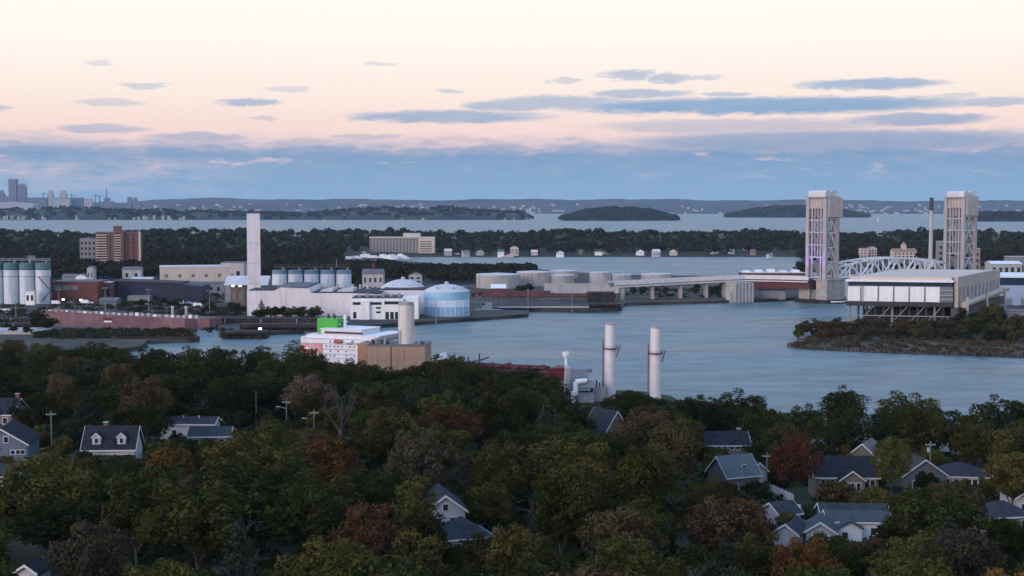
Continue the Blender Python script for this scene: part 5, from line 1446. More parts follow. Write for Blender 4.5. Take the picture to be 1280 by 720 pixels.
r = house('big house with light grey slate roof beside the white fence', 916, 569, 8, 8, 4.6, 3.6, R_(24), 'x', SIDEG, mat('slate_roof', (.10, .11, .122), .9, .2, .8), wins=[('-y', -2, 1.4, 1.1, 1.4), ('-y', 2, 1.4, 1.1, 1.4), ('+x', -3, 1.4, 1.1, 1.4), ('+x', 0, 4.8, 1.0, 1.2)], vis=(895, 946, 570, 606))
window(r, 0.5, -3.3, 6.0, .8, .5)
house('narrow white gabled shed against the big light-grey roofed house', 938, 575, 4.2, 7, 4.2, 1.8, R_(20), 'y', SIDEW, SHL, vis=(930, 946, 576, 606), name='shed', cat='shed', rad=2)
r = house('wide dark-roofed house with a white central gable and paired windows', 1052, 571, 13, 10, 5.0, 3.4, R_(-3), 'x', SIDET, SHD, wins=[('-y', -5, 2.6, .8, 1.6), ('-y', -4, 2.6, .8, 1.6), ('-y', -3, 2.6, .8, 1.6), ('-y', 4.2, 2.6, .8, 1.6), ('-y', 5.4, 2.6, .8, 1.6)], vis=(1023, 1095, 572, 606))
MB().extr([(-1.8, -2.5), (3.2, -2.5), (3.2, 4.8), (.7, 6.6), (-1.8, 4.8)], 'y', -7.4, -5.003).build('front_gable', SIDET, r)
roof_gable(r, 5.0, 2.6, 4.8, 1.8, 'y', SHD, .35, 'gable_roof', 0, .7, -6.3)
MB().extr([(-2.2, 4.45), (.7, 6.55), (3.6, 4.45), (3.6, 4.75), (.7, 6.85), (-2.2, 4.75)], 'y', -8.06, -7.96).build('rake_trim', TRIM, r)
for x in (-.6, .7, 2.0): window(r, x, -7.4, 2.4, .8, 1.6)
MB().box(.2, 1.4, -7.55, -7.41, -1.5, .9).build('door', TRIM, r)
house('tan-roofed house peeking out behind the wide dark-roofed house', 1083, 552, 8, 8, 4.4, 3.4, R_(60), 'x', SIDET, mat('tan_shingles', (.15, .135, .115), .9, .2, .8), vis=(1074, 1096, 553, 576))
house('grey house with broad white-trimmed gable facing us', 1144, 570, 9.8, 10, 3.8, 3.4, R_(5), 'y', SIDEG, SHBR, wins=[('-y', -2, 1.0, 1.3, 1.5), ('-y', 0, 1.0, 1.3, 1.5), ('-y', 2, 1.0, 1.3, 1.5)], vis=(1120, 1168, 571, 592))
r = house('hip-roofed white ranch house with a sun porch, by the utility pole', 1198, 577, 10.5, 9, 3.4, 2.4, R_(-8), 'x', SIDEW, SHG, hip=True, wins=[('-y', -3.6, 1.0, 1.5, 1.6), ('-y', -1.4, 1.0, 1.0, 1.6), ('-y', 1.2, .8, 1.0, 1.8), ('-y', 2.5, .8, 1.0, 1.8), ('-y', 3.8, .8, 1.0, 1.8)], vis=(1166, 1232, 579, 601))
MB().box(5.26, 8.8, -3, 3, 2.6, 2.85).build('porch_roof', TRIM, r); MB().box(8.4, 8.6, -2.9, -2.7, -2, 2.6).build('porch_post', TRIM, r); MB().box(8.4, 8.6, 2.7, 2.9, -2, 2.6).build('porch_post', TRIM, r)
SIDEW2 = mat('bright_white_siding', (.62, .64, .68), .7, .05, .3, stretch=(1, 1, 6))
r = house('low bright white house with pale roof and front gable, lower right', 1068, 640, 10.6, 6.4, 3.4, 1.2, R_(-4), 'x', SIDEW2, SHL, wins=[('-y', 2.6, .9, .9, 1.3), ('-y', 4.4, .9, .8, 1.3)], vis=(1020, 1105, 642, 670))
MB().extr([(-4.2, -2.5), (.2, -2.5), (.2, 2.7), (-2.0, 3.9), (-4.2, 2.7)], 'y', -5.6, -3.203).build('front_gable', SIDEW2, r)
roof_gable(r, 4.4, 2.6, 2.7, 1.2, 'y', SHL, .3, 'gable_roof', 0, -2.0, -4.5)
window(r, -2.8, -5.6, .7, .9, 1.2); MB().box(.3, 5.2, -5.4, -3.22, -2.5, .5).build('porch_deck', SIDEG, r)
house('blue-grey house behind the low bright white house', 1064, 631, 12, 7, 3.0, 1.5, R_(-4), 'x', SIDEB, SHG, wins=rowx('-y', 6, 11.5, 1.2, .9, 1.2), vis=(1024, 1110, 632, 646))
house('small pale-roofed house left of the low bright white house', 1024, 648, 5, 7, 2.8, 1.6, R_(-12), 'y', SIDEW, SHL, vis=(1012, 1032, 650, 668), wins=[('-y', -1, .8, .9, 1.1), ('-y', 1, .8, .9, 1.1)])
house('grey house with hip roof at the right edge above parked cars', 1247, 625, 9.5, 8, 3.2, 2.2, R_(10), 'x', SIDET, SHG, hip=True, wins=[('-y', 0, 1.0, 1.3, 1.3), ('-y', 2.6, 1.0, .8, 1.3)], vis=(1234, 1268, 626, 652))
house('white house wall cut by the right edge of the picture', 1277, 604, 6, 9, 4.4, 2, R_(0), 'y', SIDEW, SHG, wins=[('-y', -1.5, 1.8, .9, 1.3)], vis=(1267, 1282, 606, 632))
house('little white gabled garage below the white fence', 988, 652, 4.4, 6, 2.6, 1.5, R_(-30), 'y', SIDEW, SHG, vis=(976, 1003, 653, 671), name='garage', cat='garage')
house('small dark gabled shed left of the little white garage', 975, 628, 4.6, 6, 2.8, 1.6, R_(25), 'x', SIDEW, SHG, vis=(960, 994, 629, 640), name='shed', cat='shed')
house('small white shed at the bottom left corner', 45, 703, 3.2, 4, 2.5, 1.0, R_(-10), 'y', SIDEW, SHD, wins=[('-y', 0, .8, 1.0, 1.1)], vis=(30, 62, 704, 722), name='shed', cat='shed')
house('steep grey roof showing among the trees below the boiler plant', 757, 512, 7, 9, 4.5, 4.4, R_(35), 'y', SIDEG, SHG, vis=(746, 765, 514, 540))
house('low white house at the left edge below the gabled one', -4, 580, 8, 8, 3.0, 1.6, R_(0), 'x', SIDEW, SHG, vis=(-10, 8, 590, 606))
house('pale house glimpsed through dark trees on the right shore', 1200, 540, 9, 8, 3.6, 2, R_(0), 'x', SIDEW, SHL, D=388, wins=rowx('-y', 3, 8, 1.2, 1, 1.3))

# white board fence running down from the big light-grey house
def fence(label, pts, h, m=TRIM):
    r = thing('white_fence', label, 'fence', (0, 0, 0))
    for (a, b) in zip(pts, pts[1:]):
        n = max(1, int((b - a).length / 2.4))
        for i in range(n):
            p_, q_ = a.lerp(b, i / n), a.lerp(b, (i + 1) / n)
            za, zb_ = zt(p_.x, p_.y), zt(q_.x, q_.y)
            d = (q_ - p_).normalized(); nn = Vector((-d.y, d.x, 0)) * .04
            v = [(p_ + nn).xy, (q_ + nn).xy, (q_ - nn).xy, (p_ - nn).xy]
            zz = [za, zb_, zb_, za]
            MB().add([(v[k].x, v[k].y, zz[k] - .1) for k in range(4)] + [(v[k].x, v[k].y, zz[k] + h) for k in range(4)], [(3, 2, 1, 0), (4, 5, 6, 7), (0, 1, 5, 4), (1, 2, 6, 5), (2, 3, 7, 6), (3, 0, 4, 7)]).build('panel', m, r)
            MB().box(p_.x - .09, p_.x + .09, p_.y - .09, p_.y + .09, za - .3, za + h + .2).build('post', m, r)
    return r


fa_, fb_, fc_ = [atd(px, solveD(px, py, 1.9, 200, 420), 0) for px, py in ((944, 598), (972, 610), (992, 619))]
for p in (fa_, fb_, fc_): p.z = 0
fence('white board fence running downhill from the big light-grey house', [fa_, fb_, fc_], 1.9)
HOUSES.append((944, 993, 598, 640, fc_.y - 3, 0, 0, 0)); HOUSES.append((0, 0, 0, 0, fb_.y, fb_.x, fb_.y, 5.0))
ga, gb = [atd(px, solveD(px, py, 1.4, 180, 420), 0) for px, py in ((970, 627), (1000, 631))]; ga.z = gb.z = 0
fence('short white fence below the long board fence', [ga, gb], 1.4)
HOUSES.append((966, 1000, 622, 640, ga.y - 3, 0, 0, 0))

# utility poles and street lamps
def pole(label, px, py, h, D=None, lamp=0, group='utility poles', xarm=True, vis=None):
    D = D or solveD(px, py, h); q = atd(px, D, 0); z = zt(q.x, q.y)
    r = thing('utility_pole', label, 'pole', (q.x, q.y, z), rnd.uniform(-.5, .5), group)
    MB().cyl(0, 0, -1, h, .17, .12, 8).build('shaft', mat('weathered_pole', (.20, .18, .16), .9, .25, .6), r, True)
    if xarm:
        MB().box(-1.1, 1.1, -.07, .07, h - .9, h - .72).build('crossarm', STEELG, r)
        for x in (-1, -.4, .4, 1): MB().cyl(x, 0, h - .719, h - .5, .06, .05, 6).build('insulator', GREYPALE, r)
    if lamp:
        MB().bar((0, 0, h - 2.4), (lamp * 2.4, 0, h - 2.0), .1).build('lamp_arm', STEELG, r)
        MB().box(lamp * 2.4 - .45, lamp * 2.4 + .45, -.16, .16, h - 2.1, h - 1.95).build('lamp_head', GREYPALE, r)
    if vis: HOUSES.append((*vis, D, q.x, q.y, .6))
    return r


pole('pale utility pole left of the dormered house', 66.5, 514, 11, vis=(64, 69, 515, 551))
pole('pale pole against dark woods, left of the leaning lamp posts', 321, 489, 9.5, xarm=False, vis=(319, 324, 490, 518))
pole('street lamp pole with arm to the left beside the pink tree', 359, 499, 9, lamp=-1, vis=(349, 362, 500, 524))
pole('street lamp pole with arm to the left, right of the pink tree', 393.5, 512, 9, lamp=-1, vis=(380, 396, 513, 533))
pole('short thin pole between the two wooded slopes at left', 210, 487, 9, xarm=False, vis=(208, 212, 488, 496))
r = pole('utility pole with transformer behind the hip-roofed ranch house', 1161, 552, 11, vis=(1157, 1165, 553, 580))
MB().cyl(-.45, 0, 8.6, 9.6, .3, .3, 10).build('transformer', GREYPALE, r)
pole('brown utility pole right of the white fence top', 957.5, 566, 9, vis=(955, 960, 568, 596))
pole('thin pole below the bare grey tree', 425.5, 536, 8, xarm=False, vis=(423, 428, 537, 546))

# two parked cars glimpsed through the trees, and a scrap of street
def ncar(label, px, D, col, rot):
    q = atd(px, D, 0)
    r = thing('parked_car', label, 'car', (q.x, q.y, zt(q.x, q.y) + .05), rot, 'cars among the houses')
    MB().extr([(-2.2, .35), (2.2, .35), (2.25, .9), (1.3, 1.02), (-1.9, 1.05), (-2.25, .95)], 'y', -.88, .88).build('body', col, r)
    MB().extr([(1.25, 1.021), (.55, 1.52), (-1.2, 1.55), (-1.85, 1.051)], 'y', -.8, .8).build('cabin', GLASS, r)
    MB().box(-1.1, .5, -.72, .72, 1.552, 1.60).build('roof', col, r)
    for sx in (-1.35, 1.35):
        for sy in (-.8, .8):
            b = MB(); b.tube((sx, sy - .1, .33), (sx, sy + .1, .33), .33, .33, 12); b.build('wheel', STEELD, r)
    HOUSES.append((0, 0, 0, 0, D, q.x, q.y, 2.5))


ncar('dark blue car under the trees at the bottom left', 294, 161, mat('car_blue', (.03, .04, .07), .3, .05, .3), 1.2)
ncar('white car on the drive below the right-edge hip-roofed house', 1252, 214, CW, .5)
ncar('silver car next to the white car at the right edge', 1266, 207, CG, .5)
HOUSES.append((276, 304, 700, 718, 158, 0, 0, 0)); HOUSES.append((1242, 1275, 664, 682, 204, 0, 0, 0))


def ribbon(name, pts, wd, m, dz=.05):
    vs = []
    P = []
    for a, b in zip(pts, pts[1:]):
        n = max(1, int((b - a).length / 3))
        P += [a.lerp(b, i / n) for i in range(n)]
    P.append(pts[-1])
    for i, p_ in enumerate(P):
        d = (P[min(i + 1, len(P) - 1)] - P[max(i - 1, 0)]).normalized(); n = Vector((-d.y, d.x, 0)) * wd / 2
        for k in (-1, -.33, .33, 1):
            q = p_ + n * k; vs.append((q.x, q.y, zt(q.x, q.y) + dz))
    fs = [(i * 4 + k, i * 4 + k + 1, i * 4 + k + 5, i * 4 + k + 4) for i in range(len(P) - 1) for k in range(3)]
    return struct(MB().add(vs, fs).build(name, m))


def G(px, D): p_ = atd(px, D, 0); p_.z = 0; return p_


ribbon('street', [G(262, 128), G(280, 165), G(300, 230), G(330, 300), G(420, 345), G(560, 380)], 7, M_ASPH, .12)
ribbon('street', [G(940, 150), G(1000, 225), G(1110, 262), G(1300, 270)], 6.5, M_ASPH, .12)
# ------------------------------------------------------------------ trees
BARK = mat('bark', (.06, .05, .042), .95, .3, 1.0)
LG = [leaf_mat('leaf_dark_green', (.013, .017, .005), (.052, .056, .017)), leaf_mat('leaf_green', (.018, .024, .006), (.078, .082, .022)),  # green and olive ranges widened: highlight and shadow contrast put into the leaf colour
      leaf_mat('leaf_olive', (.028, .028, .007), (.106, .092, .026)), leaf_mat('leaf_yellow_green', (.058, .055, .013), (.118, .100, .026)),
      leaf_mat('leaf_orange', (.088, .046, .014), (.165, .082, .022)), leaf_mat('leaf_rust', (.064, .030, .015), (.115, .048, .025)),
      leaf_mat('leaf_brown', (.052, .036, .016), (.105, .072, .034)), leaf_mat('leaf_tan', (.11, .075, .052), (.19, .125, .085)),
      leaf_mat('leaf_blue_green', (.022, .030, .019), (.046, .056, .036)), leaf_mat('leaf_grey_brown', (.040, .034, .020), (.080, .068, .040))]
CN = ['dark green', 'green', 'olive green', 'yellow-green', 'orange', 'rust red', 'brownish', 'pinkish tan', 'blue-green', 'grey-brown']


def np_mesh(name, V, quads, m):
    me = bpy.data.meshes.new(name)
    n = len(quads)
    me.vertices.add(len(V)); me.vertices.foreach_set('co', V.astype(np.float32).ravel())
    me.loops.add(n * 4); me.loops.foreach_set('vertex_index', quads.astype(np.int32).ravel())
    me.polygons.add(n); me.polygons.foreach_set('loop_start', np.arange(0, n * 4, 4, dtype=np.int32)); me.polygons.foreach_set('loop_total', np.full(n, 4, dtype=np.int32))
    me.update(calc_edges=True)
    me.materials.append(m)
    return me


def leaf_quads(cen, nrm, size, rg, jit=.55):
    """one bent-square leaf spray per centre, facing roughly along nrm"""
    n = len(cen)
    nr = nrm + rg.normal(0, jit, (n, 3)); nr /= np.linalg.norm(nr, axis=1, keepdims=True) + 1e-9
    t = rg.normal(0, 1, (n, 3)); a = np.cross(nr, t); a /= np.linalg.norm(a, axis=1, keepdims=True) + 1e-9
    b = np.cross(nr, a)
    s = (size * rg.uniform(.6, 1.35, n))[:, None]; s2 = s * rg.uniform(.45, .9, n)[:, None]
    V = np.stack([cen - a * s, cen - b * s2, cen + a * s, cen + b * s2], 1).reshape(-1, 3)
    return V, np.arange(n * 4).reshape(n, 4)


def crown_mesh(name, seed, rx=1.0, rz=1.0, zc=1.0, nblob=34, per=210, leaf=.04, blobr=(.20, .34), droop=0.0, open_=0.0, cone=False):
    """crown in unit space: about 1 wide either side, spreading over 0..2 in height; many leaf sprays on clumps spread through the volume"""
    rg = np.random.default_rng(seed); V = []; Q = []; o = 0
    golden = pi * (3 - sqrt(5))
    for i in range(nblob):
        if cone:
            u = (i + .5) / nblob; h = .08 + 1.86 * u; R = rx * (1 - u) ** .85 * rg.uniform(.55, 1.0); a = golden * i
            c = np.array([R * cos(a), R * sin(a), h]); br = .10 + .20 * (1 - u)
        else:
            u = 1 - 2 * (i + .5) / nblob; a = golden * i + rg.uniform(-.4, .4)
            k = rg.uniform(.55, .86) if i % 4 else rg.uniform(.1, .5)
            rr = sqrt(max(0, 1 - u * u))
            # flatter bottom, fuller shoulders
            z = u if u > 0 else u * .72
            c = np.array([rx * rr * cos(a) * k * rg.uniform(.85, 1.12), rx * rr * sin(a) * k * rg.uniform(.85, 1.12), zc + rz * z * k * rg.uniform(.9, 1.1)])
            br = rg.uniform(*blobr)
        n = int(per * (br / .27) ** 2 * (1 - open_))
        d = rg.normal(0, 1, (n, 3)); d[:, 2] += .35; d /= np.linalg.norm(d, axis=1, keepdims=True)
        rad = br * (1 - .55 * rg.random(n) ** 2.2)
        lump = 1 + .22 * np.sin(d[:, 0] * 5 + i) * np.cos(d[:, 1] * 6 + 2 * i)
        cen = c + d * (rad * lump)[:, None] * np.array([1, 1, .82])
        cen[:, 2] -= droop * np.linalg.norm(cen[:, :2], axis=1) ** 2
        v, q = leaf_quads(cen, d, leaf, rg)
        V.append(v); Q.append(q + o); o += len(v)
    return np_mesh(name, np.concatenate(V), np.concatenate(Q), LG[0])


def trunk_mesh(name, seed, spread=.55, hz=1.0, n=7, r=.045, bare=False):
    rb = random.Random(seed); b = MB()
    b.tube((0, 0, -.75), (0, 0, .35), r, r * .8, 8)
    for i in range(n):
        a = 2 * pi * i / n + rb.uniform(-.4, .4); z0 = rb.uniform(-.1, .4); e = spread * rb.uniform(.6, 1.1)
        p1 = (e * .45 * cos(a), e * .45 * sin(a), z0 + .35 * hz); p2 = (e * cos(a), e * sin(a), z0 + rb.uniform(.75, 1.15) * hz)
        b.tube((0, 0, z0), p1, r * .55, r * .36, 6); b.tube(p1, p2, r * .36, r * .14, 5)
        if bare:
            for k in range(7):
                t_ = rb.uniform(.2, 1); q0 = tuple(p1[j] + (p2[j] - p1[j]) * t_ for j in range(3))
                q1 = (q0[0] + rb.uniform(-.3, .3), q0[1] + rb.uniform(-.3, .3), q0[2] + rb.uniform(.15, .4))
                b.tube(q0, q1, r * .16, r * .05, 4)
                for _ in range(2): b.tube(q1, (q1[0] + rb.uniform(-.15, .15), q1[1] + rb.uniform(-.15, .15), q1[2] + rb.uniform(.05, .2)), r * .06, r * .03, 3)
    return b.mesh(name, BARK)


TM = [trunk_mesh('trunk', 50 + i) for i in range(3)]
KIND = {
    'oak_tree': [crown_mesh('crown', 1, 1.0, .95, 1.02, 58, 200, .036, (.13, .27)), crown_mesh('crown', 2, 1.05, .85, .98, 64, 200, .035, (.12, .25)), crown_mesh('crown', 3, .95, 1.0, 1.0, 50, 210, .037, (.15, .3)), crown_mesh('crown', 33, 1.0, .9, 1.0, 54, 200, .036, (.14, .28))],
    'maple_tree': [crown_mesh('crown', 4, .86, 1.05, 1.0, 46, 210, .036, (.15, .29)), crown_mesh('crown', 5, .9, 1.0, 1.0, 56, 180, .034, (.13, .26))],
    'poplar_tree': [crown_mesh('crown', 6, .62, 1.05, 1.0, 34, 170, .038, (.17, .27), open_=.2), crown_mesh('crown', 7, .66, 1.0, 1.0, 30, 180, .036, (.16, .26), open_=.3)],
    'spruce_tree': [crown_mesh('crown', 8, .55, 1, 1, 60, 90, .040, cone=True)],
    'small_tree': [crown_mesh('crown', 9, 1.0, .85, .9, 22, 210, .055, (.24, .38)), crown_mesh('crown', 10, .9, .95, .95, 20, 210, .055, (.24, .36))],
}
BARE = trunk_mesh('trunk', 77, .7, 1.05, 9, .04, True)
FAR = {   # lighter crowns for trees a kilometre away
    'oak_tree': [crown_mesh('crown', 11 + i, 1.0, .9, 1.0, 22, 46, .085, (.24, .38)) for i in range(3)],
    'small_tree': [crown_mesh('crown', 21 + i, .85, .95, .95, 14, 50, .10, (.26, .4)) for i in range(2)],
    'spruce_tree': [crown_mesh('crown', 31, .5, 1, 1, 40, 26, .075, cone=True)],
    'shrub': [crown_mesh('crown', 41 + i, 1.15, .62, .66, 16, 60, .095, (.26, .42)) for i in range(2)],
}


def put_tree(kind, x, y, z, h, w, colour, src=KIND, rb=rnd):
    """w = crown width, h = full height"""
    t_ = bpy.data.objects.new(kind, None); COL.objects.link(t_)
    t_.location = (x, y, z); t_.rotation_euler = (0, 0, rb.uniform(0, 6.28))
    low = kind == 'shrub'
    cb = h * (0.02 if low else .10 if kind == 'spruce_tree' else .14)           # bottom of the crown
    k = (h - cb) / 2.0 / (.98 if kind != 'shrub' else .72); wx = w / 2.0 * (1.0 / {'poplar_tree': .68, 'spruce_tree': .6, 'maple_tree': .93}.get(kind, 1.02))
    me = rb.choice(src[kind])
    c = link('crown', me, t_); c.location = (0, 0, cb); c.scale = (wx, wx, k)
    c.material_slots[0].link = 'OBJECT'; c.material_slots[0].material = LG[colour]
    tr = link('trunk', rb.choice(TM), t_); tr.location = (0, 0, cb); tr.scale = (wx * .9, wx * .9, k)
    if cb < k * .75: tr.location.z = cb + .0
    return t_


TREES = []     # (x, y, z, h, w, kind, colour, label or None)
SKY_LINE = [(-20, 421), (30, 424), (55, 434), (66, 430), (80, 422), (120, 420), (160, 424), (172, 432), (182, 438), (215, 441), (240, 438), (262, 436), (285, 440), (305, 441), (330, 437), (350, 434), (368, 430), (382, 434), (395, 442), (420, 447),
            (450, 452), (470, 457), (495, 460), (520, 456), (545, 447), (572, 443), (598, 449), (612, 458), (632, 462), (655, 457), (688, 459), (700, 470), (712, 484), (725, 506), (740, 500), (760, 490), (785, 486), (815, 488), (835, 497), (850, 495), (868, 491), (890, 493),
            (910, 491), (930, 486), (950, 491), (966, 501), (985, 511), (1000, 506), (1012, 496), (1030, 486), (1050, 480), (1068, 480), (1080, 491), (1092, 499), (1105, 489), (1130, 485), (1150, 488), (1165, 495), (1180, 493), (1196, 502), (1208, 513), (1218, 509), (1230, 497), (1255, 491), (1275, 497), (1310, 494)]


SKY_LINE = [(a, b - (8 if a < 420 else 3 if a < 720 else 0)) for a, b in SKY_LINE]


def visbox(x, y, z, h, w):
    D = y; p0 = proj((x, y, z + h)); s = F / (y * cos(TILT))
    return p0[0] - w / 2 * s, p0[0] + w / 2 * s, p0[1], p0[1] + h * s


def ok_tree(x, y, z, h, w, strict=True):
    a, b, t_, bt = visbox(x, y, z, h, w)
    for (p0, p1, q0, q1, D, hx, hy, rad) in HOUSES:
        if rad and (x - hx) ** 2 + (y - hy) ** 2 < (rad + w * .30) ** 2: return False
        if p1 > p0 and y < D + 1:
            ov = min(b - .08 * (b - a), p1) - max(a + .08 * (b - a), p0)
            if ov > .22 * (p1 - p0) and t_ + .03 * (bt - t_) < q0 + .66 * (q1 - q0): return False
    return True


def man(px, py, h, w, kind, col, label):
    """a tree singled out in the photo: column, row of its top, height and crown width in metres"""
    D = solveD(px, py, h); q = atd(px, D, 0); z = zt(q.x, q.y)
    TREES.append((q.x, q.y, z, h, w, kind, col, label))
    s = F / D
    HOUSES.append((px - w * .36 * s, px + w * .36 * s, py, py + h * .30 * s, D, q.x, q.y, w * .34))


man(120, 420, 17, 22, 'oak_tree', 1, 'big bright green tree topping the left slope below the faded red barge')
man(78, 462, 15, 12, 'maple_tree', 6, 'brownish autumn tree between big bright green tree and left-edge houses')
man(186, 466, 17, 16, 'maple_tree', 6, 'olive-brown round tree behind the dormered house')
man(385, 462, 16, 15, 'oak_tree', 7, 'pinkish tan autumn tree behind the two street lamps')
man(318, 530, 17, 20, 'oak_tree', 2, 'broad olive tree right of the low grey-roofed house')
man(408, 541, 15, 14, 'maple_tree', 4, 'orange autumn tree left of centre below the bare grey tree')
man(215, 549, 13, 14, 'small_tree', 4, 'orange-brown bushy tree right of the dormered house')
man(465, 624, 14, 13, 'maple_tree', 5, 'rust-red maple in the lower middle, left of the narrow white house')
man(521, 590, 14, 9, 'poplar_tree', 3, 'slim yellow-green tree left of the tall narrow white house')
man(560, 499, 16, 17, 'oak_tree', 5, 'rust-tinged tree in the middle of the slope, below the tan plant building')
man(487, 503, 16, 16, 'maple_tree', 2, 'olive tree left of the rust-tinged tree in the middle slope')
man(560, 443, 17, 20, 'oak_tree', 0, 'big dark tree covering the tanker right of the tan plant building')
man(655, 457, 15, 15, 'oak_tree', 0, 'dark tree in front of the tanker bow, left of the white mast')
man(844, 520, 17, 15, 'oak_tree', 6, 'orange-brown tree left of the big light-grey roofed house')
man(800, 508, 16, 15, 'oak_tree', 6, 'olive-brown tree below the right slim white stack')
man(705, 545, 16, 22, 'oak_tree', 2, 'wide olive tree below the boiler plant roof')
man(775, 624, 14, 15, 'oak_tree', 6, 'tan-tinged oak in the lower centre-right')
man(905, 610, 14, 17, 'oak_tree', 6, 'russet-brown oak below the big light-grey roofed house')
man(993, 535, 16, 13, 'maple_tree', 5, 'dark rust-red maple left of the wide dark-roofed house')
man(1056, 553, 9, 3.6, 'poplar_tree', 4, 'thin orange tree in front of the wide dark-roofed house')
man(1113, 545, 14, 10, 'maple_tree', 3, 'yellow-green tree right of the wide dark-roofed house')
man(1008, 668, 13, 12, 'maple_tree', 4, 'orange-yellow maple at the bottom right of centre')
man(1255, 694, 13, 11, 'small_tree', 4, 'orange-tan treetop at the bottom right corner')
man(410, 668, 13, 15, 'maple_tree', 3, 'yellow-green maple at the bottom left of centre')
man(116, 645, 15, 12, 'maple_tree', 9, 'grey-brown thinning tree at the lower left')
man(536, 634, 12, 9, 'maple_tree', 0, 'small dark green maple left of the narrow white house')
man(612, 655, 12, 9, 'oak_tree', 0, 'dark oak crowding the right side of the pyramid-roofed house')
man(645, 645, 14, 11, 'oak_tree', 2, 'olive-tan tree right of the pyramid-roofed house')
man(1053, 480, 18, 20, 'oak_tree', 0, 'tall dark ragged tree on the right shore left of the rounded one')
man(1133, 485, 17, 22, 'oak_tree', 1, 'broad rounded green tree on the right shore')
man(1252, 491, 18, 20, 'oak_tree', 0, 'dark tall tree at the right end of the shore')
man(930, 487, 16, 18, 'oak_tree', 0, 'dark shore tree above the long dark-roofed house')
man(868, 490, 14, 13, 'oak_tree', 0, 'dark shore tree right of the right slim white stack')
man(783, 486, 12, 16, 'oak_tree', 0, 'low dark tree at the feet of the two slim white stacks')
man(1264, 558, 14, 14, 'oak_tree', 3, 'yellowish green tree at the right edge above the white wall')
man(12, 444, 13, 6, 'spruce_tree', 8, 'pale blue spruce at the left edge above the houses')
man(684, 497, 17, 9, 'spruce_tree', 8, 'grey-green conifer left of the boiler plant')
man(905, 668, 11, 6, 'spruce_tree', 8, 'green conifer in front of the russet-brown oak')
man(60, 555, 17, 22, 'oak_tree', 2, 'huge olive tree in front of the left-edge houses')
man(250, 590, 17, 22, 'oak_tree', 1, 'huge green tree in the lower left foreground')
man(1160, 600, 15, 17, 'oak_tree', 1, 'round green tree below the hip-roofed ranch house')
man(1140, 660, 14, 15, 'oak_tree', 2, 'olive green tree at the bottom right below the low white house')
man(1200, 655, 13, 13, 'maple_tree', 9, 'dark brownish tree left of the right-edge cars')
# the bare grey tree
Db = solveD(428, 486, 15); qb = atd(428, Db, 0)
bt_ = thing('bare_tree', 'leafless grey tree standing against dark woods right of the pink tree', 'tree', (qb.x, qb.y, zt(qb.x, qb.y)))
bc = link('trunk', BARE, bt_); bc.location = (0, 0, 5); bc.scale = (6.0, 6.0, 6.8)
BARE.materials[0] = mat('grey_bark', (.055, .052, .05), .9, .2, 1)
HOUSES.append((412, 446, 490, 530, Db, qb.x, qb.y, 3))

rt = random.Random(99)


def colour_for(px, py):
    u = rt.random()
    if py < 500 and px > 560: return 0 if u < .7 else 1
    if py < 520: return 0 if u < .72 else (1 if u < .87 else (6 if u < .95 else 8))
    if u < .42: return 0
    if u < .68: return 1
    if u < .86: return 2
    if u < .91: return 3
    if u < .955: return 6
    if u < .965: return 9
    return 8


def try_tree(px, D, h, w, kind=None, top=None, jitter=0):
    q = atd(px, D, 0); z = zt(q.x, q.y)
    sl = lerp_tab(SKY_LINE, px)
    p0 = proj((q.x, q.y, z + h))[1]
    s = F / D
    sl_ = max(lerp_tab(SKY_LINE, px + dx * w * s) - (0 if dx == 0 else (1 - sqrt(1 - dx * dx * 3.2)) * h * .4 * s) for dx in (-.25, 0, .25))
    if p0 < sl_ + 1:
        h = h - (sl_ + 1 - p0) / s
        if h < 6.5: return False
        w = min(w, h * 1.15)
    for (x2, y2, z2, h2, w2, *_r) in TREES:
        if (q.x - x2) ** 2 + (q.y - y2) ** 2 < (.30 * (w + w2)) ** 2: return False
    for k in (1.0, .78, .6, .45):
        if h * k < 4.5: return False
        if ok_tree(q.x, q.y, z, h * k, w * (k ** .7)):
            h *= k; w *= k ** .7
            py = proj((q.x, q.y, z + h))[1]
            kd = kind or ('small_tree' if h < 8 else rt.choices(['oak_tree', 'maple_tree', 'poplar_tree', 'spruce_tree'], [.56, .33, .08, .03])[0])
            if kd == 'poplar_tree': w *= .7
            if kd == 'spruce_tree': w *= .6
            TREES.append((q.x, q.y, z, h, w, kd, colour_for(px, py) if kd != 'spruce_tree' else 8, None))
            return True
    return False


# the row that makes the skyline along the shore
px = -30.0
while px < 1310:
    Ds_ = lerp_tab(DSH, px)
    D = Ds_ - rt.uniform(26, 46); q = atd(px, D, 0)
    sl = lerp_tab(SKY_LINE, px)
    h = z_at(sl + rt.uniform(0, 4), D) - zt(q.x, q.y)
    if 6 < h: try_tree(px, D, min(h, 21), min(max(9, h * rt.uniform(.85, 1.15)), 19))
    px += rt.uniform(17, 27)
# the rest of the slope, row by row towards the camera
D = 520.0
while D > 112:
    step = 12.5 if D > 260 else 11.0
    px = -40 + rt.uniform(0, 30)
    while px < 1320:
        if D < lerp_tab(DSH, px) - 44:
            h = rt.uniform(12.0, 18.5); w = rt.uniform(12.5, 20)
            try_tree(px, D + rt.uniform(-5, 5), h, w)
        px += step * F / D * rt.uniform(.8, 1.25)
    D -= step * .82
# fill holes with understory bushes and small trees
for _ in range(1500):
    D = rt.uniform(115, 470); px = rt.uniform(-30, 1310)
    if D > lerp_tab(DSH, px) - 30: continue
    q = atd(px, D, 0)
    if min((q.x - x2) ** 2 + (q.y - y2) ** 2 - (.42 * w2 + 2.2) ** 2 for (x2, y2, z2, h2, w2, *_r) in TREES) < 0: continue
    try_tree(px, D, rt.uniform(5, 8), rt.uniform(5, 8), 'small_tree')

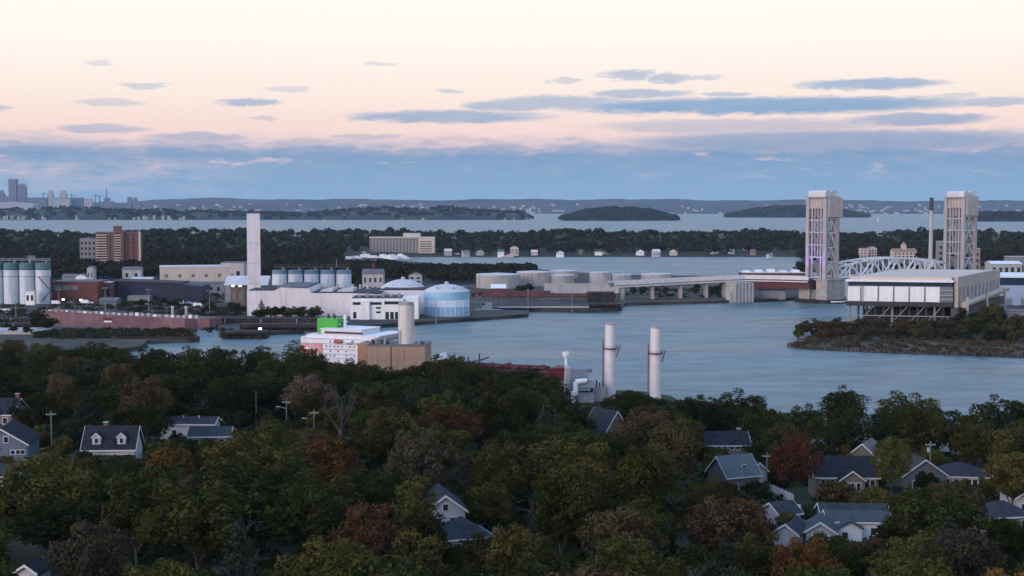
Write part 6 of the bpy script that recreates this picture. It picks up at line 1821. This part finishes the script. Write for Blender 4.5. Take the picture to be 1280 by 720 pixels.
# keep what the photo shows: walk from near to far and drop trees wholly hidden behind nearer crowns
TREES.sort(key=lambda t_: t_[1])
cov = np.zeros((200, 330), bool); kept = []
yy_, xx_ = np.mgrid[0:200, 0:330]
for tr in TREES:
    a, b, t_, bt = visbox(*tr[:5])
    cx = ((a + b) / 2 + 20) / 4; rx = max((b - a) / 8, .6); c0_, c1_ = t_ / 4, min(bt, 800) / 4
    cy = c0_ + (c1_ - c0_) * .55; ry = max((c1_ - c0_) * .55, .6)
    m = ((xx_ - cx) / rx) ** 2 + ((yy_ - cy) / ry) ** 2 < 1
    m[181:] = False
    tot = m.sum(); free = (m & ~cov).sum()
    if tr[7] or (tot > 0 and free > max(2, .05 * tot)):
        kept.append(tr)
    mm_ = ((xx_ - cx) / (rx * .86)) ** 2 + ((yy_ - cy) / (ry * .9)) ** 2 < 1
    cov |= mm_
TREES = kept

# labels: colour, kind and the nearest landmark
LM = [(12, 545, 'the blue-grey gabled house'), (143, 550, 'the dormered house'), (240, 530, 'the long low white house'), (321, 505, 'the lone pale pole'), (385, 500, 'the pinkish tan tree'),
      (428, 515, 'the bare grey tree'), (408, 560, 'the orange autumn tree'), (465, 645, 'the rust-red maple'), (553, 640, 'the narrow white house'), (580, 665, 'the pyramid-roofed house'), (487, 450, 'the tan plant building'),
      (560, 515, 'the rust-tinged tree'), (727, 480, 'the boiler plant'), (790, 480, 'the two white stacks'), (898, 550, 'the long dark-roofed house'), (915, 590, 'the light-grey roofed house'), (993, 560, 'the dark rust-red maple'),
      (1055, 590, 'the wide dark-roofed house'), (1144, 580, 'the white-trimmed gable house'), (1200, 590, 'the hip-roofed ranch house'), (1065, 655, 'the low bright white house'), (1250, 640, 'the right-edge hip-roofed house'),
      (120, 440, 'the big bright green tree'), (116, 665, 'the grey-brown thinning tree'), (410, 685, 'the yellow-green maple'), (775, 645, 'the tan-tinged oak'), (905, 630, 'the russet-brown oak'), (705, 565, 'the wide olive tree'),
      (1133, 500, 'the broad rounded shore tree'), (250, 615, 'the huge green foreground tree'), (60, 580, 'the huge olive tree'), (640, 660, 'the olive-tan tree'), (1008, 685, 'the orange-yellow maple'), (1255, 510, 'the right-end shore tree')]
KN = {'oak_tree': 'oak', 'maple_tree': 'maple', 'poplar_tree': 'slender tree', 'spruce_tree': 'spruce', 'small_tree': 'small tree'}
groups = {}
for i, tr in enumerate(TREES):
    if tr[7]: continue
    a, b, t_, bt = visbox(*tr[:5]); px, py = (a + b) / 2, t_ + (bt - t_) * .3
    lm = min(LM, key=lambda l: (l[0] - px) ** 2 + (1.7 * (l[1] - py)) ** 2)
    dx, dy = px - lm[0], (py - lm[1]) * 1.7
    if abs(dx) > abs(dy): rel = 'left of' if dx < 0 else 'right of'
    else: rel = 'behind' if dy < 0 else 'below'
    groups.setdefault((CN[tr[6]], KN[tr[5]], rel, lm[2]), []).append((px, i))
LAB = {}
for (cn, kn, rel, lm), mem in groups.items():
    mem.sort()
    for k, (px, i) in enumerate(mem):
        if len(mem) == 1: LAB[i] = f'{cn} {kn} {rel} {lm}'
        elif k == 0: LAB[i] = f'{cn} {kn} {rel} {lm}, leftmost' if len(mem) > 2 else f'{cn} {kn} {rel} {lm}, left of two'
        elif k == len(mem) - 1: LAB[i] = f'{cn} {kn} {rel} {lm}, ' + ('right of two' if len(mem) == 2 else 'rightmost')
        else: LAB[i] = f'{cn} {kn} {rel} {lm}, {ORD[k]} from left'
for i, (x, y, z, h, w, kd, col, lab) in enumerate(TREES):
    o = put_tree(kd, x, y, z, h, w, col, KIND, rt)
    tag(o, lab or LAB[i], 'tree', 'trees of the near slope')
print('NEAR TREES', len(TREES))

# ------------------------------------------------------------------ trees a kilometre away on the other bank
def far_tree(px, py, h, w, kind, col, z=2.0, D=None):
    q = atd(px, D, z) if D else at(px, py, z)
    return (q, h, w, kind, col, px)


mid = []
rb = random.Random(17)
BLOCKED = [(94, 178, 345), (194, 306, 354), (64, 140, 378), (140, 252, 376), (0, 64, 378), (305, 332, 364)]


def belt(n, px0, px1, D0, D1, h0, h1, cols, kinds=('oak_tree',), z=2.0, area='', skip=()):
    out = []; tries = 0
    while len(out) < n and tries < n * 40:
        tries += 1
        px = rb.uniform(px0, px1); D = rb.uniform(D0, D1); h = rb.uniform(h0, h1); w = h * rb.uniform(.85, 1.35)
        q = atd(px, D, z)
        if any(a < px < b and d0 < D < d1 for (a, b, d0, d1) in skip): continue
        if 425 < px < 690 and D > 1150:
            h = min(h, (69 - (70 if px > 500 else 66) / 1758 * D) * rb.uniform(.7, 1.25))
            if h < 3.5: continue
            w = h * rb.uniform(.9, 1.4)
        if any((q - o[0]).length < .42 * (w + o[2]) for o in out): continue
        kd = rb.choice(kinds)
        if kd == 'spruce_tree': w *= .55
        out.append((q, h, w, kd, rb.choice(cols), px, area))
    mid.extend(out)


belt(40, -20, 300, 1330, 1720, 10, 16, (0, 0, 0, 1, 8, 6), area='between the big silos and the brick apartment tower', skip=((92, 180, 1560, 1720),))
belt(14, 60, 200, 1110, 1300, 8, 13, (0, 1, 2, 0), area='behind the low brick workshop')
belt(22, 335, 480, 1150, 1700, 10, 16, (0, 0, 8, 6), area='behind the bluish silos', skip=((448, 482, 1000, 1160),))
belt(22, 480, 672, 1270, 1600, 9, 15, (0, 0, 8, 1), area='on the bank behind the domed tanks', skip=((510, 528, 1100, 1290),))
belt(10, 150, 250, 985, 1010, 3.5, 6.5, (1, 2, 0), ('small_tree',), area='in front of the long navy shed')
belt(14, 250, 306, 940, 985, 3, 6, (0, 1, 0), ('small_tree',), area='left of the factory hall')
belt(17, 318, 402, 873, 893, 6, 9.5, (0, 0, 6, 1), ('small_tree', 'spruce_tree', 'small_tree'), area='along the factory hall wall')
belt(4, 40, 62, 790, 815, 7, 9, (0, 0), ('oak_tree',), area='at the bow of the faded red barge')
belt(3, 5, 36, 770, 800, 4, 6, (0, 0), ('small_tree',), area='on the quay at the left edge')
belt(6, 648, 668, 1105, 1150, 6, 9, (0, 0, 8), ('small_tree',), area='between the two left oil tanks')
belt(22, 776, 925, 1110, 1190, 4.5, 8, (6, 0, 9), ('small_tree',), area='behind the approach viaduct')
belt(10, 996, 1006, 1360, 1560, 9, 13, (0, 0), area='just left of the left bridge tower')
belt(34, 1046, 1290, 1300, 1760, 7, 12, (0, 0, 8, 9), area='beyond the truss span and stilted building', skip=((1150, 1182, 1500, 1700), (1236, 1280, 1200, 1440), (1165, 1230, 1300, 1420), (1240, 1290, 1550, 1720)))
belt(30, 995, 1060, 750, 825, 4.0, 8.5, (9, 6, 2, 0, 6), ('shrub', 'small_tree'), z=1.6, area='near the tip of the shrub-grown spit')
belt(56, 1056, 1205, 740, 822, 4, 8, (6, 9, 6, 2, 0, 9), ('shrub', 'small_tree'), z=1.6, area='below the stilted building')
belt(34, 1196, 1310, 735, 850, 6, 13, (0, 2, 6, 0, 3), ('small_tree', 'shrub'), z=1.6, area='at the right end of the shrub-grown spit')
mid.append((atd(1238, 815, 1.6), 16, 15, 'oak_tree', 3, 1238, '!yellowish olive tree at the right corner of the stilted building'))
mid.append((atd(327, 886, 2.2), 12, 8, 'spruce_tree', 8, 327, '!tallest dark conifer at the left end of the factory hall wall'))
mid.append((atd(50, 805, 2.2), 12, 11, 'oak_tree', 0, 50, '!dark round tree covering the left end of the faded red barge'))
g2 = {}
for i, m_ in enumerate(mid):
    if m_[6][0] == '!': continue
    g2.setdefault((CN[m_[4]], {'oak_tree': 'broad tree', 'small_tree': 'bushy tree', 'spruce_tree': 'conifer', 'shrub': 'shrub'}[m_[3]], m_[6]), []).append((m_[5], i))
LAB2 = {}
for (cn, kn, ar), mem in g2.items():
    mem.sort(); n = len(mem)
    for k, (px, i) in enumerate(mem):
        if n == 1: LAB2[i] = f'the only {cn} {kn} {ar}'
        elif k < (n + 1) // 2: LAB2[i] = f'{cn} {kn} {ar}, ' + ('leftmost' if k == 0 else f'{ORD[k]} from left')
        else: LAB2[i] = f'{cn} {kn} {ar}, ' + ('rightmost' if k == n - 1 else f'{ORD[n - 1 - k]} from right')
for i, (q, h, w, kd, col, px, ar) in enumerate(mid):
    o = put_tree(kd, q.x, q.y, q.z - .2, h, w, col, FAR, rb)
    tag(o, ar[1:] if ar[0] == '!' else LAB2[i], 'shrub' if kd == 'shrub' else 'tree', 'trees across the river')

# ------------------------------------------------------------------ distant woods that read as one mass
def woods(name, items, m, nleaf=46, leaf=.17):
    rg = np.random.default_rng(5); V = []; Q = []; o = 0
    for (q, h, w) in items:
        n = nleaf
        d = rg.normal(0, 1, (n, 3)); d[:, 2] = np.abs(d[:, 2]) * 1.0 - .25; d /= np.linalg.norm(d, axis=1, keepdims=True)
        cen = np.array([q.x, q.y, q.z + h * .5]) + d * np.array([w / 2, w / 2, h * .52]) * rg.uniform(.7, 1.0, (n, 1))
        v, qd = leaf_quads(cen, d, w * leaf, rg, .5)
        V.append(v); Q.append(qd + o); o += len(v)
    me = np_mesh(name, np.concatenate(V), np.concatenate(Q), m)
    ob = link(name, me); ob['kind'] = 'stuff'; return ob


WL = leaf_mat('far_leaves', (.018, .021, .012), (.052, .050, .026), .012)
r2 = random.Random(31); items = []
from mathutils.bvhtree import BVHTree
pen = [o for o in COL.objects if o.name == 'peninsula'][0]
bv = BVHTree.FromPolygons([v.co for v in pen.data.vertices], [p_.vertices for p_ in pen.data.polygons])
for _ in range(3600):
    px = r2.uniform(-330, 1560); pyf = PEN_F(px) - 1.2
    py = 299.0 + (pyf - 299.0) * (r2.random() ** 1.15)
    q = at(px, py, 0)
    hit = bv.ray_cast(Vector((q.x, q.y, 300)), Vector((0, 0, -1)))
    if hit[0] is None: continue
    q.z = max(hit[0].z, .5)
    if 455 < px < 548 and q.y < 2140: continue
    if 98 < px < 178 and q.y < 1700: continue
    if 430 < px < 520 and q.y < 2060: continue
    if 1070 < px < 1150 and q.y < 1960: continue
    if 634 < px < 650 and q.y < 2080: continue
    h = r2.uniform(8, 15) * (1.25 if r2.random() < .12 else 1) * (.72 if py < 303 else 1)
    items.append((q, h, h * r2.uniform(.9, 1.5)))
woods('peninsula_woods', items, WL)
items = []
for _ in range(800):
    px = r2.uniform(1000, 1600); D = r2.uniform(1780, 2100)
    if 1070 < px < 1150 and D < 1960: continue
    items.append((atd(px, D, 2), r2.uniform(7, 12), r2.uniform(8, 15)))
for _ in range(2300):
    px = r2.uniform(-330, 470); D = r2.uniform(1330 if px < 330 else 1150, 2010)
    if 116 < px < 180 and D < 1690 and D > 1560: continue
    if 92 < px < 124 and 1620 < D < 1720: continue
    if 445 < px and D < 1140: continue
    hm_ = 69 - 66 / 1758 * D if px > 425 else 20
    if hm_ < 3: continue
    items.append((atd(px, D, 2), min(r2.uniform(9, 14), hm_ * r2.uniform(.6, 1.2)), r2.uniform(10, 16)))
for _ in range(420):
    px = r2.uniform(470, 668); D = r2.uniform(1290, lerp_tab([(470, 1850), (505, 1750), (560, 1680), (650, 1630)], px))
    if 508 < px < 530 and D < 1300: continue
    hm_ = 69 - (70 if px > 500 else 66) / 1758 * D
    if hm_ < 3: continue
    items.append((atd(px, D, 2), min(r2.uniform(7, 13), hm_ * r2.uniform(.5, 1.3)), r2.uniform(8, 14)))
woods('far_bank_woods', items, WL)
# low undergrowth under and between the near trees
items = []
for _ in range(5200):
    D = r2.uniform(95, 480); px = r2.uniform(-60, 1340)
    if D > lerp_tab(DSH, px) - 14: continue
    q = atd(px, D, 0)
    if any(rad and (q.x - hx) ** 2 + (q.y - hy) ** 2 < (rad + 1.5) ** 2 for (_a, _b, _c, _d, _e, hx, hy, rad) in HOUSES if rad > 2.4): continue
    if 276 < px < 306 and D < 175: continue
    q.z = zt(q.x, q.y) - .4; h = r2.uniform(1.0, 2.6); items.append((q, h, r2.uniform(2.5, 6)))
sc_ = []
for _ in range(900):
    px = r2.uniform(990, 1330); py = r2.uniform(405, 446)
    lim = lerp_tab([(984, 433), (1012, 436), (1100, 440), (1200, 443.5), (1300, 447)], px)
    if py > lim - .8 or py < lerp_tab([(990, 431), (1010, 424), (1060, 406), (1400, 405)], px): continue
    q = at(px, py, 1.5); h = r2.uniform(.5, 1.8) * (2 if r2.random() < .15 else 1); sc_.append((q, h, r2.uniform(2, 5)))
woods('spit_scrub', sc_, leaf_mat('scrub_leaves', (.035, .028, .015), (.10, .072, .036), .06), 30, .14)
sc_ = []
for _ in range(1500):
    px = r2.uniform(-40, 310); D = r2.uniform(790, 1320)
    if 800 < D < 870 and px > 45: continue
    ok = True
    for (a, b, d0, d1) in ((-20, 68, 1000, 1045), (60, 142, 1010, 1075), (138, 256, 1040, 1100), (190, 310, 1120, 1300), (275, 340, 985, 1070)):
        if a < px < b and d0 < D < d1: ok = False
    if not ok: continue
    sc_.append((atd(px, D, 2.1), r2.uniform(.6, 2.4), r2.uniform(2.5, 7)))
for _ in range(420):
    px = r2.uniform(40, 240); D = r2.uniform(752, 796)
    sc_.append((atd(px, D, 2.1), r2.uniform(.8, 2.6), r2.uniform(3, 7)))
for _ in range(500):
    px = r2.uniform(590, 930); D = r2.uniform(1090, 1300)
    if D > lerp_tab([(590, 1300), (690, 1290), (770, 1250), (930, 1200)], px) or (590 < px < 790 and D > 1135): continue
    sc_.append((atd(px, D, 2.1), r2.uniform(.6, 2.0), r2.uniform(2.5, 6)))
woods('yard_scrub', sc_, leaf_mat('scrub_leaves_dark', (.022, .022, .012), (.065, .056, .03), .06), 26, .14)
rk_ = MB(); r5 = random.Random(2)
for i in range(420):
    px = r5.uniform(984, 1330); lim = lerp_tab([(984, 433), (1012, 437), (1100, 441), (1200, 444.5), (1300, 448)], px)
    q = at(px, lim - r5.uniform(-.25, .5), 0); s_ = r5.uniform(.5, 1.5)
    p0_ = [(q.x + s_ * r5.uniform(.6, 1.2) * cos(a), q.y + s_ * r5.uniform(.6, 1.2) * sin(a)) for a in (0.2, 1.3, 2.5, 3.6, 4.9)]
    rk_.prism(p0_, -.5, s_ * r5.uniform(.6, 1.3) + .5, .45)
rk_ = rk_.build('shore_rocks', M_ROCK); rk_['kind'] = 'stuff'
ug = woods('undergrowth', items, leaf_mat('undergrowth_leaves', (.012, .018, .008), (.04, .046, .018), .15), 30, .12)
# island tree cover
for ob in [o for o in COL.objects if o.name.startswith('wooded_island')]:
    bv = BVHTree.FromPolygons([v.co for v in ob.data.vertices], [p_.vertices for p_ in ob.data.polygons])
    xs_i = [v.co.x for v in ob.data.vertices]; ys_i = [v.co.y for v in ob.data.vertices]; items = []
    for _ in range(1500):
        x, y = r2.uniform(min(xs_i), max(xs_i)), r2.uniform(min(ys_i), max(ys_i))
        hit = bv.ray_cast(Vector((x, y, 500)), Vector((0, 0, -1)))
        if hit[0] is None or hit[0].z < 3: continue
        items.append((hit[0], r2.uniform(8, 15), r2.uniform(18, 40)))
    if items: woods('island_woods', items, WL, 14, .3)

# small houses along the peninsula shore
r3 = random.Random(12)
HW = [('white', WHITE2), ('cream', CREAM), ('grey', GREYPALE), ('tan', TANBRICK2)]
spots = [(258, 314), (283, 315), (300, 312), (330, 318), (357, 317), (372, 319), (455, 318), (560, 318), (572, 317), (582, 319), (600, 318), (612, 316), (626, 319), (668, 318), (700, 319), (726, 317), (748, 318), (757, 317), (800, 318), (820, 319), (842, 318),
         (893, 317), (904, 315), (914, 317), (933, 314), (941, 318), (962, 320.5), (1052, 314), (1058, 318), (1066, 317), (1103, 316), (1109, 314), (1152, 316), (1240, 319), (1246, 317), (1228, 322), (228, 318), (208, 320), (30, 309), (82, 305), (88, 308)]
lab_cnt = {}
recs = []
for px, py in spots:
    nm, m = r3.choices(HW, [.25, .2, .38, .17])[0]
    recs.append((px, py, nm, m))
LM3 = [(30, 'the teal-topped silos'), (148, 'the brick apartment tower'), (318, 'the tall white chimney'), (505, 'the grey mid-rise'), (643, 'the slipway house'), (760, 'the oil tanks'), (930, 'the approach pier'), (1025, 'the left bridge tower'), (1130, 'the domed mansion'), (1200, 'the right bridge tower')]
g3 = {}
for i, (px, py, nm, m) in enumerate(recs):
    lm = min(LM3, key=lambda l: abs(l[0] - px)); g3.setdefault((nm, 'left' if px < lm[0] else 'right', lm[1]), []).append((px, i))
for (nm, sd_, lm), mem in g3.items():
    mem.sort()
    for k, (px, i) in enumerate(mem):
        px_, py, _n, m = recs[i]
        q = at(px, py, 3)
        hit = bv and None
        r = thing('shore_house', f'small {nm} shore house beyond the water, {sd_} of {lm}' + ('' if len(mem) == 1 else f', {(ORD[k] + " from left") if k else "leftmost"}'), 'house', q, r3.uniform(-.5, .5), 'houses along the far shore')
        w, d, h = r3.uniform(6.5, 11), r3.uniform(6, 9), r3.uniform(3.2, 5.2)
        a = d / 2; rs = a * .8
        if r3.random() < .45:
            MB().extr([(-w / 2, -3), (w / 2, -3), (w / 2, h), (0, h + w * .3), (-w / 2, h)], 'y', -a, a).build('wall', m, r)
            MB().extr([(-w / 2 - .5, h - .3), (0, h + w * .3), (w / 2 + .5, h - .3), (w / 2 + .5, h + .1), (0, h + w * .3 + .45), (-w / 2 - .5, h + .1)], 'y', -a - .5, a + .5).build('roof', r3.choice((ROOFG, ROOFD, ROOFG)), r)
        else:
            MB().extr([(-a, -3), (a, -3), (a, h), (0, h + rs), (-a, h)], 'x', -w / 2, w / 2).build('wall', m, r)
            MB().extr([(-a - .5, h - .4), (0, h + rs), (a + .5, h - .4), (a + .5, h), (0, h + rs + .45), (-a - .5, h)], 'x', -w / 2 - .5, w / 2 + .5).build('roof', r3.choice((ROOFG, ROOFD, ROOFW)), r)
        for x in (-.3, 0, .3): plate(r, 'window', x * w, -a, 1.2, 1.1, 1.4, GLASS)
for o in list(COL.objects):
    if o.type == 'MESH' and o.parent is None and o.get('kind') is None and o.get('category') is None: o['kind'] = 'structure'
